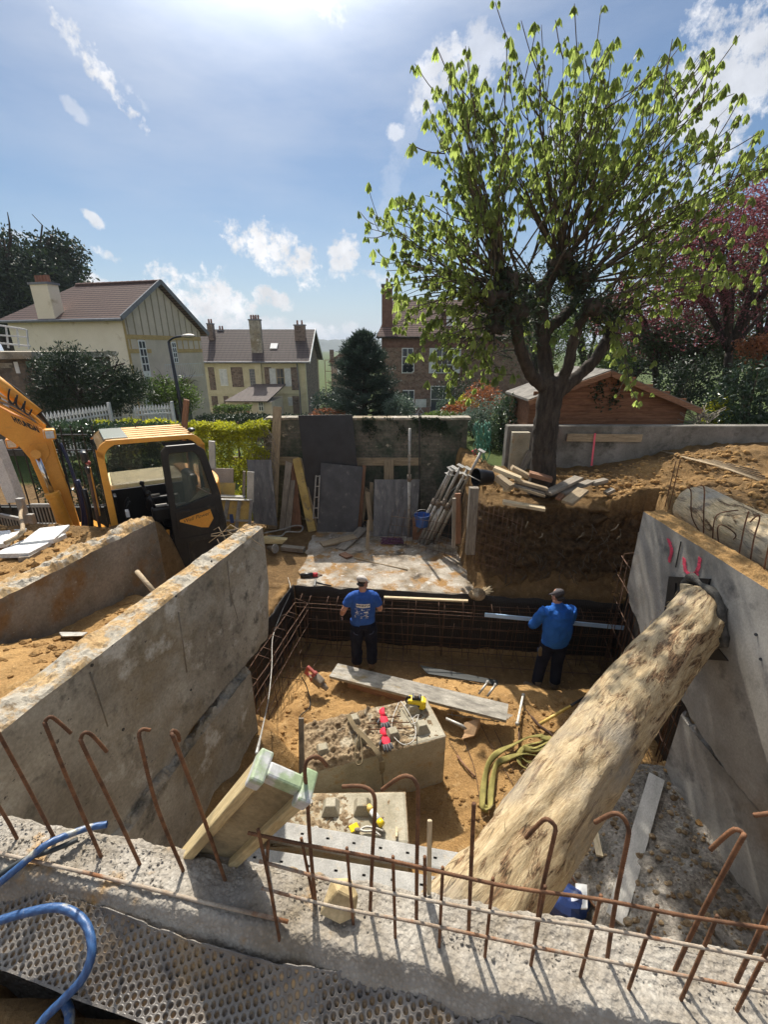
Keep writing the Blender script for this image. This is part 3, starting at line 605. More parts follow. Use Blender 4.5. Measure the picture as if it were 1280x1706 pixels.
nA, nB = 1120, 330
A0, La = resamp(P0, nA); A1, _ = resamp(P1, nA); t = np.linspace(0, 1, nB)[:, None, None]
S = A0[None] * (1 - t) + A1[None] * t; S[:, :, 2] += .02 * np.sin(np.linspace(0, 9, nA))[None] * np.sin(t[:, :, 0] * 3.1) + .016 * fbm(S[:, :, 0] * 4, S[:, :, 1] * 4, 3, 2) - .03 * np.sin(t[:, :, 0] * 3.1)
S[0, :, 2] += .010 * fbm(S[0, :, 0] * 20, 0, 1, 2)
pi_ = .0205; u_ = S[:, :, 0] / pi_ + .165 * S[:, :, 1] / pi_; v_ = (S[:, :, 1] * 1.0 - .165 * S[:, :, 0]) / (pi_ * .82) * -1
row = np.round(v_); uo = u_ + .5 * (np.mod(row, 2)); du = (uo - np.round(uo)) * pi_; dv = (v_ - row) * pi_ * .82; rad = np.sqrt(du ** 2 + dv ** 2)
pit = (1 - sm(.0050, .0070, rad)); wear = sm(-.5, -.2, fbm(S[:, :, 0] * 5, S[:, :, 1] * 5, 9, 2)); rim = np.exp(-((rad - .0076) / .0011) ** 2)
pit = pit * (t[:, :, 0] > .02) * (t[:, :, 0] < .955); S[:, :, 2] += -.0105 * pit * (.4 + .6 * wear) + .0009 * rim
idx = np.arange(nA * nB).reshape(nB, nA); fs = np.stack([idx[:-1, :-1], idx[1:, :-1], idx[1:, 1:], idx[:-1, 1:]], -1).reshape(-1, 4)
o = nmesh('dimpled_membrane', S.reshape(-1, 3), fs, K['memb'], smooth=True, attr={'pit': pit.ravel()})
sd_ = o.modifiers.new('s', 'SOLIDIFY'); sd_.thickness = .003
tag(o, 'dusty grey-brown dimpled plastic membrane lying below the stony wall at the bottom of the photo', 'membrane')
# ---------------------------------------------------------------- hoses
def hose(name, pts, r, label):
    P = spline(pts, 14); n = 12; L = 0; tw = []
    for i, p in enumerate(P):
        L += (P[i] - P[i - 1]).length if i else 0
        for j in range(n): tw.append(.5 + .5 * math.sin(j / n * 2 * math.pi * 3 + L / r * 2.2))
    mb = MB().tube(P, r, n, cap=False); o = nmesh(name, mb.v, mb.f, K['hose'], smooth=True, attr={'twist': tw})
    return tag(o, label, 'hose', 'reinforced blue hoses in the near left corner')
hz = lambda x, y, z: PZ(x, y, z)
hose('air_hose', [hz(-60, 1500, -1.56), hz(-20, 1484, -1.52), hz(30, 1445, -1.46), hz(75, 1408, -1.44), hz(120, 1388, -1.46), hz(150, 1378, -1.475), hz(178, 1373, -1.48)], .0105, 'blue hose end lying across the stony wall top behind the looped hose')
hose('air_hose', [hz(-70, 1560, -1.53), hz(-20, 1540, -1.52), hz(40, 1521, -1.51), (hz(100, 1512, -1.50)), hz(140, 1535, -1.51), hz(153, 1580, -1.53), hz(140, 1625, -1.57), hz(108, 1662, -1.62), hz(75, 1695, -1.66), hz(50, 1730, -1.68)], .0115, 'blue hose curling in a loop over the dimpled membrane')
mb = MB().tube(spline([hz(-60, 1490, -1.54), hz(-10, 1462, -1.50), hz(40, 1432, -1.478), hz(90, 1415, -1.47), hz(130, 1398, -1.475)], 6), .0075, 8)
tag(mb.build('cable', simple('dark_grey_cable', (.035, .04, .04), .6), smooth=True), 'dark grey cable running beside the blue hose on the wall top', 'cable')
mb = MB().tube(spline([hz(108, 1668, -1.68), hz(116, 1690, -1.69), hz(112, 1730, -1.70)], 6), .0125, 12); o = nmesh('air_hose', mb.v, [f for f in mb.f if len(f) == 4], K['hose'], smooth=True, attr={'twist': [.5] * len(mb.v)})
tag(o, 'muddy stub of blue hose under the loop at the bottom edge', 'hose', 'reinforced blue hoses in the near left corner')

# ---------------------------------------------------------------- big side walls
def slabwall(name, A, B, ztop, outline, thick, side, mats, label, topamp=.03, cell=.02):
    """wall in the vertical plane A-B; outline gives the bottom z as a function of distance s; side = unit vector away from the pit"""
    A, B = Vector(A), Vector(B); L = (B - A).length; d = (B - A) / L; n = int(L / cell) + 1; vs = []; fs = []; m = []
    S_ = np.linspace(0, L, n); zt = ztop + topamp * .35 * fbm(S_ * 6, 0 * S_, ztop, 4); nz = 26; nt = 14
    side = Vector(side)
    for i, s in enumerate(S_):
        zb = outline(s); p = A + d * s
        for j in range(nz): z = zb + (zt[i] - zb) * j / (nz - 1); q = p + side * (.004 * float(vn(s * 5, z * 5))); vs.append((q.x, q.y, z))
        for j in range(1, nt + 1):
            w = thick * j / nt; z = zt[i] + topamp * (.55 + 1.5 * float(fbm(s * 5 + 3, w * 5, 3, 3)) + .9 * float(fbm(s * 21, w * 21, 7, 3))) * min(1, 3 * math.sin(math.pi * j / nt)); q = p + side * w; vs.append((q.x, q.y, z))
        q = p + side * thick; vs.append((q.x, q.y, zb)); 
    k = nz + nt + 1
    for i in range(n - 1):
        for j in range(k - 1): fs.append((i * k + j, (i + 1) * k + j, (i + 1) * k + j + 1, i * k + j + 1)); m.append(1 if nz <= j + 1 < nz + nt else 0)
        fs.append((i * k + k - 1, (i + 1) * k + k - 1, (i + 1) * k, i * k)); m.append(0)
    for e_ in (0, n - 1):
        b = e_ * k
        for j in range(nz - 1):
            t0, t1 = j / (nz - 1), (j + 1) / (nz - 1)
            if j == 0: fs.append((b, b + 1, b + k - 2, b + k - 1)); m.append(0)
        fs.append(tuple([b + j for j in range(1, nz)] + [b + nz + j for j in range(nt)])); m.append(0)
    me = bpy.data.meshes.new(name); me.from_pydata(vs, [], fs); [me.materials.append(q) for q in mats]
    me.polygons.foreach_set('material_index', m); me.update()
    bm = bmesh.new(); bm.from_mesh(me); bmesh.ops.recalc_face_normals(bm, faces=bm.faces); bm.to_mesh(me); bm.free()
    o = bpy.data.objects.new(name, me); _link(o, None); return tag(o, label, 'wall')
def rag(s, f=9, a=.05): return a * float(fbm(s * f, 1.3, 2.2, 3))
LA, LB = V(-2.18, .58, 0), V(-1.295, 4.33, 0); ld = (LB - LA).normalized(); lside = V(-ld.y, ld.x, 0)
Ll = (LB - LA).length
def lw_bottom(s):
    y = LA.y + ld.y * s; return -3.04 - .25 * (1 - float(sm(1.6, 3.0, y))) + rag(s) * .6 + .55 * float(sm(Ll - .16, Ll, s)) * 1.0 - .05 * float(sm(3.2, 3.8, y))
left_wall = slabwall('concrete_wall', LA, LB, -1.80, lw_bottom, .22, lside, [K['concrete'], K['crest']], 'long pale concrete wall with soil on its top, sunlit crest, left of the pit', .024)
def lf_bottom(s): return -4.5
def seg(P, Q, y): t = (y - P.y) / (Q.y - P.y); return P + (Q - P) * t
FA, FB = seg(LA, LB, .85) , seg(LA, LB, 3.68)
slabwall('footing_wall', FA - lside * .07, FB - lside * .07, -3.12, lambda s: -4.2 + rag(s, 4, .2) , .24, lside, [K['concrete'], K['concrete']], 'lower stretch of rough concrete footing under the long left wall', .05)
# second, shorter wall behind it
SA, SB = V(-3.62, 0.0, 0), V(-2.55, 4.53, 0)
short_wall = slabwall('concrete_wall', SA, SB, -1.80, lambda s: -3.2, .24, V(-1, .2355, 0).normalized(), [K['concrete2'], K['crest']], 'shorter brown stained concrete wall topped with ochre soil in front of the excavator', .04)
# right wall
RA, RB = V(2.8, .2, 0), V(2.8, 4.43, 0)
def rw_bottom(s):
    y = .2 + s; return float(np.interp(y, [.2, 2.2, 2.9, 3.2, 3.5, 3.75, 4.0, 4.3, 4.43], [-3.35, -3.24, -3.2, -3.12, -2.98, -2.95, -2.9, -2.72, -2.6])) + rag(s, 10, .05)
right_wall = slabwall('concrete_wall', RA, RB, -1.65, rw_bottom, .24, (1, 0, 0), [K['concrete3'], K['soil']], 'smooth grey concrete wall on the right marked with pink spray paint', .02)
slabwall('footing_wall', V(2.85, .2, 0), V(2.85, 3.26, 0), -3.3, lambda s: -4.3, .2, (1, 0, 0), [K['concrete3'], K['concrete3']], 'lower dark grey concrete footing below the right wall, beside the rubble', .05)
for pl in ([(1113, 898), (1119, 916), (1115, 936)], [(1140, 930), (1142, 950), (1152, 958)], [(1166, 929), (1164, 945), (1157, 962), (1155, 975)], [(1152, 958), (1162, 956)]):
    pts = spline([PX(x, y, 2.793) for x, y in pl], 5); mb = MB()
    for a, b in zip(pts, pts[1:]):
        for dy in (0, .012, -.01): mb.box((2.7945, (a.y + b.y) / 2 + dy + random.uniform(-.004, .004), (a.z + b.z) / 2), (.0015 + abs(dy) * .04, .018, (a - b).length * 1.1 + random.uniform(0, .012)))
    mb.build('spray_mark', K['pink'], right_wall)
for (x, y, yy) in ((1125, 905, 938), ):
    a, b = PX(1135, 902, 2.794), PX(1126, 945, 2.794); MB().bar(a, b, .006, .01).build('joint', K['blackm'], right_wall)
for (x, y) in ((1268, 1098), (1260, 1057)): MB().tube([PX(x, y, 2.80), PX(x, y, 2.794) ], .012, 10).build('tie_hole', K['black'], right_wall)
# the recess with black plate where the log bears
mb = MB(); q = [PX(x, y, 2.79) for x, y in ((1118, 960), (1186, 964), (1183, 975), (1129, 971), (1123, 1030), (1108, 1035))]; mb.prism(q, (-.02, 0, 0)); mb.build('bearing_plate', K['blackm'], right_wall)
mb = MB(); q = [PX(x, y, 2.795) for x, y in ((1129, 970), (1184, 975), (1214, 1015), (1206, 1048), (1120, 1050))]; mb.prism(q, (-.006, 0, 0)); mb.build('mortar_bed', mat('dark_mortar', (.04, .038, .034), (.10, .095, .085), 14, .9, 60, .8, .01), right_wall)
mb = MB(); q = [PX(x, y, 2.794) for x, y in ((1172, 1098), (1198, 1080), (1215, 1101))]; mb.prism(q, (-.006, 0, 0)); mb.build('open_pocket', K['black'], right_wall)
mb = MB(); q = [PX(x, y, 2.79) for x, y in ((1195, 1052), (1212, 1046), (1210, 1060), (1192, 1080), (1182, 1082))]; mb.prism(q, (-.10, 0, 0)); mb.build('wedge', K['woodp'], right_wall, bevel=.006)
mb = MB(); q = [PX(x, y, 2.70) for x, y in ((1133, 972), (1144, 974), (1142, 986), (1137, 992), (1133, 988))]; mb.prism(q, (.06, 0, 0)); mb.build('wedge', K['woodp'], right_wall, bevel=.003)
for pl, dd in (([(1172, 905), (1173, 850), (1174, 815), (1168, 808)], 4.15), ([(1170, 895), (1153, 860), (1152, 820), (1146, 812)], 4.5), ([(1187, 910), (1190, 870), (1200, 855), (1230, 850)], 4.0), ([(1198, 912), (1196, 880), (1206, 875), (1226, 890), (1222, 899)], 4.0),
               ([(1229, 937), (1240, 880), (1248, 852)], 3.6), ([(1246, 962), (1256, 900), (1266, 865), (1262, 859), (1250, 870)], 3.4), ([(1268, 980), (1275, 940), (1282, 905)], 3.1), ([(1112, 830), (1127, 768)], 5.6), ([(1118, 835), (1134, 765)], 5.6)):
    f = PY(*pl[0], dd); pts = [f - V(0, 0, .12)] + [PY(x, y, dd) for x, y in pl]
    MB().tube(spline(pts, 4), .0065, 6).build('starter_bar', K['rust'], right_wall, smooth=True)
# pale pull-out grooves on the long left wall
for pl in ([(379, 935), (384, 985), (396, 1030)], [(298, 1020), (305, 1070), (312, 1120)], [(150, 1120), (165, 1165), (180, 1210)]):
    n_ = lside; pts = [PP(x, y, LA - lside * .004, n_) for x, y in pl]; MB().tube([p + lside * .004 for p in pts], .006, 6).build('joint', K['concrete2'], left_wall, smooth=True)
for (x, y) in ((153, 1108), (293, 993), (318, 1149), (205, 1215), (352, 935), (243, 1262)):
    p = PP(x, y, LA - lside * .002, lside); MB().tube([p, p - lside * .004], .011, 10).build('tie_hole', K['black'], left_wall)
# bent bars poking over the end of the long left wall
for pl in ([(428, 878), (372, 893), (352, 893)], [(440, 912), (400, 884), (384, 874), (372, 886), (348, 904)], [(392, 925), (364, 878), (356, 883)], [(377, 933), (362, 898)], [(430, 919), (380, 885)], [(426, 872), (400, 880), (352, 890)]):
    MB().tube([PP(x, y, V(-1.40, 4.1, 0), V(.25, .97, 0)) for x, y in pl], .004, 6).build('bent_bar', K['wood'], left_wall, smooth=True)
tag(MB().tube([PY(228, 952, 3.3), PY(262, 992, 3.1)], .02, 8).build('wooden_stick', K['wood'], smooth=True), 'short brown stick leaning against the stained short wall', 'stick')

# ---------------------------------------------------------------- rebar cages and black membrane lining the pit
def lining(name, A, B, z0, z1, label, wav=.03):
    A, B = Vector(A), Vector(B); n = max(8, int((B - A).length / .06)); nrm = V(-(B - A).y, (B - A).x, 0).normalized(); vs = []; fs = []; m = 9
    for i in range(n + 1):
        for j in range(m): t_ = j / (m - 1); p = A + (B - A) * i / n; w = wav * float(vn(i * .35, j * .5, z0)) ; q = p + nrm * w; vs.append((q.x, q.y, z0 + (z1 - z0) * t_ + (.02 * float(vn(i * .3, 5)) if j == m - 1 else 0)))
    for i in range(n):
        for j in range(m - 1): fs.append((i * m + j, (i + 1) * m + j, (i + 1) * m + j + 1, i * m + j + 1))
    o = nmesh(name, vs, fs, K['membk'], smooth=True); s = o.modifiers.new('s', 'SOLIDIFY'); s.thickness = .008; return tag(o, label, 'membrane')
c0 = V(-1.62, 6.86, 0); c1 = V(3.98, 6.28, 0); c2 = V(3.35, 3.42, 0); c3 = V(-2.02, 4.5, 0)
lining('drainage_membrane', c0 + V(.02, 0, 0), c1, -5.15, -3.96, 'black dimpled drainage membrane lining the back of the pit behind the cage')
lining('drainage_membrane', c3 - V(.05, .3, 0), c0, -5.15, -3.93, 'black drainage membrane lining the left side of the pit by the corner')
lining('drainage_membrane', c1, c2, -5.1, -2.7, 'dark drainage membrane lining the right side of the pit behind the log')
proto_bars = {}
def cage(A, B, zs, inward, sv, label, jit=.05, ztop=-4.1, floor=True):
    A, B = Vector(A), Vector(B); L = (B - A).length; d = (B - A) / L; inward = Vector(inward)
    e = empty('rebar_cage', A + V(0, 0, -5.0)); tag(e, label, 'rebar cage', 'rebar cages standing around the pit')
    for lay in (.07, .30):
        for z in zs:
            a = A + inward * lay + V(0, 0, z); b = B + inward * lay + V(0, 0, z + random.uniform(-.03, .03)); k = 8
            pts = [a + (b - a) * i / k + V(0, 0, random.uniform(-.012, .012)) for i in range(k + 1)]
            child(MB().tube(pts, .007 if z > ztop - .1 else .0055, 6).build('long_bar', K['rustd'], e, smooth=True), e)
    s = .1; i = 0
    while s < L:
        j = random.uniform(-jit, jit); lean = random.uniform(-.10, .10) * (1 if i % 2 else .3)
        p = A + d * (s + j); t_ = ztop + random.uniform(-.02, .06)
        l1, l2 = (.07, .30)
        if i % 3 == 2: pts = [p + inward * (l2 + .02) + V(0, 0, t_ - .25), p + inward * (l2 + .03) + d * lean + V(0, 0, -4.95)]
        else: pts = [p + inward * l1 + d * lean + V(0, 0, -5.02), p + inward * l1 + V(0, 0, t_), p + inward * (l1 + .06) + V(0, 0, t_ + .04), p + inward * l2 + V(0, 0, t_), p + inward * (l2 + .02) + d * lean + V(0, 0, -5.02)]
        child(MB().tube(pts, .0055, 5).build('stirrup', K['rustd'], e, smooth=True), e); s += sv; i += 1
    if floor:
        for k in range(int(L / .28)):
            p = A + d * (.2 + k * .28); child(MB().tube([p + inward * .1 + V(0, 0, -5.0), p + inward * (.62 + .05 * (k % 2)) + V(0, 0, -5.0)], .0055, 5).build('cross_bar', K['rustd'], e, smooth=True), e)
        child(MB().tube([A + inward * .55 + V(0, 0, -4.99), B + inward * .55 + V(0, 0, -4.99)], .0065, 6).build('long_bar', K['rustd'], e, smooth=True), e)
    return e
cage(c0 + V(.12, -.02, 0), c1, [-4.12, -4.2, -4.42, -4.62, -4.8, -4.93], (-.103, -.995, 0), .155, 'long rusty rebar cage along the back of the pit behind the two workers')
cage(c3 - V(0, .05, 0), c0 - V(0, .25, 0), [-4.12, -4.3, -4.55, -4.8, -4.95], (.98, -.19, 0), .17, 'rusty rebar cage along the left side of the pit below the long wall')
cage(c2, c1 - V(.05, .3, 0), [-2.95, -3.3, -3.7, -4.1, -4.5, -4.9], (-.97, .22, 0), .15, 'rusty rebar cage on the right side of the pit behind the log', ztop=-2.9, floor=False)
for k in range(7):
    pass
# ---------------------------------------------------------------- the logs
def log(name, A, B, r0, r1, label, seed=0, group='debarked tree trunks used as struts', km='log'):
    A, B = Vector(A), Vector(B); L = (B - A).length; n = 150; k = 60; m = frame(A, B)
    X, T = np.meshgrid(np.linspace(0, L, n), np.linspace(0, 2 * np.pi, k, endpoint=False), indexing='ij'); r = r0 + (r1 - r0) * X / L
    c_, s_ = np.cos(T), np.sin(T); r = r * (1 + .03 * fbm(X * .9 + seed, c_ * .8, s_ * .8, 3)) + .016 * fbm(X * 2 + seed, c_ * 4, s_ * 4, 4)
    fl = fbm(X * 1.6 + seed, c_ * 2.2, s_ * 2.2, 3); r = r - .030 * sm(.12, .3, fl) + .010 * np.abs(fbm(X * 3 + seed, c_ * 14, s_ * 14, 2))
    Y = r * c_; Z = r * s_; Y += .02 * np.sin(X * 2 + seed); vs = np.stack([X, Y, Z], -1).reshape(-1, 3); idx = np.arange(n * k).reshape(n, k)
    fs = np.stack([idx[:-1], idx[1:], np.roll(idx, -1, 1)[1:], np.roll(idx, -1, 1)[:-1]], -1).reshape(-1, 4)
    vs = np.vstack([vs, [[0, 0, 0], [L, 0, 0]]]); f2 = []
    for j in range(0, k, 1):
        f2 += [(n * k, (j + 1) % k, j, j)] if False else []
    o = nmesh(name, vs, fs, K[km], smooth=True); o.matrix_world = m
    bm = bmesh.new(); bm.from_mesh(o.data); bm.verts.ensure_lookup_table()
    for j in range(k):
        bm.faces.new((bm.verts[n * k], bm.verts[(j + 1) % k], bm.verts[j])); bm.faces.new((bm.verts[n * k + 1], bm.verts[(n - 1) * k + j], bm.verts[(n - 1) * k + (j + 1) % k]))
    bmesh.ops.recalc_face_normals(bm, faces=bm.faces); bm.to_mesh(o.data); bm.free(); tag(o, label, 'log', group)
    # torn fibres and bark slivers
    rr_ = random.Random(seed); mb = MB()
    for _ in range(150):
        x = rr_.uniform(.05, L * .98); a = rr_.uniform(.1, 3.0); r = r0 + (r1 - r0) * x / L + .003; ln = rr_.uniform(.03, .11)
        p = V(x, r * math.cos(a), r * math.sin(a)); t_ = V(0, -math.sin(a), math.cos(a)); nr = V(0, math.cos(a), math.sin(a))
        q2 = p + V(ln, 0, 0) * rr_.choice((-1, 1)) + t_ * rr_.uniform(-.035, .035) + nr * rr_.uniform(0, .022); w = rr_.uniform(.001, .0035)
        mb.add([p - t_ * w, p + t_ * w, (p + q2) / 2 + t_ * w + nr * .004, q2, (p + q2) / 2 - t_ * w + nr * .004], [(0, 1, 2, 3, 4)])
    tag(mb.build('bark_fibres', K['log'], o, fix=False), kind='stuff'); return o
LT, LBt = PX(1168, 1014, 2.74), PZ(818, 1480, -3.0)
LT = V(2.74, LT.y, LT.z - .06); ext = LBt + (LBt - LT).normalized() * .62
ldir = (LT - LBt).normalized(); cr_ = []; cu = ldir.orthogonal().normalized(); cv = ldir.cross(cu)
for a in np.linspace(0, 2 * math.pi, 29): cr_.append(LT - ldir * (.02 + .03 * math.sin(a * 3)) + (cu * math.cos(a) + cv * math.sin(a)) * (.225 + .02 * math.sin(a * 5 + 1)))
cr_ = [p + ldir * ((2.775 - p.x) / ldir.x) for p in cr_]
MB().tube(cr_, [.034 + .010 * math.sin(i * 1.7) for i in range(29)], 8, cap=False).build('mortar_collar', bpy.data.materials['dark_mortar'], right_wall, smooth=True)
LT = LT + ldir * .12
log('log_strut', ext, LT, .272, .222, 'thick peeled log propped diagonally across the pit against the right wall', 3)
a_ = PZ(1162, 842, -1.80); b_ = PZ(1290, 915, -1.80); dv_ = (b_ - a_).normalized()
log('log_strut', a_, b_ + dv_ * .8, .25, .26, 'pale peeled log lying on the soil behind the right wall', 11, km='log2')

# ---------------------------------------------------------------- things in the pit
def gpt(px, py, dz=0.0, z0=FZ):
    """point of the terrain seen at a pixel"""
    r = ray(px, py).normalized(); t = 1.0; lo = None
    while t < 60:
        p = r * t
        if p.z < Hz(p.x, p.y) and p.z < -1.9: break
        t += .03
    a, b = t - .03, t
    for _ in range(12):
        c = (a + b) / 2; p = r * c
        if p.z < Hz(p.x, p.y): b = c
        else: a = c
    return r * b + V(0, 0, dz)
def precast(A, B, depth, h, zb, label, studs, mud):
    A, B = Vector(A), Vector(B); d = (B - A).normalized(); nrm = V(-d.y, d.x, 0); L = (B - A).length
    e = empty('concrete_block', (A.x, A.y, zb)); tag(e, label, 'concrete block', 'precast stacking blocks on the pit floor')
    mb = MB(); rz = Matrix((d, nrm, V(0, 0, 1))).transposed()
    mb.box(A + d * L / 2 + nrm * depth / 2 + V(0, 0, zb + h / 2), (L, depth, h), rz); o = mb.build('body', K['block'], None, bevel=.03); child(o, e)
    for s, w in studs:
        c = A + d * s + nrm * w + V(0, 0, zb + h); b = .085; t = .045
        mb = MB(); vs = [c + d * i * b + nrm * j * b for i, j in ((-1, -1), (1, -1), (1, 1), (-1, 1))] + [c + d * i * t + nrm * j * t + V(0, 0, .095) for i, j in ((-1, -1), (1, -1), (1, 1), (-1, 1))]
        mb.add(vs, [(0, 1, 2, 3), (4, 5, 6, 7), (0, 1, 5, 4), (1, 2, 6, 5), (2, 3, 7, 6), (3, 0, 4, 7)]); child(mb.build('stud', K['block'], None, bevel=.008), e)
    # caked mortar and soil on the top
    n = 170; m = 80; vs = []
    for j in range(m):
        for i in range(n):
            s, w = L * i / (n - 1), depth * j / (m - 1); p = A + d * s + nrm * w; ed = min(i, n - 1 - i, j * 1.6, (m - 1 - j) * 1.6) / 10
            q = mud * (1 - float(sm(.5 * L, .82 * L, s + .2 * float(vn(s * 3, w * 5)))) * .85)
            z = zb + h - .012 + min(1, ed) * q * (.25 + .55 * abs(float(fbm(s * 6, w * 6, zb, 3))) + .55 * abs(float(fbm(s * 17, w * 17, zb, 3)))) + .014 * float(fbm(s * 30, w * 30, 2, 2)) * min(1, ed)
            vs.append((p.x, p.y, z))
    fs = [(j * n + i, j * n + i + 1, (j + 1) * n + i + 1, (j + 1) * n + i) for j in range(m - 1) for i in range(n - 1)]
    o = nmesh('caked_mud', vs, fs, K['mud'], smooth=True); child(o, e); return e
B1a, B1b = PZ(512, 1288, -4.15), PZ(745, 1226, -4.15); B1a.z = B1b.z = 0
precast(B1a, B1b, .66, .78, -4.93, 'large concrete stacking block with mud and red gloves on its top', [(1.35, .18), (1.0, .18), (1.35, .48), (.62, .2), (.2, .2), (.62, .5)], .115)
B2a, B2b = PZ(430, 1400, -4.15), PZ(682, 1405, -4.15); B2a.z = B2b.z = 0; B2a.y = B2b.y - .03
precast(B2a - V(.35, 0, 0), B2b, .50, .78, -4.93, 'smaller sandy concrete block with a mastic tube on top, nearer to the viewer', [(1.28, .33), (.98, .33), (.3, .3)], .035)
BZ = -4.14
def on_b(px, py, dz=.01): return PZ(px, py, BZ + dz)
# gloves
def glove(px, py, ang, label, s=1.0):
    p = on_b(px, py, .05); e = empty('work_glove', p, R(ang)); tag(e, label, 'glove', 'red and grey work gloves on the big block')
    mb = MB().ball((0, 0, 0), (.05, .075, .022), 14, 8); mb.tube([(0, .05, 0), (0, .10, .004), (.005, .16, 0)], [.040, .036, .042], 12, el=.5); mb.build('knit_back', K['gred'], e, smooth=True)
    for i, (x, l) in enumerate(((-.036, .075), (-.013, .09), (.011, .085), (.034, .065))):
        MB().tube(spline([(x, -.05, .004), (x * 1.25, -.05 - l * .5, .012), (x * 1.3, -.05 - l, -.006)], 3), [.013] * 6 + [.009], 8).build('finger', K['ggrey'], e, smooth=True)
    MB().tube([(-.045, .02, 0), (-.075, -.02, .006), (-.08, -.05, 0)], [.015, .014, .010], 8).build('thumb', K['ggrey'], e, smooth=True)
    return e
glove(640, 1199, 12, 'red glove with its fingers pointing to the viewer, upper one on the big block')
glove(643, 1234, 16, 'red and grey glove nearest to the front edge of the big block')
# looped straps and cable on the block
mb = MB()
def ribbon(mb, pts, w, th=.003):
    P = spline(pts, 6)
    for a, b in zip(P, P[1:]): mb.bar(a, b + (b - a) * .15, w, th)
ribbon(mb, [on_b(580, 1190, .09), on_b(592, 1212, .13), on_b(612, 1232, .11), on_b(628, 1252, .10), on_b(636, 1268, .03)], .055)
p0 = on_b(637, 1267, .03) ; ribbon(mb, [p0 - V(0, .01, 0), p0 + V(0, -.03, -.1), p0 + V(.01, -.03, -.4), p0 + V(.02, -.035, -.72)], .06)
ribbon(mb, [on_b(598, 1222, .13), on_b(592, 1250, .10), on_b(594, 1272, .05), on_b(603, 1270, .06), on_b(603, 1248, .09), on_b(600, 1225, .13)], .012, .012)
tag(mb.build('sling_strap', K['strapb']), 'muddy brown lifting strap hanging over the front of the big block', 'strap')
mb = MB().tube(spline([on_b(665, 1170, .06), on_b(655, 1195, .05), on_b(654, 1222, .05), on_b(672, 1240, .05), on_b(690, 1232, .05), on_b(692, 1210, .05), on_b(680, 1185, .07), on_b(668, 1168, .06)], 6), .006, 6)
mb.tube(spline([on_b(684, 1200, .05), on_b(697, 1190, .07), on_b(694, 1202, .08), on_b(686, 1206, .06)], 5), .005, 6)
tag(mb.build('wire_loop', K['steel'], smooth=True), 'thin grey wire loop beside the red gloves', 'wire')
for k, (a, b) in enumerate((((612, 1205), (683, 1203)), ((614, 1215), (690, 1212)), ((618, 1198), (668, 1193)))):
    tag(MB().tube([on_b(*a, .05), on_b(*b, .06)], .006, 6).build('offcut_bar', K['rust'], smooth=True), ['rusty bar offcut under the upper red glove, middle one', 'rusty bar offcut under the red gloves, nearest the viewer', 'shortest rusty bar offcut, farthest from the viewer'][k], 'bar')
# yellow compact laser / tape unit
p = on_b(694, 1170, .07); e = empty('yellow_power_tool', p, R(-8)); tag(e, 'small yellow and black tool standing on the back corner of the big block', 'power tool')
MB().box((0, 0, 0), (.21, .11, .13)).build('housing', K['yellow'], e, bevel=.022)
MB().box((0, .01, .07), (.11, .09, .05)).build('top_plate', K['black'], e, bevel=.012)
MB().tube([(0, 0, .09), (0, 0, .125)], .03, 16).build('dial', K['grit'], e); MB().tube(spline([(-.09, 0, -.03), (-.125, 0, .0), (-.115, 0, .06), (-.07, 0, .08)], 4), .012, 8).build('handle', K['blackm'], e, smooth=True)
MB().box((.0, -.057, -.005), (.09, .006, .03)).build('badge', K['blackm'], e, bevel=.008); MB().box((.108, 0, .0), (.02, .08, .10)).build('end_cap', K['yellow'], e, bevel=.008)
# mastic tube, pliers, yellow wrapper, rings
p = on_b(625, 1358, .05); e = empty('mastic_tube', p, R(-52)); tag(e, 'yellow and white foil tube lying on the smaller block', 'tube')
MB().tube([(-.11, 0, 0), (-.05, 0, 0)], .03, 14).build('label_end', K['yellh'], e, smooth=True); MB().tube([(-.05, 0, 0), (.06, 0, 0)], .03, 14).build('foil', K['white'], e, smooth=True); MB().tube([(.06, 0, 0), (.11, 0, 0)], [.03, .03], 14).build('tip', K['yellow'], e, smooth=True)
p = on_b(618, 1385, .03); e = empty('pincers', p, R(-8)); tag(e, 'grey steel pincers lying beside the yellow wrapper on the smaller block', 'pincers')
MB().tube(spline([(-.10, 0, 0), (-.05, .03, .01), (.03, .03, .01), (.12, .02, 0)], 4), .010, 8).build('handle', K['steel'], e, smooth=True); MB().tube(spline([(-.10, 0, 0), (-.05, -.01, .01), (.03, 0, .01), (.10, -.03, 0)], 4), .010, 8).build('handle', K['steel'], e, smooth=True); MB().ball((-.12, 0, 0), (.035, .02, .012)).build('jaw', K['grit'], e, smooth=True)
tag(MB().box((0, 0, 0), (.09, .06, .012)).build('wrapper', K['yellow'], loc=on_b(590, 1378, .03), rot=(.3, .2, .6), bevel=.004), 'crumpled bright yellow wrapper on the smaller block', 'wrapper')
for i, (x, y) in enumerate(((516, 1335), (526, 1381))):
    P = [V(.022 * math.cos(a), .022 * math.sin(a), 0) for a in np.linspace(0, 2 * math.pi, 15)]; tag(MB().tube(P, .009, 6, cap=False).build('spacer_ring', K['paleboard'], smooth=True, loc=on_b(x, y, .02)), ['pale round spacer ring by the green capped beam', 'pale round spacer ring near the perforated planks'][i], 'ring')
tag(MB().bar(on_b(661, 1378, .02), on_b(661, 1394, .02), .02, .02).build('wood_peg', K['woodp']), 'tiny pale wood peg at the right edge of the smaller block', 'peg')
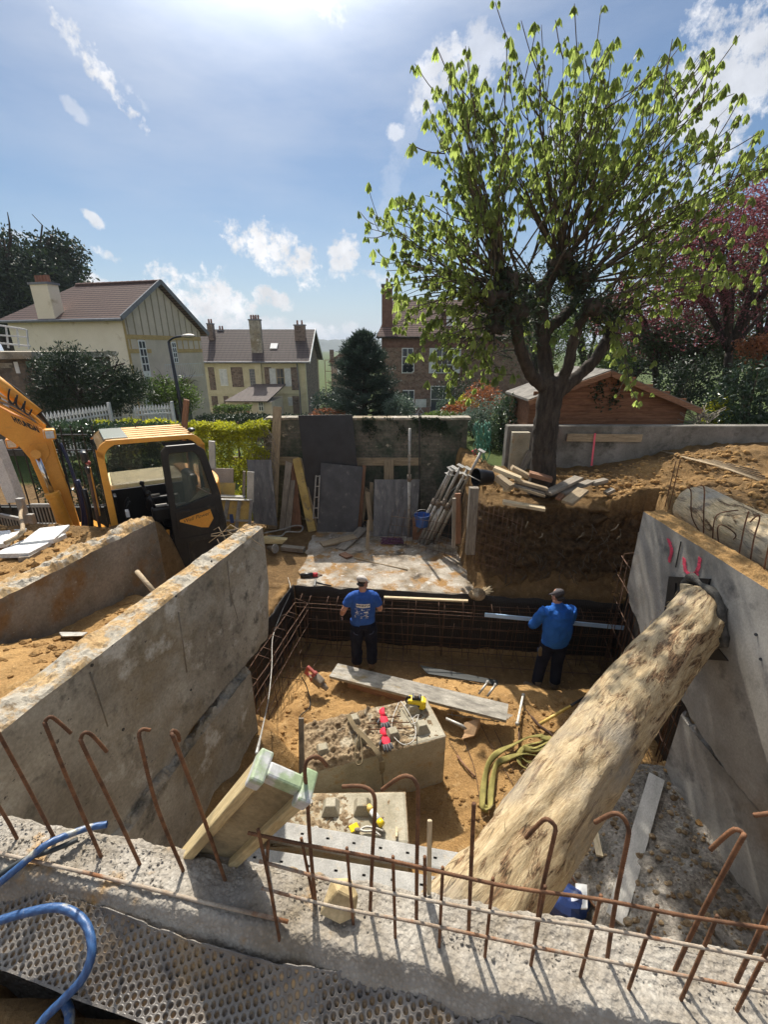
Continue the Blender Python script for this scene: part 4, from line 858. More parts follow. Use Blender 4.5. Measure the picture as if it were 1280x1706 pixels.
# perforated planks
def perforated(a, b, w, label):
    a, b = Vector(a), Vector(b); e = empty('perforated_plank', a); e.matrix_world = frame(a, b); L = (b - a).length; tag(e, label, 'steel plank', 'perforated steel planks behind the near wall')
    mb = MB(); ho = [.12 + .235 * i for i in range(int((L - .12) / .235) + 1)]; xs_ = [0]; hs = .009
    for h_ in ho: xs_ += [h_ - hs * 1.6, h_ + hs * 1.6]
    xs_.append(L); ys_ = [-w / 2, -w / 2 + .012, -hs, hs, w / 2 - .012, w / 2]; zz = [-.004, 0, 0, 0, 0, -.004]; vs = [(x, y, z) for x in xs_ for y, z in zip(ys_, zz)]
    fs = [(i * 6 + j, (i + 1) * 6 + j, (i + 1) * 6 + j + 1, i * 6 + j + 1) for i in range(len(xs_) - 1) for j in range(5) if not (i % 2 == 1 and j == 2)]
    mb.add(vs, fs); o = mb.build('deck', K['zinc'], e, fix=False); s = o.modifiers.new('s', 'SOLIDIFY'); s.thickness = .004
    for y in (-1, 1): MB().bar((0, y * (w / 2 - .0015), -.034), (L, y * (w / 2 - .0015), -.034), .004, .058).build('side_flange', K['zinc'], e)
    MB().bar((0, 0, -.062), (L, 0, -.062), w - .03, .006).build('underside', K['blackm'], e)
perforated(PZ(400, 1370, -4.03), PZ(800, 1442, -4.03), .155, 'pale perforated steel plank lying farther from the stony wall')
perforated(PZ(402, 1424, -4.03), PZ(737, 1479, -4.03), .155, 'pale perforated steel plank lying nearest to the stony wall')
# formwork beam with green end caps
be0, be1 = PY(472, 1296, .80), PY(362, 1412, .925); bd_ = (be1 - be0).normalized(); be2 = be0 + bd_ * 1.55
e = empty('formwork_beam', be0); fx = (PY(512, 1315, .80) - PY(430, 1275, .80)).normalized(); fy = bd_.cross(fx).normalized(); fx = fy.cross(bd_)
mw = Matrix((bd_, fx, fy)).transposed().to_4x4(); mw.translation = be0; e.matrix_world = mw; tag(e, 'wooden I-shaped formwork beam with pale green end caps leaning up from the pit behind the stony wall', 'formwork beam')
LB_ = 3.1; hh = .076
for s in (-1, 1): MB().box((LB_ / 2, s * (hh - .012), 0), (LB_, .028, .072)).build('flange', K['beam'], e, bevel=.004)
MB().box((LB_ / 2 + .002, 0, 0), (LB_ - .004, 2 * hh - .05, .022)).build('web', K['beamw'], e)
mb = MB()
for s in (-1, 1): mb.box((.005, s * (hh - .012), 0), (.05, .036, .080))
mb.box((.003, 0, 0), (.046, 2 * hh - .055, .036)); mb.build('end_cap', K['green'], e, bevel=.006)
# long stained plank lying across (shaded by the worker), with reddish board below
a_, b_ = PZ(556, 1118, -4.62), PZ(846, 1187, -4.55)
tag(board('scaffold_board', a_, b_, .30, .045, K['plank'], warp=.01), 'long cement-stained board crossing the pit mound, with the shadow of a worker on it', 'board')
a_, b_ = PZ(580, 1138, -4.70), PZ(700, 1172, -4.70)
tag(board('formwork_board', a_ + V(0, 0, 0), b_, .16, .03, K['woodr'], up=(0, 1, .2)), 'reddish board edge showing under the long stained board', 'board')
a_, b_ = PZ(735, 1163, -4.80), PZ(860, 1198, -4.80); tag(board('formwork_board', a_, b_, .10, .03, K['woodg']), 'small grey board end under the right end of the long stained board', 'board')
a_, b_ = PZ(712, 1123, -4.9), PZ(830, 1142, -4.9); mb = MB().prism([a_, b_, b_ + V(.02, .10, 0), a_ + V(-.1, .16, .03)], (0, 0, .015)); tag(mb.build('plastic_sheet', K['tarp']), 'flat black plastic sheet on the shaded soil behind the long stained board', 'sheet')
for k, (a, b) in enumerate((((798, 1156), (812, 1137)), ((812, 1160), (825, 1142)))):
    e = empty('steel_bolt', PZ(*a, -4.66)); tag(e, ['left one of two steel rods sticking out behind the long board', 'right one of two steel rods sticking out behind the long board'][k], 'rod')
    A_, B_ = PZ(*a, -4.70), PZ(*b, -4.60); child(MB().tube([A_, B_], .016, 10).build('rod', K['steel'], smooth=True), e); child(MB().tube([B_, B_ + (B_ - A_).normalized() * .03], .024, 8).build('head', K['steel']), e)
# mesh strip on the soil
a_, b_ = gpt(745, 1194, .05), gpt(832, 1206, .04); mb = MB().tube([a_, b_], .006, 6)
for i in range(5): p = a_.lerp(b_, .1 + .2 * i); mb.tube([p - V(0, .03, 0), p + V(0, .04, .01)], .005, 5)
tag(mb.build('wire_strip', K['steel'], smooth=True), 'short spiked wire strip below the long stained board', 'wire')
# breaker
p = PZ(524, 1128, -4.52); e = empty('electric_breaker', p, R(-35), (R(8), R(28), R(-30))); tag(e, 'dusty red and grey electric breaker lying at the left end of the long board', 'power tool')
mb = MB(); mb.bar((-.15, 0, -.06), (-.15, 0, .09), .05, .045); mb.bar((-.17, 0, .09), (.0, 0, .09), .045, .05); mb.bar((-.17, 0, -.075), (.0, 0, -.075), .045, .05); mb.build('handle', K['redp'], e, bevel=.014)
MB().box((.07, 0, .005), (.17, .11, .16)).build('motor_housing', K['grit'], e, bevel=.025); MB().box((-.02, 0, .005), (.06, .10, .17)).build('collar', K['redp'], e, bevel=.015)
MB().tube([(.15, 0, 0), (.26, 0, 0)], [.045, .03], 14).build('chuck', K['grit'], e, smooth=True); MB().ball((-.045, -.05, .03), (.03, .012, .025)).build('plate', K['white'], e, smooth=True)
mb = MB().tube(spline([PZ(503, 1128, -4.5), gpt(512, 1150, .05), gpt(517, 1178, .03), gpt(500, 1196, .03), gpt(505, 1208, .03)], 6), .008, 6)
tag(mb.build('tool_cable', K['rubber'], smooth=True), 'dark cable trailing down from the red and grey breaker', 'cable')
# upright grey post beside the block and thin cable hanging in front of the left wall
tag(MB().bar(PY(503, 1290, 3.42), PY(502, 1196, 3.62), .055, .03, up=(0, 1, 0)).build('metal_post', K['grit'], bevel=.004), 'thin grey metal post standing at the left end of the big block', 'post')
mb = MB().tube(spline([PZ(480, 962, -4.0), PZ(484, 985, -4.0), PY(470, 1018, 6.3), PY(455, 1060, 5.6), PY(453, 1110, 4.6), PY(448, 1160, 3.9), PY(438, 1210, 2.6), PY(428, 1254, 1.1)], 6), .006, 6)
tag(mb.build('hanging_cable', K['steel'], smooth=True), 'thin grey cable running from the slab corner down to the green capped beam', 'cable')
# shovel
p = gpt(775, 1228, .12); e = empty('shovel', p); tag(e, 'shovel with a sandy blade lying on the soil right of the big block', 'shovel')
A_, B_ = gpt(742, 1212, .16), gpt(768, 1222, .14); child(MB().tube([A_, B_, gpt(776, 1226, .12)], [.02, .024, .03], 10).build('shaft', K['steel'], smooth=True), e)
bl = [gpt(772, 1220, .16), gpt(799, 1213, .17), gpt(799, 1222, .12), gpt(790, 1234, .08), gpt(768, 1242, .10), gpt(773, 1232, .10)]
mb = MB().prism(bl, (0, 0, .012)); child(mb.build('blade', K['rustp'], bevel=.004), e)
# lever, ratchet and pick
mb = MB().bar(gpt(870, 1170, .12), gpt(861, 1214, .10), .03, .02); mb.ball(gpt(871, 1169, .12), .03); mb.ball(gpt(861, 1215, .10), .03); tag(mb.build('ratchet_lever', K['steel'], bevel=.005), 'steel ratchet lever lying on the soil right of the long board', 'lever')
tag(MB().tube([gpt(864, 1218, .06), gpt(865, 1255, .03)], .01, 6).build('thin_bar', K['rustd'], smooth=True), 'thin rusty bar below the steel ratchet lever', 'bar')
e = empty('pickaxe', gpt(920, 1208, .1)); tag(e, 'pickaxe with a yellow handle lying against the log', 'pickaxe')
child(MB().tube([gpt(897, 1216, .10), gpt(948, 1191, .16)], [.022, .019], 10).build('handle', K['yellh'], smooth=True), e); child(MB().tube([gpt(948, 1191, .16), gpt(974, 1178, .2)], .018, 10).build('grip', K['black'], smooth=True), e)
child(MB().tube(spline([gpt(874, 1192, .12), gpt(886, 1206, .11), gpt(897, 1218, .10), gpt(915, 1229, .08), gpt(927, 1242, .06)], 4), [.007] * 4 + [.02] * 9 + [.013] * 4, 8).build('head', K['rustd'], smooth=True), e)
# webbing sling
mb = MB()
def web(pts, w=.075, h=.07):
    P = spline([gpt(x, y, h * (1 + .3 * math.sin(i))) for i, (x, y) in enumerate(pts)], 5); n = len(P); vs = []
    for i, p in enumerate(P):
        d = (P[min(i + 1, n - 1)] - P[max(0, i - 1)]).normalized(); s = V(-d.y, d.x, 0).normalized(); tw = .75 * math.sin(i * .22); s = s * math.cos(tw) + V(0, 0, 1) * math.sin(tw)
        for k in range(5): a = -1 + k * .5; vs.append(p + s * w / 2 * a + V(0, 0, .007 * (1 - a * a) + (.004 if k % 2 else 0)))
    mb.add(vs, [(i * 5 + k, (i + 1) * 5 + k, (i + 1) * 5 + k + 1, i * 5 + k + 1) for i in range(n - 1) for k in range(4)])
web([(905, 1232), (880, 1236), (855, 1248), (830, 1260), (815, 1275), (808, 1300), (804, 1330), (803, 1352), (812, 1357)])
web([(940, 1262), (905, 1268), (870, 1264), (845, 1270), (828, 1278), (822, 1300), (817, 1330), (815, 1352), (806, 1357)])
web([(925, 1236), (900, 1244), (872, 1252), (864, 1268), (868, 1280), (885, 1288)]); web([(928, 1238), (915, 1246), (890, 1258), (878, 1254), (868, 1262), (876, 1274), (896, 1280)], h=.10); web([(900, 1240), (922, 1250), (915, 1258), (890, 1262), (870, 1256)], h=.13)
o = mb.build('webbing_sling', K['strap'], smooth=True, fix=False); sdm = o.modifiers.new('s', 'SOLIDIFY'); sdm.thickness = .004
tag(o, 'long olive yellow webbing sling heaped on the soil beside the log', 'sling')
for i, pl in enumerate(([(748, 1235), (765, 1262), (790, 1300)], [(770, 1225), (790, 1280), (800, 1340)], [(802, 1210), (830, 1265), (856, 1310)], [(824, 1218), (840, 1250), (857, 1290)])):
    tag(MB().tube(spline([gpt(x, y, .02) for x, y in pl], 5), .004, 5).build('tie_wire', K['rustd'], smooth=True), ['thin wire on the soil nearest to the big block', 'thin wire on the soil running down to the left end of the sling', 'thin wire on the soil passing under the sling', 'short thin wire on the soil left of the sling heap'][i], 'wire', 'thin wires lying on the pit soil')
tag(MB().tube(spline([gpt(762, 1262, .03), gpt(775, 1280, .04), gpt(792, 1296, .02)], 4), .012, 6).build('wood_stick', K['woodr'], smooth=True), 'dark stick on the soil below the shovel', 'stick')
# right rubble: board, splinter, blue bag
a_, b_ = gpt(1093, 1300, .05), gpt(1023, 1540, .06); tag(board('formwork_board', a_, b_, .135, .03, K['paleboard'], warp=.008), 'pale grey board lying on the rubble right of the log', 'board')
a_, b_ = gpt(988, 1382, .05), gpt(998, 1432, .05); tag(board('wood_splinter', a_, b_, .06, .02, K['woodp']), 'short split piece of pale board between the log and the long grey board', 'splinter')
p = gpt(945, 1520, .10); mb = MB(); r_ = random.Random(4); mb.ball(p, (.20, .13, .15), 14, 9); o = mb.build('plastic_bag', simple('blue_plastic_sheet', (.02, .045, .16), .35), smooth=False)
for v_ in o.data.vertices: v_.co = Vector(p) + (v_.co - p) * (1 + .25 * float(vn(v_.co.x * 14, v_.co.y * 14, v_.co.z * 14)))
tag(o, 'crumpled dark blue plastic bag on the rubble below the log', 'bag')
tag(MB().prism([gpt(955, 1487, .12), gpt(974, 1490, .12), gpt(975, 1530, .12), gpt(958, 1530, .12)], (0, 0, .02)).build('white_offcut', K['white'], bevel=.003), 'white offcut beside the dark blue plastic bag', 'offcut')
for k, (a, b) in enumerate((((944, 1462), (968, 1532)), ((950, 1465), (990, 1515)))): tag(MB().tube([gpt(*a, .05), gpt(*b, .04)], .010, 6).build('thin_bar', K['rust'], smooth=True), ['rusty bar touching the blue bag', 'rusty bar right of the blue bag'][k], 'bar')
# angular stone and stakes on the near wall
c_ = PZ(568, 1503, -1.455); mb = MB(); pts = [(-.075, -.01, -.04), (-.05, .035, -.02), (-.035, .055, .035), (.03, .06, .03), (.06, .02, .0), (.05, -.02, -.045), (0, -.04, -.045), (-.01, .01, .045), (.045, .0, .02), (-.05, -.02, -.045)]
bm = bmesh.new(); [bm.verts.new(Vector(p) * .82) for p in pts]; bmesh.ops.convex_hull(bm, input=bm.verts); me = bpy.data.meshes.new('stone_lump'); bm.to_mesh(me); bm.free(); me.materials.append(K['rock'])
o = bpy.data.objects.new('stone_lump', me); o.location = c_; bv = o.modifiers.new('b', 'BEVEL'); bv.width = .004; _link(o, None); tag(o, 'angular pale sandstone lump resting on the stony wall top', 'stone')
tag(board('wooden_stake', PZ(715, 1489, -1.5), PY(716, 1366, PZ(715, 1489, -1.5).y), .013, .008, K['woodp'], up=(0, 1, 0)), 'thin pale wooden stake standing behind the stony wall top', 'stake')
# loose clods on the pit floor and stones on the near wall
def clods(name, n, fn, s0, s1, m, label, cat, seed):
    r_ = np.random.default_rng(seed); ico = bmesh.new(); bmesh.ops.create_icosphere(ico, subdivisions=1, radius=1); bv_ = np.array([v.co[:] for v in ico.verts]); bf = np.array([[v.index for v in f.verts] for f in ico.faces]); ico.free()
    vs = []; fs = []
    for i in range(n):
        p = fn(r_)
        if p is None: continue
        s = s0 + (s1 - s0) * r_.random() ** 3; q = bv_ * s * (1 + .35 * (r_.random((len(bv_), 1)) - .5)) * np.array([1, r_.uniform(.6, 1), r_.uniform(.5, .8)]) + p; fs.append(bf + len(vs) * len(bv_)); vs.append(q)
    return tag(nmesh(name, np.vstack(vs), np.vstack(fs), m, smooth=False), label, cat, kind='stuff')
def fpit(r):
    x, y = r.uniform(-1.4, 3.0), r.uniform(1.2, 5.9)
    return None if (vn(x * 1.7, y * 1.7) < -.05 or x < float(xL(y)) or x > float(xR(y))) else (x, y, Hz(x, y) + .004)
clods('soil_clods', 2600, fpit, .008, .045, K['soil'], 'loose ochre clods on the pit floor', 'clods', 1)
def fgr(r):
    x, y = r.uniform(.8, 2.8), r.uniform(.9, 3.4); return None if x < .9 + .45 * (y - 1.4) else (x, y, Hz(x, y) + .002)
clods('rubble', 1700, fgr, .006, .04, K['mud'], 'grey rubble between the log and the right footing', 'rubble', 2)
def frt(r):
    x, y = r.uniform(1.6, 6.6), r.uniform(4.4, 8.2); return None if (y < float(yB(x)) and x < float(xR(y)) + .05) or (y < 7.5 and x < 3.9) else (x, y, Hz(x, y) + .005)
clods('soil_clods', 2400, frt, .012, .07, K['soil'], 'ochre clods on the slope in front of the back wall', 'clods', 3)
def flt(r):
    x, y = r.uniform(-4.9, -1.4), r.uniform(1.6, 4.9); return None if x > -1.95 + .234 * (y - 1.67) - .3 or abs(x + .13 + 2.55 - .2355 * (y - 4.53)) < .2 else (x, y, Hz(x, y) + .004)
clods('soil_clods', 1500, flt, .01, .05, K['soil'], 'ochre clods between and behind the left walls', 'clods', 4)
def fw(r):
    u, w = r.uniform(-1.6, 1.5), r.uniform(0.01, .115); return (U.x * u + NW.x * w, .83 + U.y * u + NW.y * w, -1.497)
clods('grit', 1500, fw, .002, .0065, K['agg'], 'loose grit on the stony wall top', 'grit', 5)

# ---------------------------------------------------------------- workers
def capsule_mesh(parts, voxel, name, m, parent, smooth_it=4, sub=None):
    """limbs given as chains (points, radii, squash) melted into one continuous surface"""
    mb = MB()
    for pts, rad, el, *ax in parts:
        pts = [Vector(p) for p in pts]; P = spline(pts, 4) if len(pts) > 2 else [pts[0].lerp(pts[-1], i / 4) for i in range(5)]
        rr = np.interp(np.linspace(0, 1, len(P)), np.linspace(0, 1, len(rad)), rad); n = 14; k = len(P)
        axis = Vector(ax[0]) if ax else V(1, 0, 0); rings = []
        for i, p in enumerate(P):
            t = (P[min(i + 1, k - 1)] - P[max(i - 1, 0)]).normalized(); u = axis - t * axis.dot(t)
            if u.length < .05: u = t.orthogonal()
            u.normalize(); w = t.cross(u); rings.append([p + (u * math.cos(2 * math.pi * j / n) + w * el * math.sin(2 * math.pi * j / n)) * rr[i] for j in range(n)])
        vs = [q for r_ in rings for q in r_]; fs = [(i * n + j, i * n + (j + 1) % n, (i + 1) * n + (j + 1) % n, (i + 1) * n + j) for i in range(k - 1) for j in range(n)]
        e0, e1 = P[0] - (P[1] - P[0]).normalized() * rr[0] * .45 * el, P[-1] + (P[-1] - P[-2]).normalized() * rr[-1] * .45 * el
        b = len(vs); vs += [e0, e1]; fs += [(b, (j + 1) % n, j) for j in range(n)] + [(b + 1, (k - 1) * n + j, (k - 1) * n + (j + 1) % n) for j in range(n)]
        mb.add(vs, fs)
    o = mb.build(name, m, parent, smooth=True)
    r_ = o.modifiers.new('r', 'REMESH'); r_.mode = 'VOXEL'; r_.voxel_size = voxel; r_.use_smooth_shade = True
    s_ = o.modifiers.new('s', 'SMOOTH'); s_.iterations = smooth_it; s_.factor = .5
    return o
def hand(parts, w, d, up, side, s=1.0, curl=.6):
    """palm, four unequal fingers and a thumb from wrist w along d; up = back of the hand"""
    w, d, up = Vector(w), Vector(d).normalized(), Vector(up).normalized(); sd = d.cross(up).normalized() * side; up = sd.cross(d).normalized() * side * 1
    parts.append(([w, w + d * .05 * s, w + d * .095 * s], [.026 * s, .040 * s, .038 * s], .42, sd))
    for k, ln in enumerate((.068, .078, .072, .056)):
        b = w + d * .09 * s + sd * (.028 - .0185 * k) * s; a1 = d * math.cos(curl * .5) - up * math.sin(curl * .5); a2 = d * math.cos(curl * 1.5) - up * math.sin(curl * 1.5)
        parts.append(([b, b + a1 * ln * .5 * s, b + a1 * ln * .5 * s + a2 * ln * .5 * s], [.0095 * s, .009 * s, .0075 * s], 1.0))
    b = w + d * .03 * s + sd * .03 * s; parts.append(([b, b + (sd * .8 + d * .6) * .035 * s, b + (sd * .8 + d * .6) * .035 * s + (d - up * .4).normalized() * .03 * s], [.014 * s, .011 * s, .009 * s], 1.0))
def rotz(a): return Matrix.Rotation(a, 3, 'Z')
def head_parts(c, face, tilt=0, s=1.0):
    """skull, jaw, neck-side, nose, ears; face = horizontal facing angle from +Y"""
    m = rotz(face) @ Matrix.Rotation(-tilt, 3, 'X'); f = lambda x, y, z: c + m @ V(x * s, y * s, z * s)
    P = [([f(0, -.022, .045), f(0, .02, .052)], [.079 * s, .076 * s], 1.12, m @ V(1, 0, 0)), ([f(0, .02, .02), f(0, .045, -.045), f(0, .062, -.082)], [.066 * s, .056 * s, .034 * s], .95, m @ V(1, 0, 0)),
         ([f(0, .083, .018), f(0, .112, -.018), f(0, .098, -.026)], [.010 * s, .014 * s, .015 * s], 1, ), ([f(0, -.01, -.02), f(0, .03, -.07)], [.06 * s, .045 * s], 1)]
    for e_ in (-1, 1): P.append(([f(e_ * .077, -.008, .03), f(e_ * .088, -.016, .012), f(e_ * .077, -.004, -.022)], [.010 * s, .013 * s, .009 * s], .6)); P.append(([f(e_ * .018, .094, -.052), f(e_ * .004, .098, -.052)], [.006 * s, .008 * s], 1))
    return P, f
def project_on(bvh, pts, frm, off=.004):
    out = []
    for p in pts:
        h_, n_, i_, d_ = bvh.ray_cast(Vector(p) - Vector(frm) * .6, Vector(frm), 1.5); out.append(h_ + n_ * off if h_ is not None else Vector(p))
    return out
def eval_bvh(o):
    dg = bpy.context.evaluated_depsgraph_get(); dg.update(); ob = o.evaluated_get(dg); me = ob.to_mesh(); b = BVHTree.FromPolygons([v.co.copy() for v in me.vertices], [tuple(p.vertices) for p in me.polygons]); ob.to_mesh_clear(); return b
def text_mesh(s, size, bold=0):
    cu = bpy.data.curves.new('t', 'FONT'); cu.body = s; cu.size = size; cu.align_x = 'CENTER'; cu.align_y = 'CENTER'; cu.offset = bold; cu.fill_mode = 'FRONT'
    o = bpy.data.objects.new('t', cu); COL.objects.link(o); dg = bpy.context.evaluated_depsgraph_get(); dg.update(); me = bpy.data.meshes.new_from_object(o.evaluated_get(dg)); bpy.data.objects.remove(o)
    v = [q.co.copy() for q in me.vertices]; f = [tuple(p.vertices) for p in me.polygons]; bpy.data.meshes.remove(me); return v, f
def worker_a():
    foot = PZ(607, 1112, -5.03); e = empty('person', (foot.x, foot.y, -5.05), R(4)); tag(e, 'worker with a pale cap and a blue short-sleeved printed T-shirt, seen from behind, looking right', 'person')
    sh, elL, wrL = V(-.18, 0, 1.41), V(-.30, -.03, 1.19), V(-.35, .12, .99); shR, elR, wrR = V(.18, 0, 1.41), V(.27, .0, 1.16), V(.27, .22, 1.08)
    hp, f = head_parts(V(.0, .05, 1.60), R(-48), R(8))
    body = hp + [([V(0, .0, 1.38), V(0, .015, 1.47), V(0, .035, 1.56)], [.075, .062, .060], 1), ([V(0, .0, .92), V(0, .01, 1.1), V(0, 0, 1.3), V(0, 0, 1.42)], [.15, .14, .165, .12], .62), ([V(-.15, 0, 1.40), V(.15, 0, 1.40)], [.045, .045], 1),
        ([sh.lerp(elL, .15), elL], [.050, .044], 1), ([elL, elL.lerp(wrL, .4), wrL], [.044, .045, .029], 1), ([shR.lerp(elR, .15), elR], [.050, .044], 1), ([elR, elR.lerp(wrR, .4), wrR], [.044, .045, .029], 1),
        ([V(-.085, 0, .92), V(-.10, .02, .5), V(-.10, 0, .12)], [.085, .06, .045], 1), ([V(.085, 0, .92), V(.115, .02, .5), V(.13, 0, .12)], [.085, .06, .045], 1)]
    hand(body, wrR, (wrR - elR) , (0, -.2, 1), -1); hand(body, wrL, (wrL - elL), (-1, -.2, .2), -1)
    capsule_mesh(body, .0062, 'body', K['skin'], e, 3)
    shirt = [([V(0, .0, .93), V(0, .01, 1.05), V(0, .0, 1.2), V(0, -.005, 1.34), V(0, .0, 1.43)], [.192, .192, .20, .205, .155], .66), ([V(-.16, 0, 1.405), V(0, 0, 1.43), V(.16, 0, 1.405)], [.078, .08, .078], 1), ([V(0, 0, 1.42), V(0, .012, 1.475)], [.10, .078], .9),
        ([V(-.10, 0, 1.41), sh - V(-.01, 0, .02), sh.lerp(elL, .4), sh.lerp(elL, .68)], [.075, .080, .076, .074], 1), ([V(.10, 0, 1.41), shR - V(.01, 0, .02), shR.lerp(elR, .4), shR.lerp(elR, .68)], [.075, .080, .076, .074], 1), ([V(-.02, .02, .98), V(-.02, .02, .90)], [.190, .196], .68)]
    so_ = capsule_mesh(shirt, .009, 'tshirt', K['blue'], e, 4); tx_ = bpy.data.textures.new('creases', 'CLOUDS'); tx_.noise_scale = .09; dm = so_.modifiers.new('d', 'DISPLACE'); dm.texture = tx_; dm.strength = .020; dm.mid_level = .5; bvh = eval_bvh(so_)
    # printed panel with its lettering, and the rows of small marks
    def decal(v, f_, m, x, z, off): 
        P = [V(q.x + x, -.3, q.y + z) for q in v]; P = project_on(bvh, P, (0, 1, 0), off); mb = MB(); mb.add(P, f_); return mb.build('print', m, so_, fix=False)
    nx_, nz_ = 12, 4; v = [V(-.105 + .21 * i / nx_, -.033 + .066 * j / nz_, 0) for j in range(nz_ + 1) for i in range(nx_ + 1)]; v = [V(q.x, q.y - q.x * .08, 0) for q in v]; f_ = [(j * (nx_ + 1) + i, j * (nx_ + 1) + i + 1, (j + 1) * (nx_ + 1) + i + 1, (j + 1) * (nx_ + 1) + i) for j in range(nz_) for i in range(nx_)]
    decal(v, f_, K['white'], .0, 1.305, .003)
    v, f_ = text_mesh('POINT.P', .047, .0014); v = [V(q.x * 1.0 + .012, q.y - q.x * .08, 0) for q in v]; decal(v, f_, K['navy'], 0, 1.305, .005)
    P = [V(.014 * math.cos(a), .014 * math.sin(a), 0) for a in np.linspace(0, 6.28, 9)[:-1]]; decal(P, [tuple(range(8))], K['navyl'], -.088, 1.312, .005)
    r_ = random.Random(3)
    for (x, z, w, h) in ((-.105, 1.245, .05, .006), (-.02, 1.235, .02, .02), (.01, 1.228, .04, .006), (.08, 1.225, .05, .006), (-.095, 1.205, .02, .016), (-.065, 1.2, .03, .005), (.045, 1.185, .065, .019), (-.095, 1.172, .05, .015), (-.03, 1.165, .035, .006), (.06, 1.152, .05, .007), (-.085, 1.137, .055, .005), (.035, 1.125, .05, .01), (-.015, 1.108, .05, .006), (.062, 1.098, .04, .016), (-.125, 1.115, .01, .015), (-.125, 1.09, .014, .02), (-.03, 1.08, .03, .013), (.055, 1.068, .045, .005)):
        n_ = max(2, int(w / .009)); v = []; f_ = []
        for i in range(n_): x0 = -w / 2 + w * i / n_; x1 = x0 + w / n_ * r_.uniform(.55, .9); hh_ = h * r_.uniform(.9, 1.4); b = len(v); v += [V(x0, -hh_ / 2, 0), V(x1, -hh_ / 2, 0), V(x1, hh_ / 2, 0), V(x0, hh_ / 2, 0)]; f_.append((b, b + 1, b + 2, b + 3))
        decal(v, f_, K['white'], x, z, .003)
    tr = [([V(0, .01, .97), V(0, .01, .86)], [.182, .188], .70), ([V(-.09, .0, .9), V(-.11, .02, .66), V(-.12, .03, .48), V(-.12, .0, .14)], [.118, .108, .094, .088], 1.02), ([V(.09, 0, .9), V(.12, .02, .66), V(.13, .03, .48), V(.135, .0, .14)], [.118, .108, .094, .088], 1.02)]
    to = capsule_mesh(tr, .010, 'trousers', K['navy'], e, 3); dm = to.modifiers.new('d', 'DISPLACE'); dm.texture = tx_; dm.strength = .03; dm.mid_level = .5
    for s_ in (-1, 1): MB().tube(spline([(s_ * .165, -.05, .84), (s_ * .15, -.10, .78), (s_ * .09, -.115, .76)], 4), .007, 6).build('pocket_piping', K['navyl'], to, smooth=True)
    for x, a in ((-.115, .1), (.135, -.25)):
        capsule_mesh([([V(x, -.035, .05), V(x + a * .1, .06, .05), V(x + a * .2, .17, .04)], [.052, .050, .042], .8), ([V(x, -.02, .07), V(x, -.015, .2)], [.052, .058], 1)], .009, 'boot', K['boot'], e, 3)
    capsule_mesh([([elL.lerp(wrL, .75), wrL], [.036, .036], 1)] + (lambda q: (hand(q, wrL, (wrL - elL), (-1, -.2, .2), -1, 1.12), q)[1])([]), .0062, 'glove', K['gloveb'], e, 2)
    capsule_mesh([([elR.lerp(wrR, .75), wrR], [.036, .036], 1)] + (lambda q: (hand(q, wrR, (wrR - elR), (0, -.2, 1), -1, 1.12), q)[1])([]), .0062, 'glove', K['gloveb'], e, 2)
    capsule_mesh([([f(0, -.035, .035), f(0, -.015, .06)], [.080, .077], 1.03, rotz(R(-48)) @ V(1, 0, 0)), ([f(0, -.045, .0), f(0, -.048, -.02)], [.072, .060], .8, rotz(R(-48)) @ V(1, 0, 0))], .006, 'hair', K['hair'], e, 2)
    capsule_mesh([([f(0, -.020, .065), f(0, -.018, .092), f(0, -.01, .115)], [.087, .086, .066], 1.08, rotz(R(-48)) @ V(1, 0, 0))], .006, 'cap', K['cap_g'], e, 3)
    mb = MB().tube(spline([f(.088, -.01, .035), f(.082, .06, .04), f(.05, .096, .035), f(-.05, .096, .035), f(-.082, .06, .04)], 4), .0035, 6); mb.build('glasses', K['black'], e, smooth=True)
    for s_ in (-1, 1): MB().ball(f(s_ * .031, .076, .035), .011, 10, 6).build('eye', K['white'], e, smooth=True)
    return e
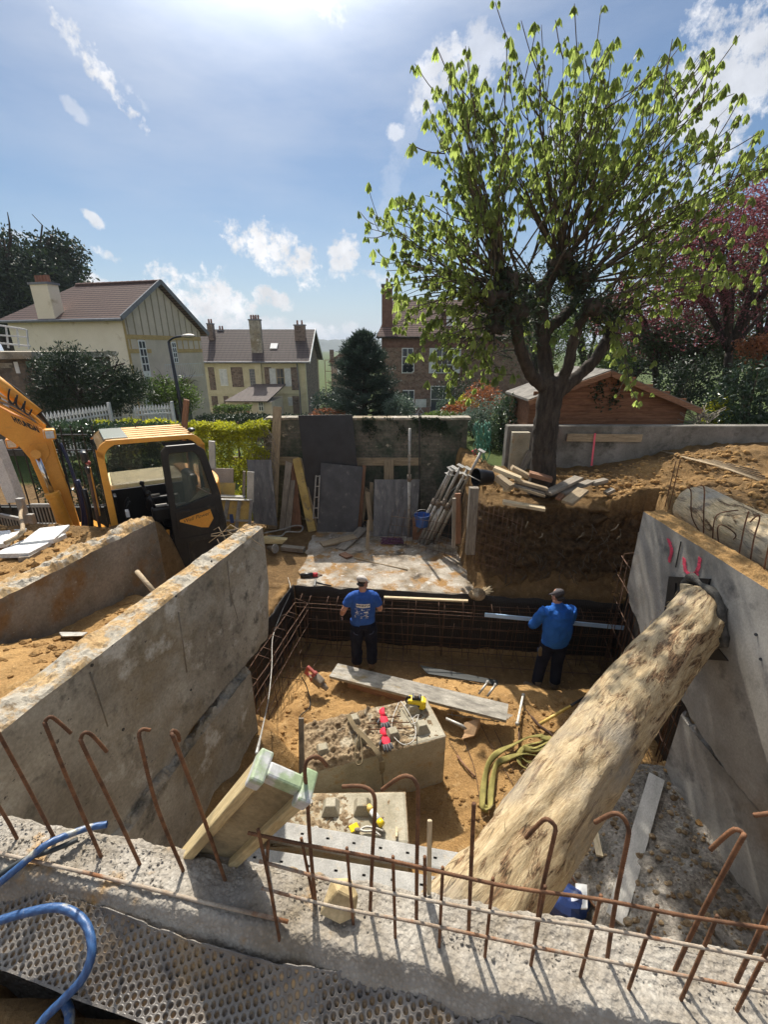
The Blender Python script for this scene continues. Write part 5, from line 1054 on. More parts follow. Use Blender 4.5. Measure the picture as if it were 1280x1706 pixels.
def worker_b():
    foot = PZ(912, 1147, -5.03); e = empty('person', (foot.x, foot.y, -5.05), R(6)); tag(e, 'worker with a dark cap and a plain blue long-sleeved jacket, seen from behind', 'person')
    lean = .05; sh, elL, wrL = V(-.21, .06, 1.40), V(-.31, .14, 1.13), V(-.20, .36, 1.02); shR, elR, wrR = V(.21, .06, 1.40), V(.29, .16, 1.13), V(.13, .38, 1.04)
    hp, f = head_parts(V(.01, .12, 1.60), R(24), R(24))
    body = hp + [([V(0, .05, 1.38), V(0, .075, 1.47), V(0, .11, 1.56)], [.08, .068, .065], 1), ([V(0, .0, .92), V(0, .0, 1.1), V(0, .03, 1.3), V(0, .05, 1.42)], [.16, .16, .175, .13], .66), ([sh.lerp(elL, .2), elL], [.05, .044], 1), ([elL, wrL], [.044, .030], 1), ([shR.lerp(elR, .2), elR], [.05, .044], 1), ([elR, wrR], [.044, .030], 1),
        ([V(-.09, 0, .92), V(-.12, .03, .5), V(-.17, .02, .12)], [.09, .06, .045], 1), ([V(.09, 0, .92), V(.10, .03, .5), V(.10, 0, .12)], [.09, .06, .045], 1)]
    hand(body, wrL, (wrL - elL), (0, 0, 1), 1); hand(body, wrR, (wrR - elR), (0, 0, 1), -1)
    capsule_mesh(body, .0062, 'body', K['skin'], e, 3)
    j = [([V(0, -.005, .90), V(0, -.02, 1.05), V(0, -.01, 1.2), V(0, .02, 1.34), V(0, .05, 1.44)], [.205, .215, .225, .222, .16], .68), ([V(-.17, .05, 1.395), V(0, .05, 1.43), V(.17, .05, 1.395)], [.088, .09, .088], 1), ([V(0, .05, 1.42), V(0, .085, 1.525)], [.11, .078], .95),
        ([V(-.16, .05, 1.41), sh, elL], [.09, .088, .066], 1), ([elL, wrL], [.066, .048], 1), ([V(.16, .05, 1.41), shR, elR], [.09, .088, .066], 1), ([elR, wrR], [.066, .048], 1)]
    jo = capsule_mesh(j, .009, 'jacket', K['bluej'], e, 3)
    tex = bpy.data.textures.new('folds', 'CLOUDS'); tex.noise_scale = .085; dm = jo.modifiers.new('d', 'DISPLACE'); dm.texture = tex; dm.strength = .032; dm.mid_level = .5
    capsule_mesh([([V(0, -.005, .925), V(0, -.005, .90)], [.213, .206], .69)], .009, 'hem', K['bluej'], jo, 2)
    tr = [([V(0, .0, .96), V(0, .0, .84)], [.185, .188], .74), ([V(-.095, .0, .9), V(-.12, .03, .66), V(-.14, .04, .48), V(-.18, .02, .14)], [.115, .10, .088, .080], 1.02), ([V(.095, 0, .9), V(.105, .02, .66), V(.11, .03, .48), V(.11, .0, .14)], [.115, .10, .088, .080], 1.02)]
    to = capsule_mesh(tr, .010, 'trousers', K['navy'], e, 3)
    MB().box((-.205, .05, .73), (.03, .08, .06)).build('knee_pad', K['navyl'], to, bevel=.01); MB().tube(spline([(-.19, .0, .82), (-.225, -.02, .78), (-.215, -.02, .70)], 3), .028, 8).build('hanging_glove', K['strapb'], to, smooth=True)
    for x, a, dx in ((-.18, .9, -.14), (.11, .2, .02)):
        capsule_mesh([([V(x, -.035, .05), V(x + dx * .5, .05, .05), V(x + dx, .13, .04)], [.053, .052, .044], .8), ([V(x, -.02, .07), V(x, -.01, .2)], [.052, .060], 1)], .009, 'boot', K['boot'], e, 3)
    ax = rotz(R(28)) @ V(1, 0, 0)
    capsule_mesh([([f(0, -.035, .02), f(0, -.02, .05)], [.082, .080], 1.02, ax), ([f(0, -.05, -.01), f(0, -.055, -.035)], [.072, .060], .8, ax)], .006, 'hair', K['hair'], e, 2)
    co = capsule_mesh([([f(0, -.018, .055), f(0, -.015, .085), f(0, -.008, .108)], [.088, .085, .064], 1.08, ax)], .006, 'cap', K['cap_d'], e, 3)
    capsule_mesh([([f(0, .07, .062), f(0, .14, .050)], [.066, .048], .16, ax)], .006, 'peak', K['cap_d'], co, 2)
    for s_ in (-1, 1): MB().ball(f(s_ * .031, .076, .035), .011, 10, 6).build('eye', K['white'], e, smooth=True)
    return e
worker_a(); worker_b()
a_, b_ = PY(808, 1024, 6.12), PY(1040, 1046, 5.98); tag(MB().bar(a_, b_, .022, .07).build('straightedge', K['alu'], bevel=.002), 'long pale blue aluminium straightedge lying across the top of the back cage', 'straightedge')

# ---------------------------------------------------------------- mini excavator
def excavator():
    TH = R(215); e = empty('mini_excavator', (-3.33, 6.34, -3.42), 0, (R(0), R(-1.5), TH))
    tag(e, 'orange and black mini excavator with its door open behind the short stained wall', 'excavator')
    MW = Matrix.Translation(e.location) @ e.rotation_euler.to_matrix().to_4x4(); MI = MW.inverted()
    def lp(px, py, y=-.12):
        a_, b_ = MI @ V(0, 0, 0), MI.to_3x3() @ ray(px, py); t_ = (y - a_.y) / b_.y; q = a_ + b_ * t_; return (q.x, q.z)
    xf, xr, y0, y1, zt, zb = .82, -.40, -.02, .95, 2.37, 1.02
    # cab shell: rounded side frames, roof, glass
    def side_outline(x0, x1, z0, z1, r):
        P = [(x0 + .10, z0), (x0, z0)] if False else []
        P = [(x1, z0), (x1 + .015, z1 - r)]
        for a in np.linspace(0, 90, 7): P.append((x1 - r + .015 + r * math.cos(R(a)), z1 - r + r * math.sin(R(a))))
        for a in np.linspace(90, 180, 7): P.append((x0 + r + r * math.cos(R(a)), z1 - r + .02 + r * math.sin(R(a)) - .02))
        P += [(x0, z1 - r), (x0 - .02, z0 + .45), (x0 + .04, z0 + .30)]
        return P
    out = side_outline(xr, xf, zb - .35, zt, .19)
    for y in (y1, y0 + .05):
        P = [V(x, y, z) for x, z in out]; mb = MB()
        Q = spline(P, 2); cx, cz = .2, 1.7; inner = [V(p.x + (cx - p.x) * .12, p.y, p.z + (cz - p.z) * (.09 if p.z > 1.9 else .03)) for p in Q]
        n = len(Q); vs = []; 
        for p, q in zip(Q, inner): vs += [p, q, q - V(0, .05, 0), p - V(0, .05, 0)]
        fs = [(i * 4 + k, (i + 1) * 4 + k, (i + 1) * 4 + (k + 1) % 4, i * 4 + (k + 1) % 4) for i in range(n - 1) for k in range(4)] + [(0, 1, 2, 3), (n * 4 - 1, n * 4 - 2, n * 4 - 3, n * 4 - 4)]
        mb.add(vs, fs); mb.build('side_frame', K['orange'], e, bevel=.008)
    roof = [(x, z) for x, z in out if z > zt - .13]; roof = sorted(roof, key=lambda q: q[0])
    mb = MB(); vs = []
    for x, z in roof: vs += [V(x, y0 + .03, z - .004), V(x, y1 - .03, z - .004)]
    mb.add(vs, [(i * 2, i * 2 + 1, i * 2 + 3, i * 2 + 2) for i in range(len(roof) - 1)])
    for k in range(5): y = y0 + .14 + k * .17; mb.bar((xr + .12, y, zt + .002), (.46, y, zt - .003), .06, .018)
    o = mb.build('roof', K['roofp'], e, bevel=.006); 
    MB().box((.60, .46, zt + .004), (.26, .80, .02)).build('roof_glass', K['glassr'], e, bevel=.008)
    mb = MB().prism([V(.72, y0 + .06, zt), V(.80, y0 + .06, zt - .06), V(xf + .02, y0 + .06, zt - .18), V(xf + .02, y0 + .06, zb)][::1] + [V(xf - .0, y0 + .06, zb), V(xf - .0, y0 + .06, zt - .18), V(.785, y0 + .06, zt - .07), V(.72, y0 + .06, zt - .015)], (0, .84, 0)); mb.build('windscreen', K['glass'], e)
    MB().box((.2, y0 + .07, 1.27), (1.1, .03, .50)).build('inner_panel', K['black'], e); MB().box((.2, y0 + .02, 1.90), (1.0, .008, .66)).build('far_window', K['glass'], e); MB().box((xr + .02, .46, 1.95), (.008, .8, .55)).build('rear_window', K['glass'], e)
    MB().bar((xr + .02, y0 + .05, zb), (xr + .02, y0 + .05, zt - .1), .05).build('rear_pillar', K['blackm'], e); MB().bar((xf, y0 + .05, zb), (xf - .0, y0 + .05, zt - .12), .05).build('front_pillar', K['blackm'], e)
    mb = MB(); Q = [V(x, y1 - .03, z) for x, z in ((xr + .03, 1.45), (xr + .02, 2.18), (xr + .14, 2.28), (.12, 2.29), (.10, 2.24), (xr + .20, 2.22), (xr + .10, 2.1), (xr + .10, 1.45))]; mb.prism(Q, (0, -.03, 0)); mb.build('window_seal', K['black'], e)
    # interior
    MB().box((-.05, .42, 1.12), (.50, .50, .14)).build('seat', K['black'], e, bevel=.04); MB().box((-.26, .42, 1.45), (.14, .48, .62)).build('backrest', K['black'], e, bevel=.05)
    MB().box((.55, .42, .96), (.55, .8, .05)).build('floor_plate', K['blackm'], e)
    for y in (.14, .70):
        MB().box((.10, y, 1.28), (.46, .13, .20)).build('console', K['black'], e, bevel=.03); MB().tube([(.28, y, 1.36), (.33, y, 1.56)], .022, 10).build('joystick', K['black'], e, smooth=True); MB().ball((.335, y, 1.59), .035).build('knob', K['black'], e, smooth=True)
        MB().box((.2, y, 1.395), (.14, .06, .02)).build('switch_panel', K['steel'], e)
    for y in (.32, .52): MB().tube([(.62, y, 1.0), (.60, y, 1.38), (.55, y, 1.46)], .014, 8).build('travel_lever', K['blackm'], e, smooth=True)
    MB().box((.70, .15, 1.35), (.05, .22, .26)).build('monitor', K['black'], e, bevel=.015); MB().box((.62, .78, 1.38), (.04, .10, .08)).build('label_plate', K['white'], e)
    # door swung open against the rear of the cab
    d = bpy.data.objects.new('door', None); _link(d, e); d.location = (.02, y1 + .085, 0); d.rotation_euler = (0, 0, R(4))
    # door as part: a single mesh body with window and decals as sub-parts
    bpy.data.objects.remove(d)
    X = lambda x: x; yd = y1 + .10; o1 = [(.16, .93), (.165, 2.2), (.10, 2.27), (-.25, 2.27), (-.36, 2.18), (-.50, 1.55), (-.53, 1.15), (-.50, .93)]
    i1 = [(.08, 1.44), (.085, 2.13), (.06, 2.17), (-.21, 2.17), (-.28, 2.10), (-.385, 1.60), (-.385, 1.56)]
    mb = MB(); P = [V(x, yd, z) for x, z in o1]
    def ringpanel(mb, outer, inner, y, th):
        no, ni = len(outer), len(inner); vs = [V(x, y, z) for x, z in outer] + [V(x, y, z) for x, z in inner]; bm = bmesh.new(); bv = [bm.verts.new(v) for v in vs]; es = [bm.edges.new((bv[i], bv[(i + 1) % no])) for i in range(no)] + [bm.edges.new((bv[no + i], bv[no + (i + 1) % ni])) for i in range(ni)]
        bmesh.ops.triangle_fill(bm, edges=es, use_beauty=True); bm.normal_update(); r_ = bmesh.ops.extrude_face_region(bm, geom=bm.faces[:]); bmesh.ops.translate(bm, verts=[v for v in r_['geom'] if isinstance(v, bmesh.types.BMVert)], vec=(0, th, 0)); bm.verts.index_update()
        mb.add([v.co.copy() for v in bm.verts], [tuple(v.index for v in f.verts) for f in bm.faces]); bm.free()
    ringpanel(mb, o1, i1, yd, .05); door = mb.build('door', K['blackm'], e, bevel=.010)
    MB().prism([V(x, yd + .02, z) for x, z in i1], (0, .008, 0)).build('door_glass', K['glass'], door)
    ringpanel(mb := MB(), [(x * .93 - .008, z * .93 + .09) for x, z in [(.13, .97), (.12, 1.40), (-.44, 1.42), (-.50, 1.2), (-.47, .97)]], [(x * .85 - .02, z * .85 + .19) for x, z in [(.13, .97), (.12, 1.40), (-.44, 1.42), (-.50, 1.2), (-.47, .97)]], yd + .052, .008); mb.build('lower_moulding', K['blackm'], door, bevel=.004)
    MB().prism([V(x, yd + .051, z) for x, z in ((.06, 1.275), (-.34, 1.36), (-.37, 1.22), (-.29, 1.10), (-.20, 1.12), (.06, 1.25))], (0, .003, 0)).build('decal', K['orange'], door)
    def put_text(s, size, c, xd, zd, m, par, name='lettering', bold=0, shear=0, tall=1):
        v, f_ = text_mesh(s, size, bold); c, xd, zd = Vector(c), Vector(xd).normalized(), Vector(zd).normalized(); mb = MB(); mb.add([c + xd * (q.x + q.y * shear) + zd * q.y * tall for q in v], f_); return mb.build(name, m, par, fix=False)
    put_text('Well Power', .072, (-.155, yd + .0555, 1.275), (-1, 0, .17), (0, 0, 1), K['black'], door, shear=.25)
    MB().bar((-.385, yd + .03, 1.56), (-.22, yd + .06, 1.69), .012, .012).build('wiper', K['grit'], door); MB().box((-.02, yd + .06, 1.39), (.12, .02, .03)).build('door_handle', K['black'], door, bevel=.008)
    MB().prism([V(x, yd - .035, z) for x, z in ((-.10, 1.48), (-.36, 1.50), (-.385, 1.62), (-.30, 1.66))], (0, .004, 0)).build('cover_behind_glass', K['cream_p'], door)
    # house, counterweight and far side cover
    mb = MB(); P = []
    for a in np.linspace(-95, 95, 15): P.append(V(-.26 - .50 * math.cos(R(a)), -.02 + .98 * math.sin(R(a)) , .46))
    mb.prism([V(.25, .96, .46)] + P[::-1] + [V(.25, -.95, .46)], (0, 0, .56)); mb.build('counterweight', K['blackm'], e, bevel=.05)
    mb = MB(); P = [V(-.30 - .42 * math.cos(R(a)), .0 + .90 * math.sin(R(a)), .98) for a in np.linspace(-90, 90, 13)]; mb.prism([V(-.28, .90, .98)] + P[::-1] + [V(-.28, -.90, .98)], (0, 0, .62)); mb.build('engine_hood', K['orange'], e, bevel=.06)
    MB().box((.05, -.52, 1.25), (1.35, .86, .62)).build('side_cover', K['cream_p'], e, bevel=.06)
    for k in range(6): a = R(62 + k * 4.5); MB().box((-.30 - .43 * math.cos(a), .915 * math.sin(a), 1.20 + .0 * k), (.035, .012, .30), rotz(R(20 - 3 * k))).build('vent_slat', K['black'], e)
    q9 = lp(279, 905, .97); put_text('-9A', .115, (q9[0], .968, q9[1]), (-1, 0, 0), (0, 0, 1), K['white'], e, bold=.003, shear=.2)
    MB().bar((.24, y1 + .01, .72), (.20, y1 + .01, 1.12), .03, .04).build('step_post', K['orange'], e, bevel=.006)
    MB().box((.45, .5, .75), (.95, 1.0, .42)).build('cab_base', K['blackm'], e, bevel=.03)
    # tracks
    for y in (-.72, .72):
        mb = MB(); prof = []
        for a in np.linspace(90, 270, 9): prof.append(V(-.72 + .2 * math.cos(R(a)), 0, .2 + .2 * math.sin(R(a))))
        for a in np.linspace(-90, 90, 9): prof.append(V(.72 + .2 * math.cos(R(a)), 0, .2 + .2 * math.sin(R(a))))
        mb.prism([p + V(0, y - .16, 0) for p in prof], (0, .32, 0)); tr_ = mb.build('track', K['rubber'], e, bevel=.01)
        for k in range(14): MB().box((-.72 + k * .11, y, .405), (.035, .32, .02)).build('grouser', K['rubber'], tr_)
    MB().box((0, 0, .34), (.8, 1.1, .18)).build('undercarriage', K['blackm'], e); MB().tube([(0, 0, .40), (0, 0, .5)], .34, 24).build('slew_ring', K['blackm'], e)
    # boom (in the plane y = -0.10)
    yb = -.12; w = .20
    def plate(pts, m=K['orange'], name='boom', width=w, bev=.015): 
        o_ = MB().prism([V(x, yb - width / 2, z) for x, z in pts], (0, width, 0)).build(name, m, e, bevel=bev); return o_
    plate([(.85, .55), (1.20, .50), (1.26, .75), (1.22, 1.02), (1.02, 1.05), (.86, .9)], K['orange'], 'boom_bracket', .30)
    plate([lp(*q) for q in ((142, 905), (134, 876), (114, 811), (98, 768), (88, 735), (74, 716), (48, 700), (18, 686), (-10, 670), (-60, 642), (-180, 580), (-180, 622), (-60, 686), (-10, 714), (33, 742), (50, 762), (66, 800), (88, 850), (108, 905))], K['orange'], 'boom')
    boom = e.children[-1]
    mb = MB(); [mb.prism([V(x, yb + s_ * (w / 2 + .001) - (.014 if s_ < 0 else 0), z) for x, z in [lp(*q) for q in ((72, 775), (84, 752), (78, 735), (52, 738), (44, 752), (56, 770))]], (0, .014, 0)) for s_ in (-1, 1)]; mb.build('cylinder_lug', K['orange'], boom, bevel=.004)
    A0, A1, A2 = lp(22, 697), lp(66, 716), lp(44, 706); tx = V(A1[0] - A0[0], 0, A1[1] - A0[1]); put_text('HYUNDAI', tx.length * .215, (A2[0], yb + w / 2 + .004, A2[1]), tx, (.25, 0, 1), K['black'], boom, bold=.004, tall=1.7)
    L3 = lambda px, py, dy=.24: V(lp(px, py, yb + dy)[0], yb + dy, lp(px, py, yb + dy)[1])
    MB().tube([L3(128, 915), L3(89, 824)], .072, 18).build('cylinder_barrel', K['orange'], e, smooth=False); smooth_by_angle(e.children[-1])
    MB().tube([L3(90, 828), L3(86, 820)], .088, 18).build('cylinder_collar', K['orange'], e, bevel=.01)
    MB().tube([L3(87, 822), L3(62, 760)], .030, 14).build('cylinder_rod', K['chrome'], e, smooth=True); MB().tube([L3(60, 757, .12), L3(60, 757, .30)], .06, 16).build('rod_eye', K['orange'], e, bevel=.01)
    MB().tube([L3(62, 690, 0), L3(10, 648, 0), L3(-40, 610, 0)], .075, 14).build('cylinder_barrel', K['orange'], e, smooth=True)
    for k in range(3): MB().tube(spline([L3(130, 880, -.02 + .03 * k), L3(112, 800, -.02 + .03 * k), L3(98, 745, -.02 + .03 * k), L3(82, 710, .02 * k), L3(58, 684 - 3 * k, .0), L3(25, 655 - 4 * k, .0), L3(-30, 622 - 4 * k, 0)], 5), .016, 8).build('hydraulic_hose', K['rubber'], e, smooth=True)
    for k in range(3): MB().tube(spline([L3(76, 716 - 3 * k, .12), L3(52, 702 - 6 * k, .12), L3(20, 684 - 7 * k, .12), L3(-20, 664 - 8 * k, .12)], 4), .014, 8).build('steel_pipe', K['orange'], e, smooth=True)
    for k in range(3): MB().tube(spline([L3(16 + 13 * k, 648 + 10 * k, .13), L3(14 + 13 * k, 664 + 10 * k, .16), L3(22 + 13 * k, 673 + 9 * k, .16), L3(27 + 13 * k, 662 + 10 * k, .13)], 4), .010, 6).build('looped_hose', K['rubber'], e, smooth=True)
    MB().tube(spline([L3(-10, 668, .14), L3(20, 676, .15), L3(45, 690, .15), L3(60, 704, .13)], 4), .011, 6).build('looped_hose', K['grit'], e, smooth=True)
    for (px_, py_, dy) in ((83, 723, .24), (20, 738, -.30)):
        q = L3(px_, py_, dy); lx, ly, lz = q
        L_ = MB().box((lx, ly, lz), (.12, .15, .13)).build('work_light', K['orange'], e, bevel=.02); MB().box((lx + .061, ly, lz), (.006, .11, .09)).build('lens', K['whitew'], L_, bevel=.003); MB().box((lx, ly + .078, lz), (.085, .006, .09)).build('lens_side', K['whitew'], L_, bevel=.003)
    MB().tube(spline([L3(138, 900, .1), L3(136, 840, .1), L3(118, 780, .05), L3(100, 738, .0)], 5), .02, 8).build('hydraulic_hose', K['navyhose'], e, smooth=True)
    MB().tube(spline([L3(146, 905, .1), L3(142, 850, .1), L3(128, 800, .1)], 5), .035, 8).build('hose_bundle', K['navyhose'], e, smooth=True)
    MB().tube(spline([L3(152, 900, .25), L3(150, 860, .25), L3(140, 815, .2)], 5), .035, 8).build('hose_bundle', K['black'], e, smooth=True)
    # handrail and mirrors at the front corner
    MB().tube([(.95, .93, 1.05), (.95, .93, 2.1)], .018, 8).build('grab_rail', K['rustd'], e, smooth=True)
    MB().box((.93, .90, 1.75), (.03, .035, .62)).build('rail_guard', K['orange'], e, bevel=.01)
    MB().box((.96, .93, 2.20), (.07, .16, .14)).build('mirror', K['black'], e, bevel=.03); MB().box((.95, .93, 2.04), (.05, .13, .09)).build('mirror', K['black'], e, bevel=.025); MB().ball((.93, .84, 2.1), .03).build('beacon_lamp', K['redp'], e, smooth=True)
    MB().ball((xr + .12, .84, zt + .04), (.05, .07, .03)).build('antenna', K['black'], e, smooth=True); MB().tube([(xr + .7, .1, zt), (xr + .64, .1, zt + .1)], .006, 6).build('aerial', K['black'], e)
    # arm and bucket, reaching round out of the frame to the soil
    minv = (Matrix.Translation(e.location) @ e.rotation_euler.to_matrix().to_4x4()).inverted(); L2 = lambda p: minv @ Vector(p)
    MB().bar(L2((-5.32, 5.02, .05)), L2((-4.62, 3.36, -1.42)), .16, .24).build('arm', K['orange'], e, bevel=.02)
    c = L2((-3.72, 3.32, -1.62)); mb = MB(); wld = lambda x, y, z: L2((-3.80 + x, 3.30 + y, -1.72 + z)); prof = [(-.9, .05, .40), (-.35, 0, .36), (-.02, 0, .22), (.075, 0, .02), (.06, 0, -.20), (-.05, 0, -.40), (-.09, 0, -.40), (-.02, 0, -.18), (-.02, 0, .0), (-.10, 0, .15), (-.4, 0, .26), (-.9, 0, .30)]
    mb.prism([wld(x, y - .17, z) for x, y, z in prof], L2((0, .34, 0)) - L2((0, 0, 0))); mb.build('bucket', K['grit'], e, bevel=.012)
    return e
excavator()

# ---------------------------------------------------------------- yard behind the pit
YZ = -4.035
def PG(px, py, z=YZ): return PZ(px, py, z)
def lean_board(name, bl, br, tr, tl, dtop, m, label, cat, th=.03, dbase=None, z=YZ, group=None):
    a, b = (PG(*bl, z), PG(*br, z)) if dbase is None else (PY(*bl, dbase), PY(*br, dbase))
    y0 = (a.y + b.y) / 2; a = PY(*bl, y0); b = PY(*br, y0); c, d = PY(*tr, y0 + dtop), PY(*tl, y0 + dtop)
    return tag(panel(name, a, b, c, d, th, m), label, cat, group)
# garden wall
e = tag(MB().box((0, 0, 0), (4.80, .26, 2.62)).build('garden_wall', K['garden'], loc=(-.44, 10.40, -2.87), bevel=.02), 'mossy green garden wall behind the leaning boards', 'wall')
mb = MB(); x = -2.75
while x < 1.83: w_r = random.uniform(.25, .5); mb.box((x + w_r / 2, 10.40, -1.54 + random.uniform(-.01, .012)), (w_r - .01, .33, .06)); x += w_r
child(mb.build('coping', K['concrete'], bevel=.012), e)
tag(board('waler_board', PY(380, 768, 10.2), PY(498, 768, 10.2), .20, .035, K['wood'], up=(0, 1, 0)), 'horizontal board fixed low on the garden wall left of the tall black sheet', 'board')
tag(board('waler_board', PY(592, 769, 10.2), PY(701, 769, 10.2), .19, .035, K['wood'], up=(0, 1, 0)), 'horizontal board fixed on the garden wall right of the tall black sheet', 'board')
lean_board('plywood_sheet', (518, 880), (606, 880), (587, 691), (497, 692), .28, K['fblack'], 'tall clean black plywood sheet leaning on the garden wall, highest of all', 'plywood sheet', .022)
lean_board('plywood_sheet', (528, 886), (595, 889), (605, 778), (535, 771), .34, K['fdark'], 'charcoal plywood sheet spattered with cement in front of the tall black sheet', 'plywood sheet', .022)
lean_board('plywood_sheet', (622, 893), (692, 897), (700, 799), (624, 799), .30, K['fgrey'], 'worn grey plywood sheet behind the upright steel prop', 'plywood sheet', .022)
lean_board('plywood_sheet', (423, 872), (462, 876), (452, 766), (411, 766), .30, K['fgrey'], 'weathered grey sheet behind the tallest plank', 'plywood sheet', .022, dbase=9.35)
lean_board('plank', (446, 880), (461, 882), (469, 678), (455, 677), .45, K['wood'], 'tallest plank, rising above the garden wall top', 'plank', .05)
lean_board('plank', (465, 884), (473, 884), (487, 772), (476, 768), .30, K['woodg'], 'narrow grey weathered plank just right of the tallest plank', 'plank', .03, group='planks leaning on the garden wall')
lean_board('plank', (474, 884), (484, 884), (492, 800), (484, 800), .3, K['woodg'], 'shorter grey plank between the grey one and the reddish one', 'plank', .03, group='planks leaning on the garden wall')
lean_board('plank', (486, 880), (503, 879), (492, 770), (485, 772), .25, K['woodr'], 'reddish plank left of the yellow formwork board', 'plank', .03, group='planks leaning on the garden wall')
lean_board('formwork_board', (514, 887), (527, 884), (500, 762), (487, 765), .42, K['yply'], 'slanting yellow formwork board left of the charcoal sheet', 'board', .05)
lean_board('plank', (527, 884), (531, 884), (503, 764), (500, 762), .42, K['wood'], 'narrow pale edge board touching the slanting yellow formwork board', 'plank', .05)
lean_board('plank', (596, 884), (602, 882), (610, 776), (604, 775), .30, K['woodr'], 'narrow brown plank along the right edge of the charcoal sheet', 'plank', .03)
lean_board('plank', (600, 880), (604, 880), (616, 816), (609, 811), .3, K['wood'], 'leftmost of three short sticks between the charcoal sheet and the worn grey sheet', 'plank', .03)
lean_board('plank', (616, 886), (623, 886), (616, 820), (608, 818), .3, K['wood'], 'crossing middle stick between the charcoal sheet and the worn grey sheet', 'plank', .03)
lean_board('plank', (616, 880), (621, 880), (622, 804), (616, 803), .28, K['wood'], 'rightmost upright stick beside the worn grey sheet', 'plank', .03)
lean_board('plank', (609, 917), (615, 917), (616, 866), (612, 866), .25, K['wood'], 'short stick propped in front of the lying offcuts', 'plank', .03)
lean_board('plank', (641, 860), (656, 860), (656, 766), (640, 766), .1, K['wood'], 'short upright board above the worn grey sheet', 'board', .03, dbase=10.0)
o = MB(); a, b, c, d = PY(522, 864, 9.45), PY(530, 864, 9.45), PY(533, 792, 9.65), PY(527, 792, 9.65); o.bar(a, d, .025); o.bar(b, c, .025)
for t in (.02, .25, .5, .75, .98): o.bar(a.lerp(d, t), b.lerp(c, t), .02)
tag(o.build('ladder_bracket', K['steel']), 'small grey ladder-like steel bracket at the left edge of the charcoal sheet', 'bracket')
for i, (a, b, w_, lb) in enumerate((((536, 908), (592, 893), .24, 'warped lying offcut, left of the heap in front of the charcoal sheet'), ((567, 915), (606, 880), .24, 'thick lying offcut slanting up to the sticks'), ((570, 922), (583, 928), .16, 'dark square scrap of wood in front of the lying offcuts'))):
    tag(board('wood_offcut', PG(*a, YZ + .04), PG(*b, YZ + .10 - .05 * (i > 1)), w_, .04, (K['wood'], K['woodg'], K['woodr'])[i], warp=.01), lb, 'offcut')
tag(MB().tube([PG(591, 930, YZ + .02), PG(634, 940, YZ + .02), PG(679, 950, YZ + .02)], .022, 8).build('wooden_pole', K['wood'], smooth=True), 'thin wooden pole lying alone on the slab', 'pole')
# purple net
mb = MB(); r_ = random.Random(5)
for k in range(14): q = [PG(645 + r_.uniform(-12, 28), 900 + r_.uniform(-5, 6), YZ + r_.uniform(.02, .07)) for _ in range(4)]; mb.tube(spline(q, 4), .008, 5)
tag(mb.build('net', K['purple'], smooth=True), 'crumpled purple net at the foot of the worn grey sheet', 'net')
# upright prop, posts
def prop(a, b, label, group=None, plate=True):
    a, b = Vector(a), Vector(b); e = empty('steel_prop', a); tag(e, label, 'steel prop', group); m_ = a.lerp(b, .58)
    child(MB().tube([a, m_], .034, 12).build('outer_tube', K['steel'], smooth=True), e); child(MB().tube([m_, b], .027, 12).build('inner_tube', K['steel'], smooth=True), e)
    d = (b - a).normalized(); child(MB().tube([m_ - d * .10, m_ + d * .04], .046, 12).build('threaded_collar', K['grit'], smooth=True), e)
    q = Matrix.Rotation(0, 3, 'Z'); rot = d.to_track_quat('Z', 'Y').to_matrix()
    if plate: child(MB().box(b, (.14, .14, .008), rot).build('head_plate', K['steel'], bevel=.002), e)
    child(MB().box(a, (.13, .13, .008), rot).build('foot_plate', K['steel'], bevel=.002), e)
    for s_ in range(5): c = m_ + d * (.08 + .12 * s_); child(MB().tube([c + V(0, -.03, 0), c + V(0, -.024, 0)], .007, 6).build('pin_hole', K['black']), e) if (c - b).dot(d) < -.05 else None
    child(MB().tube([m_ - d * .06 + V(-.05, -.03, 0), m_ - d * .06 + V(.07, -.03, .01)], .008, 6).build('handle_pin', K['rust']), e)
    return e
a = PG(681, 896); prop(a, PY(683, 714, a.y + .02), 'upright steel prop standing in front of the worn grey sheet', plate=False)
tag(MB().bar(PY(699, 880, 9.7), PY(699, 688, 9.7), .03, .03).build('iron_post', K['black']), 'thin black iron post right of the upright prop', 'post')
tag(MB().bar(PY(400, 790, 9.9), PY(396, 703, 9.9), .03, .03).build('iron_post', K['rustd']), 'thin rusty iron post standing in the yellow hedge', 'post')
pr = [((690, 897), (752, 781)), ((697, 905), (757, 779)), ((702, 907), (764, 786)), ((708, 909), (768, 776)), ((712, 908), (775, 790)), ((718, 904), (780, 780)), ((724, 906), (803, 751)), ((704, 902), (749, 790))]
lbs = ['leftmost of the leaning steel props', 'second leaning steel prop from the left', 'third leaning steel prop from the left, in front', 'middle leaning steel prop at the back', 'fifth leaning steel prop from the left', 'sixth leaning steel prop from the left', 'longest leaning steel prop, whose head sticks out highest on the right', 'short steel prop low at the left of the leaning bundle']
for i, (q, t) in enumerate(pr):
    a = PG(*q, YZ); b = PY(*t, 8.35 + .05 * (i % 3)); prop(a, b, lbs[i], 'steel props leaning in a bundle against the bank')
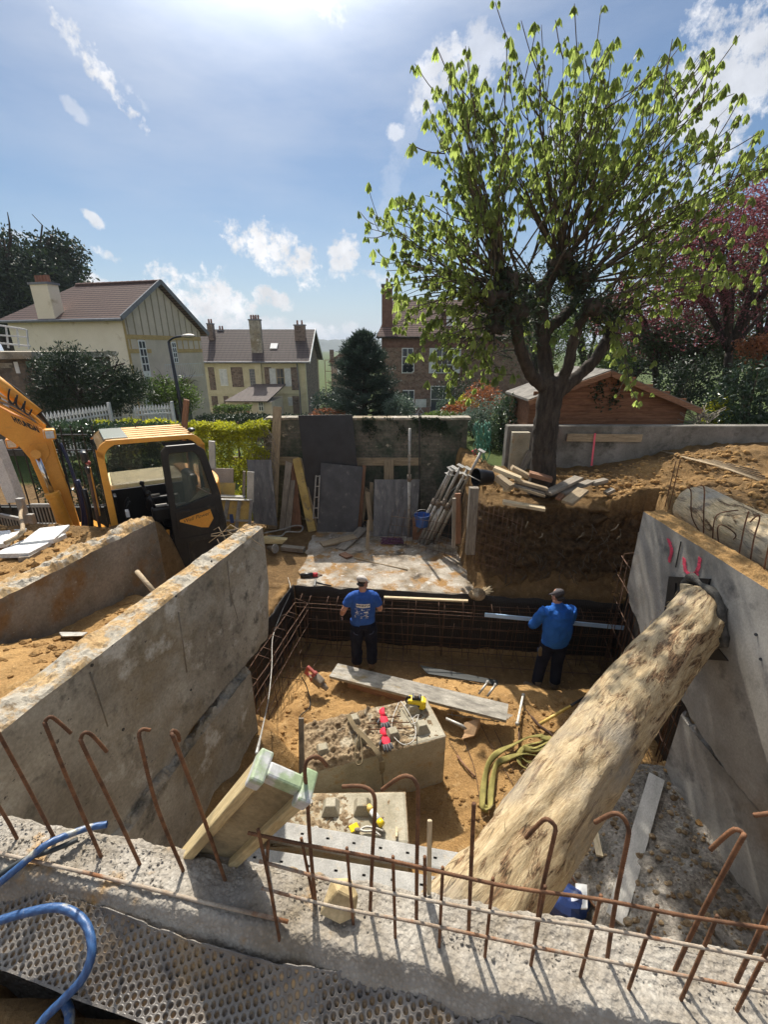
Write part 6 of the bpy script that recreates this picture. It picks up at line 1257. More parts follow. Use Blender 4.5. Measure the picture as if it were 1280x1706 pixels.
# tarpaulin behind the props, bucket
tag(MB().prism([PY(694, 880, 9.2), PY(770, 800, 9.0), PY(785, 800, 9.0), PY(785, 890, 9.0), PY(760, 900, 9.0)], (0, .04, 0)).build('tarpaulin', K['tarp']), 'dark tarpaulin hanging behind the leaning props', 'tarpaulin')
def pail(name, c, d, r, h, m, label, inner=None):
    c, d = Vector(c), Vector(d).normalized(); e = empty(name, c); tag(e, label, 'bucket'); mb = MB(); rot = d.to_track_quat('Z', 'Y').to_matrix(); n = 24; vs = []
    pr_ = [(0, 0), (r * .82, 0), (r, h), (r * 1.05, h), (r * 1.05, h - .03), (r * .96, h - .01), (r * .78, .02), (0, .02)]
    for (a_, z_) in pr_: vs += [c + rot @ V(a_ * math.cos(2 * math.pi * j / n), a_ * math.sin(2 * math.pi * j / n), z_) for j in range(n)]
    mb.add(vs, [(i * n + j, i * n + (j + 1) % n, (i + 1) * n + (j + 1) % n, (i + 1) * n + j) for i in range(len(pr_) - 1) for j in range(n)]); o = mb.build('body', m, smooth=False); smooth_by_angle(o); child(o, e)
    hs = [c + rot @ V(r * 1.05 * math.cos(a), r * 1.05 * math.sin(a) * .3 - .02, h + .12 * math.sin(a)) for a in np.linspace(0, math.pi, 12)]; child(MB().tube(hs, .005, 6).build('handle', K['steel'], smooth=True), e)
pail('bucket', PG(703, 876, -3.55), (0, 0, 1), .16, .26, K['bluep'], 'blue bucket half hidden behind the leaning props'); tag(MB().box(PG(703, 880, -3.80), (.42, .3, .44)).build('crate', K['woodr'], bevel=.01), 'dark wooden crate carrying the blue bucket', 'crate')
TZ = -2.42
pail('bucket', PY(818, 796, 7.3), (-1, -.35, .12), .15, .30, K['black'], 'black bucket lying on its side at the left end of the timber heap')
# timber post with notches, and strut behind
def tp(px, py, d): return PY(px, py, d)
e = tag(board('timber_post', tp(783, 922, 7.0), tp(790, 812, 7.0), .15, .12, K['woodg'], up=(0, 1, 0)), 'thick notched timber post standing at the left end of the dark bank', 'post')
for y in (838, 850, 866, 880): MB().box((0, 0, 0), (.05, .055, .03)).build('notch', K['woodr'], e, loc=(e.matrix_world.inverted() @ tp(789, y, 6.92)), bevel=.005)
tag(board('timber_post', tp(756, 912, 7.3), tp(757, 830, 7.3), .06, .06, K['woodg'], up=(0, 1, 0)), 'thin dark timber post between the props and the notched post', 'post')
tag(board('timber_post', tp(764, 905, 7.4), tp(763, 822, 7.4), .10, .05, K['woodr'], up=(0, 1, 0)), 'flat brown timber post just left of the notched post', 'post')
# timber heap on the bank
heap = [((823, 780), (868, 798), .16, .06, 7.1, 6.95, 'woodp', 'pale board on top at the left of the timber heap'), ((829, 795), (852, 812), .14, .10, 6.9, 6.7, 'wood', 'short thick block pointing down below the black bucket'), ((838, 792), (846, 818), .12, .04, 7.0, 6.75, 'woodp', 'pale wedge-shaped offcut in the timber heap'),
  ((853, 779), (880, 793), .18, .07, 7.3, 7.25, 'wood', 'grey short plank against the chestnut trunk, left piece'), ((882, 789), (920, 799), .18, .07, 7.2, 7.1, 'woodr', 'brown short plank in front of the chestnut trunk, right piece'), ((858, 800), (912, 815), .13, .05, 7.0, 6.9, 'wood', 'long board in the middle of the timber heap'),
  ((856, 808), (906, 822), .13, .05, 6.95, 6.85, 'woodg', 'grey board below the middle one of the timber heap'), ((864, 812), (908, 826), .10, .04, 6.9, 6.8, 'wood', 'lowest thin board of the timber heap'), ((838, 836), (908, 848), .14, .05, 6.75, 6.6, 'woodp', 'separate pale board lying on the loose soil below the timber heap'),
  ((912, 822), (965, 796), .17, .05, 6.85, 7.3, 'woodg', 'long grey board slanting up at the right of the timber heap'), ((936, 822), (985, 802), .14, .05, 6.95, 7.35, 'woodg', 'second grey board slanting up behind the first, at the right'), ((945, 838), (972, 816), .20, .05, 6.7, 6.95, 'wood', 'short broad board lying alone at the right of the timber heap'),
  ((930, 832), (940, 820), .10, .04, 6.85, 7.0, 'woodr', 'tiny brown offcut left of the short broad board'), ((985, 806), (1010, 800), .12, .06, 7.3, 7.4, 'woodg', 'dark broken board end farthest right near the back wall'), ((1009, 822), (1022, 816), .1, .06, 7.2, 7.25, 'woodg', 'half-buried grey offcut below the back wall')]
for a, b, w_, t_, d0, d1, m_, lb in heap:
    A_, B_ = PY(*a, d0), PY(*b, d1); A_.z = max(A_.z, Hz(A_.x, A_.y) + .02); B_.z = max(B_.z, Hz(B_.x, B_.y) + .02)
    tag(board('timber_offcut', A_, B_, w_, t_, K[m_]), lb, 'timber', 'pieces of the timber heap')
# rebar meshes in front of the bank
def grid(name, bl, br, tr, tl, nv, nh, label, r=.0045, over=.03):
    e = empty(name, bl); tag(e, label, 'rebar mat'); bl, br, tr, tl = map(Vector, (bl, br, tr, tl))
    for i in range(nv): t_ = i / (nv - 1); a, b = bl.lerp(br, t_), tl.lerp(tr, t_); j = random.uniform(-over, over); child(MB().tube([a + V(j, 0, 0), a.lerp(b, .5) + V(0, .02, 0), b + V(0, 0, over * 2 * random.random())], r, 5).build('upright_bar', K['rustd'], smooth=True), e)
    for i in range(nh): t_ = (i + .3) / nh; a, b = bl.lerp(tl, t_), br.lerp(tr, t_); child(MB().tube([a - (b - a) * .01, a.lerp(b, .5) + V(0, 0, .02), b + (b - a) * random.uniform(.0, .03)], r, 5).build('cross_bar', K['rustd'], smooth=True), e)
grid('rebar_mat', PY(790, 940, 6.62), PY(858, 965, 6.50), PY(872, 862, 6.62), PY(800, 838, 6.74), 10, 6, 'small rebar mat standing against the dark bank right of the notched post')
grid('rebar_mat', PG(645, 905), PG(778, 935), PY(786, 868, 7.9), PY(655, 850, 8.7), 13, 4, 'low rebar mat leaning in front of the bundle of props')
# roots hanging out of the dark bank
def root_on(px, py): 
    r = ray(px, py).normalized(); t = 5.0
    while t < 12:
        p = r * t
        if p.z < Hz(p.x, p.y): return p
        t += .03
    return r * 8
mb = MB(); r_ = random.Random(8)
for k in range(75):
    px, py = r_.uniform(830, 1035), r_.uniform(868, 962); p = root_on(px, py) * .962; d = V(r_.uniform(-.12, .12), -r_.uniform(.0, .08), -r_.uniform(.05, .2)); mb.tube(spline([p, p + d * .5 + V(r_.uniform(-.04, .04), -.03, 0), p + d], 3), [.007 * r_.uniform(.5, 1.4)] * 6 + [.003], 5)
tag(mb.build('tree_roots', K['twig'], smooth=True), 'cut pale roots sticking out of the dark earth bank under the chestnut', 'roots', kind='stuff')
c = PG(797, 990, -3.93); mb = MB().ball(c, (.16, .13, .10), 16, 10); o = mb.build('concrete_lump', K['mud'], smooth=True)
for v_ in o.data.vertices: v_.co = Vector(c) + (v_.co - c) * (1 + .35 * float(fbm(v_.co.x * 8, v_.co.y * 8, v_.co.z * 8, 3)))
tag(o, 'rounded lump of concrete at the right front corner of the slab', 'lump'); mb = MB(); [mb.tube([c, c + V(r_.uniform(.1, .32), r_.uniform(-.05, .15), r_.uniform(.0, .12))], .005, 5) for _ in range(14)]; tag(mb.build('straw_tuft', K['woodp'], smooth=True), 'tuft of pale straw beside the rounded lump of concrete', 'straw')
# small tools on the slab
e = empty('grinder', PG(515, 958, YZ + .06), R(5)); tag(e, 'dark red and black angle grinder lying on the slab', 'grinder'); MB().tube([(-.16, 0, 0), (-.05, 0, 0), (.08, 0, 0)], [.035, .05, .045], 14).build('body', K['black'], e, smooth=True); MB().tube([(.08, 0, 0), (.16, 0, 0)], [.048, .04], 14).build('gear_head', K['redc'], e, smooth=True); MB().tube([(.15, 0, 0), (.24, .03, -.03)], .012, 8).build('side_handle', K['rust'], e, smooth=True)
e = empty('crowbar', PG(540, 973, YZ + .03)); tag(e, 'short black bar tool on the slab edge near the worker in the T-shirt', 'crowbar'); child(MB().tube([PG(527, 970, YZ + .03), PG(552, 976, YZ + .02)], .013, 8).build('shaft', K['black'], smooth=True), e); child(MB().bar(PG(526, 966, YZ + .03), PG(524, 977, YZ + .03), .04).build('claw', K['black'], bevel=.006), e)
tag(MB().bar(PG(640, 995, YZ + .02), PG(780, 1001, YZ + .02), .05, .03).build('edge_lath', K['woodp']), 'thin pale lath lying along the front edge of the slab', 'lath')
e = empty('work_lamp', PG(455, 915, -3.95), R(-30)); tag(e, 'round grey work lamp lying near the end of the long left wall', 'lamp'); MB().tube([(-.14, 0, 0), (0, 0, .02), (.06, 0, .03)], [.04, .06, .10], 18).build('housing', K['grit'], e, smooth=True); MB().tube([(.06, 0, .03), (.075, 0, .033)], [.10, .095], 18).build('lens', K['steel'], e)
e = empty('plastic_tray', PG(452, 900, -3.98)); tag(e, 'cream plastic tray lying beside the end of the long left wall', 'tray'); q = [PG(438, 896, -3.9), PG(478, 899, -3.9), PG(470, 907, -4.02), PG(438, 906, -4.02)]; child(MB().prism(q, (0, .12, .0)).build('body', K['cream_p'], bevel=.01), e)
tag(board('wood_block', PG(470, 912, -3.98), PG(507, 916, -3.98), .14, .09, K['woodg']), 'grey timber block on the ground right of the round work lamp', 'timber')
tag(MB().tube(spline([PG(440, 888, -3.95), PG(470, 882, -3.95), PG(490, 876, -3.93), PG(504, 877, -3.95), PG(500, 886, -3.95), PG(478, 886, -3.95), PG(468, 893, -3.95), PG(446, 893, -3.95)], 5), .018, 6).build('coiled_cable', K['steel'], smooth=True), 'pale coiled cable at the foot of the leaning planks', 'cable')
# formwork frames and panels by the hedge
e = empty('ribbed_formwork', PY(372, 868, 8.4)); tag(e, 'yellow-faced ribbed formwork frame standing behind the excavator', 'formwork'); q = [PY(330, 882, 8.3), PY(416, 882, 8.3), PY(420, 832, 8.45), PY(342, 830, 8.45)]
child(panel('face', q[0], q[1], q[2], q[3], .02, K['yply']), e)
for i in range(5): t_ = i / 4; child(MB().bar(q[0].lerp(q[1], t_) - V(0, .04, 0), q[3].lerp(q[2], t_) - V(0, .04, 0), .018, .08).build('rib', K['zinc']), e)
for t_ in (.0, .32, 1.0): child(MB().bar(q[0].lerp(q[3], t_) - V(0, .045, 0), q[1].lerp(q[2], t_) - V(0, .045, 0), .08, .015).build('rail', K['zinc']), e)
child(MB().box(PY(386, 864, 8.23), (.075, .004, .19)).build('label_plate', simple('blue_label', (.02, .05, .16), .5)), e); v, f_ = text_mesh('m', .06); 
tag(MB().bar(PY(338, 826, 8.6), PY(408, 829, 8.6), .12, .05).build('frame_rail', K['zinc'], bevel=.004), 'grey steel rail resting across the top of the ribbed formwork frame', 'rail')
tag(panel('yellow_board', PY(328, 832, 8.75), PY(390, 834, 8.75), PY(392, 805, 8.8), PY(330, 803, 8.8), .02, K['yply']), 'plain yellow plywood panel above the ribbed formwork frame', 'plywood panel')
tag(panel('cement_board', PY(324, 820, 8.9), PY(388, 820, 8.9), PY(389, 781, 8.95), PY(326, 780, 8.95), .03, mat('pinkish_cement', (.30, .25, .215), (.38, .32, .28), 4, .9, 50, .2, .002)), 'plain pinkish-grey board above the yellow plywood panel', 'board')
tag(board('stake', PY(355, 800, 9.0), PY(353, 735, 9.0), .12, .06, K['paleboard'], up=(0, 1, 0)), 'short greyish post rising behind the pinkish-grey board', 'post')
tag(board('stake', PY(406, 835, 8.7), PY(407, 785, 8.75), .05, .05, K['woodg'], up=(0, 1, 0)), 'thin upright batten left of the broad pale batten', 'batten'); tag(board('stake', PY(417, 836, 8.7), PY(418, 786, 8.75), .14, .04, K['paleboard'], up=(0, 1, 0)), 'broad pale batten with a green tinge beside the weathered grey sheet', 'batten')
tag(board('stake', PY(305, 740, 9.0), PY(311, 666, 9.0), .11, .05, K['woodr'], up=(0, 1, 0)), 'leaning brown stake rising out of the yellow hedge', 'post')
# railing, barriers, white slabs at far left
e = empty('gate', (-6.6, 7.0, -3.2)); tag(e, 'black metal railing beside a pale post at the far left', 'railing')
for i in range(16): x = -7.2 + i * .17; child(MB().tube([(x, 7.0, -2.62), (x, 7.0, -1.15)], .011, 6).build('baluster', K['black']), e)
for z in (-2.5, -1.55, -1.3): child(MB().bar((-7.3, 7.0, z), (-4.75, 7.0, z), .03, .02).build('rail', K['black']), e)
e = tag(board('gate_post', PY(28, 835, 6.4), PY(-12, 735, 6.4), .18, .15, K['whitew'], up=(0, 1, 0)), 'pale square gate post at the far left', 'post')
tag(MB().box((-6.1, 7.05, -2.85), (2.9, .06, .62)).build('tarpaulin', K['tarp']), 'black tarpaulin stretched below the railing at the far left', 'tarpaulin')
for i, (x0, y0_, x1, y1_) in enumerate(((0, 858, 50, 878), (52, 842, 108, 852))):
    A_, B_ = PY(x0, y0_, 6.1), PY(x1, y1_ - 10, 5.9); e = empty('barrier', A_); tag(e, ['low grey slatted barrier cut by the left edge', 'low grey slatted barrier beside the boom'][i], 'barrier')
    child(MB().bar(A_, B_, .04, .05).build('top_rail', K['zinc']), e); child(MB().bar(A_ - V(0, 0, .3), B_ - V(0, 0, .3), .03, .04).build('bottom_rail', K['zinc']), e)
    for k in range(11): child(MB().bar(A_.lerp(B_, k / 10) - V(0, 0, .3), A_.lerp(B_, k / 10), .012).build('slat', K['zinc']), e)
    child(MB().box(B_ - V(-.03 if i == 0 else .62, 0, .2), (.09, .07, .62)).build('post', K['zinc'], bevel=.01), e)
for i, (a, b, w_, lb) in enumerate((((18, 926), (85, 893), .34, 'white slab board nearest to the viewer on the far left soil'), ((62, 905), (92, 880), .3, 'narrow white slab board beside the boom foot'), ((-20, 912), (20, 886), .3, 'pale slab cut by the left edge, beside the white slab boards'))):
    A_, B_ = PZ(*a, -1.93), PZ(*b, -1.98); tag(board('slab_board', A_, B_, w_, .05, K['whitew'], bevel=.006), lb, 'board')
tag(board('wood_edge', PZ(40, 933, -1.96), PZ(92, 903, -2.02), .10, .06, K['woodg']), 'weathered timber edge lying in front of the white slab boards', 'timber')
mb = MB().tube(spline([PZ(8, 905, -1.88), PZ(30, 893, -1.86), PZ(38, 880, -1.84), PY(34, 858, 5.6), PY(38, 842, 5.9)], 5), .022, 8); tag(mb.build('rope', K['wood'], smooth=True), 'old rope draped over the white slab boards', 'rope')
mb = MB().prism([gpt(100, 1060, .03), gpt(148, 1060, .03), gpt(140, 1066, .03), gpt(105, 1067, .03)], (0, 0, .015)); tag(mb.build('pipe_end', K['steel'], bevel=.006), 'flat grey pipe end half buried in the soil between the left walls', 'pipe')
# back concrete wall with board, tape, cloth
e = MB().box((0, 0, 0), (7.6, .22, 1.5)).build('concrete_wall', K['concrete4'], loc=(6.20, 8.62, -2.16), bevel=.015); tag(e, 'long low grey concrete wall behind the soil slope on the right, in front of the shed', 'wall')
tag(MB().box((0, 0, 0), (.34, .14, 1.3)).build('concrete_pillar', K['block'], loc=(2.62, 8.38, -2.15), bevel=.012), 'pale end piece of the back wall left of the chestnut trunk', 'pillar')
tag(board('nailed_board', PY(945, 729, 8.47), PY(1070, 730, 8.47), .15, .03, K['wood'], up=(0, 1, 0)), 'pale horizontal board nailed on the back concrete wall', 'board')
mb = MB(); p = [PY(992, 722, 8.43), PY(990, 740, 8.42), PY(988, 757, 8.42), PY(986, 776, 8.41)]
for a_, b_ in zip(p, p[1:]): mb.bar(a_, b_, .035, .004, up=(0, 1, 0))
tag(mb.build('marking_tape', K['pinkt']), 'pink tape hanging over the nailed board', 'tape')
tag(MB().prism([PY(920, 706, 8.3), PY(926, 728, 8.3), PY(918, 741, 8.3), PY(912, 742, 8.3)], (0, .02, 0)).build('red_rag', K['pinkt'], bevel=.004), 'pinkish red rag hanging beside the chestnut trunk', 'rag')
tag(MB().prism([PY(796, 747, 9.4), PY(797, 756, 9.4), PY(791, 760, 9.4), PY(786, 752, 9.4)], (0, .05, 0)).build('red_rag', K['redc'], bevel=.01), 'dark red rag caught in the bushes above the props', 'rag')
tag(board('leaning_board', PY(868, 785, 8.2), PY(884, 752, 8.3), .12, .03, K['woodg'], up=(0, 1, 0)), 'small grey board leaning on the pale end piece of the back wall', 'board')
mb = MB(); r_ = random.Random(9)
for k in range(46): q = V(0, 0, 0); x = r_.uniform(793, 818); y = r_.uniform(700, 750); mb.tube(spline([PY(x, y, 9.0), PY(x + r_.uniform(-8, 8), y + 14, 8.9), PY(x + r_.uniform(-6, 6), y + 30, 8.95)], 3), .008, 4)
tag(mb.build('net_bag', K['netg'], smooth=True), 'green garden netting hanging in the bushes left of the chestnut', 'netting')
mb = MB()
for k in range(26): y_ = 740 + k * 3.3; x = 1030 + 9 * k; a = PY(1030 + 8 * k * .5, 745 + k * 1.6, 7.0)
mb = MB()
for k in range(9):
    a_ = gpt(1085 + 8 * k, 750 + 2.2 * k, .03); b_ = gpt(1250 + 6 * k, 778 + 5 * k, .04); mb.tube([a_, a_.lerp(b_, .5) + V(0, 0, .03), b_], .012, 5)
tag(mb.build('reed_bundle', K['wood'], smooth=True), 'bundle of long thin canes lying on the soil slope in front of the back wall', 'canes')

# ---------------------------------------------------------------- vegetation
def quads_from(c, size, dirv, wid, fold=.25, aux=None):
    """leaf blades: centre base c, direction dirv (n x 3), width ratio; each blade is two quads folded along its rib"""
    n = len(c); d = dirv / np.linalg.norm(dirv, axis=1, keepdims=True); rnd = rng.normal(size=(n, 3)) if aux is None else aux
    s = np.cross(d, rnd); s /= np.linalg.norm(s, axis=1, keepdims=True) + 1e-9; u = np.cross(s, d); sz = size[:, None]
    a, tip, mid = c, c + d * sz, c + d * sz * .5
    l = mid + s * sz * wid * .5 + u * sz * wid * fold; r = mid - s * sz * wid * .5 + u * sz * wid * fold
    v = np.stack([a, l, tip, r], 1).reshape(-1, 3); return v, np.arange(n * 4).reshape(n, 4)
def foliage(name, pts, size, m, parent=None, wid=.5, droop=.2, up=.0, var=.0, dirs=None):
    pts = np.asarray(pts, float); n = len(pts); d = rng.normal(size=(n, 3)); d[:, 2] += up - droop
    if dirs is not None: d = d * .45 + dirs
    sz = size * rng.uniform(.6, 1.25, n); v, f = quads_from(pts, sz, d, wid); cl = .5 + .55 * fbm(pts[:, 0] * 1.6, pts[:, 1] * 1.6, pts[:, 2] * 1.6, 3) + rng.uniform(-.25, .25, n) + var
    return nmesh(name, v, f, m, parent, attr={'v': np.repeat(np.clip(cl, 0, 1), 4)})
def blobpts(n, c, r, clump=5, thick=.45, cut=-.10, seed=0, flat=False):
    """points spread in the outer part of an ellipsoid with noisy gaps"""
    g_ = np.random.default_rng(seed + 100); d = g_.normal(size=(n * 2, 3)); d /= np.linalg.norm(d, axis=1, keepdims=True); rad = 1 - thick * g_.random(n * 2) ** 1.3
    k = 1 + .22 * fbm(d[:, 0] * clump * .4 + seed, d[:, 1] * clump * .4, d[:, 2] * clump * .4, 3); p = d * (rad * k)[:, None]; p = p * np.array(r) + np.array(c)
    q = fbm(p[:, 0] * clump / max(r) + seed, p[:, 1] * clump / max(r), p[:, 2] * clump / max(r), 2); return p[q > cut][:n]
def shrub(name, c, r, n, size, m, label, cat='shrub', group=None, clump=6, stem=True, wid=.5, cut=-.12, seed=0, thick=.6, droop=0.1):
    e = empty(name, (c[0], c[1], c[2] - r[2])); tag(e, label, cat, group)
    child(foliage('foliage', blobpts(n, c, r, clump, thick, cut, seed), size, m, None, wid, droop), e)
    if stem:
        mb = MB(); r_ = random.Random(seed); b = V(c[0], c[1], c[2] - r[2] - .1)
        for k in range(7): t = V(c[0] + r_.uniform(-.6, .6) * r[0], c[1] + r_.uniform(-.6, .6) * r[1], c[2] + r_.uniform(-.2, .7) * r[2]); mb.tube(spline([b, b.lerp(t, .5) + V(r_.uniform(-.1, .1) * r[0], 0, 0), t], 3), [.03 * r[2]] * 3 + [.018 * r[2]] * 3 + [.006 * r[2]], 6)
        child(mb.build('stem', K['twig'], smooth=True), e)
    return e
def hedge(name, x0, x1, y0, y1, z0, z1, n, size, m, label, seed=0, wid=.5, skew=0.0, cut=-.3):
    g_ = np.random.default_rng(seed); L, D, Hh = x1 - x0, y1 - y0, z1 - z0; u, v, w = g_.random(n), g_.random(n), g_.random(n); f = g_.integers(0, 10, n); v = np.where(f < 6, v * .25, v); w = np.where(f >= 7, 1 - .12 * w ** 2, w)
    x = x0 + u * L; y = y0 + v * D + skew * (x - x0); z = z0 + w * Hh; k = fbm(x * 2.3, z * 2.3, seed, 3); y = y - .16 * k; z = z + .09 * fbm(x * 3, y * 3, seed + 2, 3) * (w > .5)
    p = np.stack([x, y, z], -1); p = p[fbm(p[:, 0] * 3, p[:, 1] * 3, p[:, 2] * 3, 2) > cut]
    e = empty(name, ((x0 + x1) / 2, y0 + D / 2, z0)); tag(e, label, 'hedge'); child(foliage('foliage', p, size, m, None, wid, 0), e)
    mb = MB(); r_ = random.Random(seed)
    for k in range(int(L * 3)): x = x0 + (k + .5) / 3; y = y0 + D * .6 + skew * (x - x0); mb.tube(spline([V(x, y, z0 - .1), V(x + r_.uniform(-.1, .1), y, z0 + Hh * .5), V(x + r_.uniform(-.2, .2), y + r_.uniform(-.1, .1), z0 + Hh * .9)], 3), [.025, .02, .02, .015, .012, .008, .005], 5)
    child(mb.build('stem', K['twig'], smooth=True), e); return e
# the pollarded chestnut
def chestnut():
    D0 = 7.5; r_ = random.Random(21); P = lambda x, y, d=0: PY(x, y, D0 + d)
    base = P(905, 795); e = empty('chestnut_tree', base); tag(e, 'pollarded chestnut tree with fresh drooping leaves standing by the back concrete wall', 'tree'); mb = MB()
    def limb(pts, r0, r1, n=14, lump=.0):
        Q = spline(pts, 6); k = len(Q); rad = [(r0 + (r1 - r0) * i / (k - 1)) * (1 + lump * r_.uniform(-1, 1)) for i in range(k)]; mb.tube(Q, rad, n)
    mb.tube(spline([P(905, 800) - V(0, 0, .25), P(905, 785), P(907, 740), P(912, 690), P(918, 655), P(920, 630)], 5), [.30, .27, .25, .235, .225, .22, .215, .21, .208, .206, .205, .205, .205, .205, .203, .202, .20, .20, .20, .20, .195, .19, .18, .17, .16, .13][:26], 18)
    limbs = [([P(912, 650), P(890, 630, -.1), P(872, 595, -.25), P(862, 555, -.35), P(856, 520, -.4), P(845, 490, -.45)], .105, .08), ([P(915, 650), P(908, 600, .1), P(905, 550, .15), P(903, 505, .2), P(915, 465, .2), P(935, 440, .2)], .125, .085),
        ([P(925, 655), P(945, 615, -.1), P(955, 575, -.15), P(965, 540, -.2), P(985, 510, -.3)], .095, .075), ([P(928, 655), P(965, 625, .1), P(995, 595, .1), P(1015, 560, .2), P(1022, 530, .3)], .105, .085), ([P(905, 555, .15), P(930, 535, .2), P(955, 510, .4), P(962, 480, .6)], .09, .08), ([P(903, 520, .2), P(880, 500, .5), P(868, 480, .8)], .09, .08), ([P(858, 540, -.35), P(835, 520, -.5), P(822, 500, -.6)], .085, .075)]
    for pts, a, b in limbs: limb(pts, a, b, 12, .06)
    knobs = [P(845, 485, -.45), P(822, 498, -.6), P(838, 470, -.4), P(868, 475, .8), P(905, 490, .2), P(935, 440, .2), P(950, 455, .3), P(962, 480, .6), P(985, 505, -.3), P(1022, 528, .3), P(1005, 520, .2), P(970, 470, .1), P(830, 540, -.5), P(872, 520, -.3)]
    for i, k in enumerate(knobs):
        for _ in range(5): c = k + V(r_.uniform(-.12, .12), r_.uniform(-.12, .12), r_.uniform(-.10, .10)); mb.ball(c, [r_.uniform(.07, .13) for _ in range(3)], 8, 6)
    trunk = mb.build('trunk', K['bark'], None, smooth=True); child(trunk, e)
    dm = trunk.modifiers.new('rm', 'REMESH'); dm.mode = 'VOXEL'; dm.voxel_size = .03; dm.use_smooth_shade = True
    tex = bpy.data.textures.new('barkt', 'CLOUDS'); tex.noise_scale = .12; d2 = trunk.modifiers.new('d', 'DISPLACE'); d2.texture = tex; d2.strength = .05
    # shoots: long upright whips from the knobs, each with side twigs
    C = P(925, 470); clusters = []; bb = MB(); sideb = []
    outline = [(-62, 610, 640), (-35, 700, 500), (0, 0, 0)]
    def sh(k, tip, r0, sag=.25, n=9):
        k, tip = Vector(k), Vector(tip); L = (tip - k).length; mid = k.lerp(tip, .45) + V(0, 0, sag * L * .22) + V(r_.uniform(-.05, .05), r_.uniform(-.05, .05), 0) * L; q = spline([k, k.lerp(mid, .55) + V(r_.uniform(-.03, .03), r_.uniform(-.03, .03), .0) * L, mid, mid.lerp(tip, .5) + V(r_.uniform(-.03, .03), r_.uniform(-.03, .03), .02) * L, tip], 4); m_ = len(q)
        bb.tube(q, [r0 * (1 - .80 * i / (m_ - 1)) for i in range(m_)], 5); return q
    # tips sampled over the crown silhouette seen in the photo
    sil = [(605, 380), (620, 345), (655, 300), (675, 215), (700, 170), (735, 130), (770, 85), (800, 62), (858, 30), (895, 60), (935, 75), (965, 70), (1003, 32), (1035, 65), (1090, 85), (1115, 85), (1175, 75), (1205, 130), (1245, 165), (1278, 190), (1310, 230), (1330, 280)]
    tips = []
    for i in range(155):
        t = r_.random() * (len(sil) - 1); i0 = int(t); a, b = sil[i0], sil[i0 + 1]; x, y = a[0] + (b[0] - a[0]) * (t - i0), a[1] + (b[1] - a[1]) * (t - i0); s = r_.choice((1, 1, .93, .82, .68, .55)) * r_.uniform(.9, 1.0); cx, cy = 925, 470
        tips.append((cx + (x - cx) * s, cy + (y - cy) * s, r_.uniform(-1.6, 1.7) * (1.15 - .55 * s)))
    low = [(640, 480), (655, 545), (690, 590), (720, 620), (745, 655), (700, 520), (760, 560), (675, 450), (780, 610), (1100, 430), (1170, 380), (1230, 330), (1275, 420), (1265, 480), (1210, 450), (1120, 520), (1150, 480), (1050, 640), (1020, 600), (800, 640), (640, 430), (660, 500), (730, 470), (770, 500), (720, 560)]
    for (x, y) in low: tips.append((x, y, r_.uniform(-1.3, .6))); tips.append((x + r_.uniform(-20, 20), y + r_.uniform(-25, 15), r_.uniform(-1.2, .9))); tips.append((x + r_.uniform(-25, 25), y + r_.uniform(-30, 30), r_.uniform(-1.4, .9)))
    for (x, y, d) in tips:
        y = max(y, 66); tip = P(x, y, min(d, 1.4)); ks = sorted(knobs, key=lambda k: (k - tip).length - .8 * max(0, (tip - k).normalized().dot((k - C).normalized() if (k - C).length > .01 else V(0, 0, 1)))); k = ks[0] if r_.random() < .45 else r_.choice(ks[:5]); lowb = y > 470
        q = sh(k, tip, (.011 + .009 * r_.random()), .10 if not lowb else .30); m_ = len(q); dirn = (tip - k).normalized(); clusters.append((tip, 1.0))
        for s_ in range(2 if lowb else 3):
            i = int(m_ * r_.uniform(.35, .92)); a = q[min(i, m_ - 2)]; side = V(r_.gauss(0, 1), r_.gauss(0, 1), r_.gauss(.2, .7)).normalized(); L = r_.uniform(.22, .62); tp_ = a + (dirn * .9 + side * .8).normalized() * L + V(0, 0, .12 * L); sq = spline([a, a.lerp(tp_, .5) - V(0, 0, .03), tp_], 3); bb.tube(sq, [.0075] * 3 + [.006] * 3 + [.004], 4); clusters.append((tp_, .95))
            if r_.random() < .75: clusters.append((sq[3] + V(r_.uniform(-.04, .04), r_.uniform(-.04, .04), 0), .8))
        for i in range(int(m_ * .38), m_ - 1):
            if r_.random() < .55: a = q[i] + V(r_.uniform(-.07, .07), r_.uniform(-.07, .07), r_.uniform(-.02, .06)); clusters.append((a, .78))
    for _ in range(60): k = r_.choice(knobs); clusters.append((k + V(r_.gauss(0, .25), r_.gauss(0, .2) - .15, r_.gauss(-.1, .3)), .95))
    br = bb.build('branches', K['twig'], None, smooth=True, fix=False); child(br, e)
    # drooping fans of five to seven leaflets at every bud
    V_, F_, A_ = [], [], []; n0 = 0
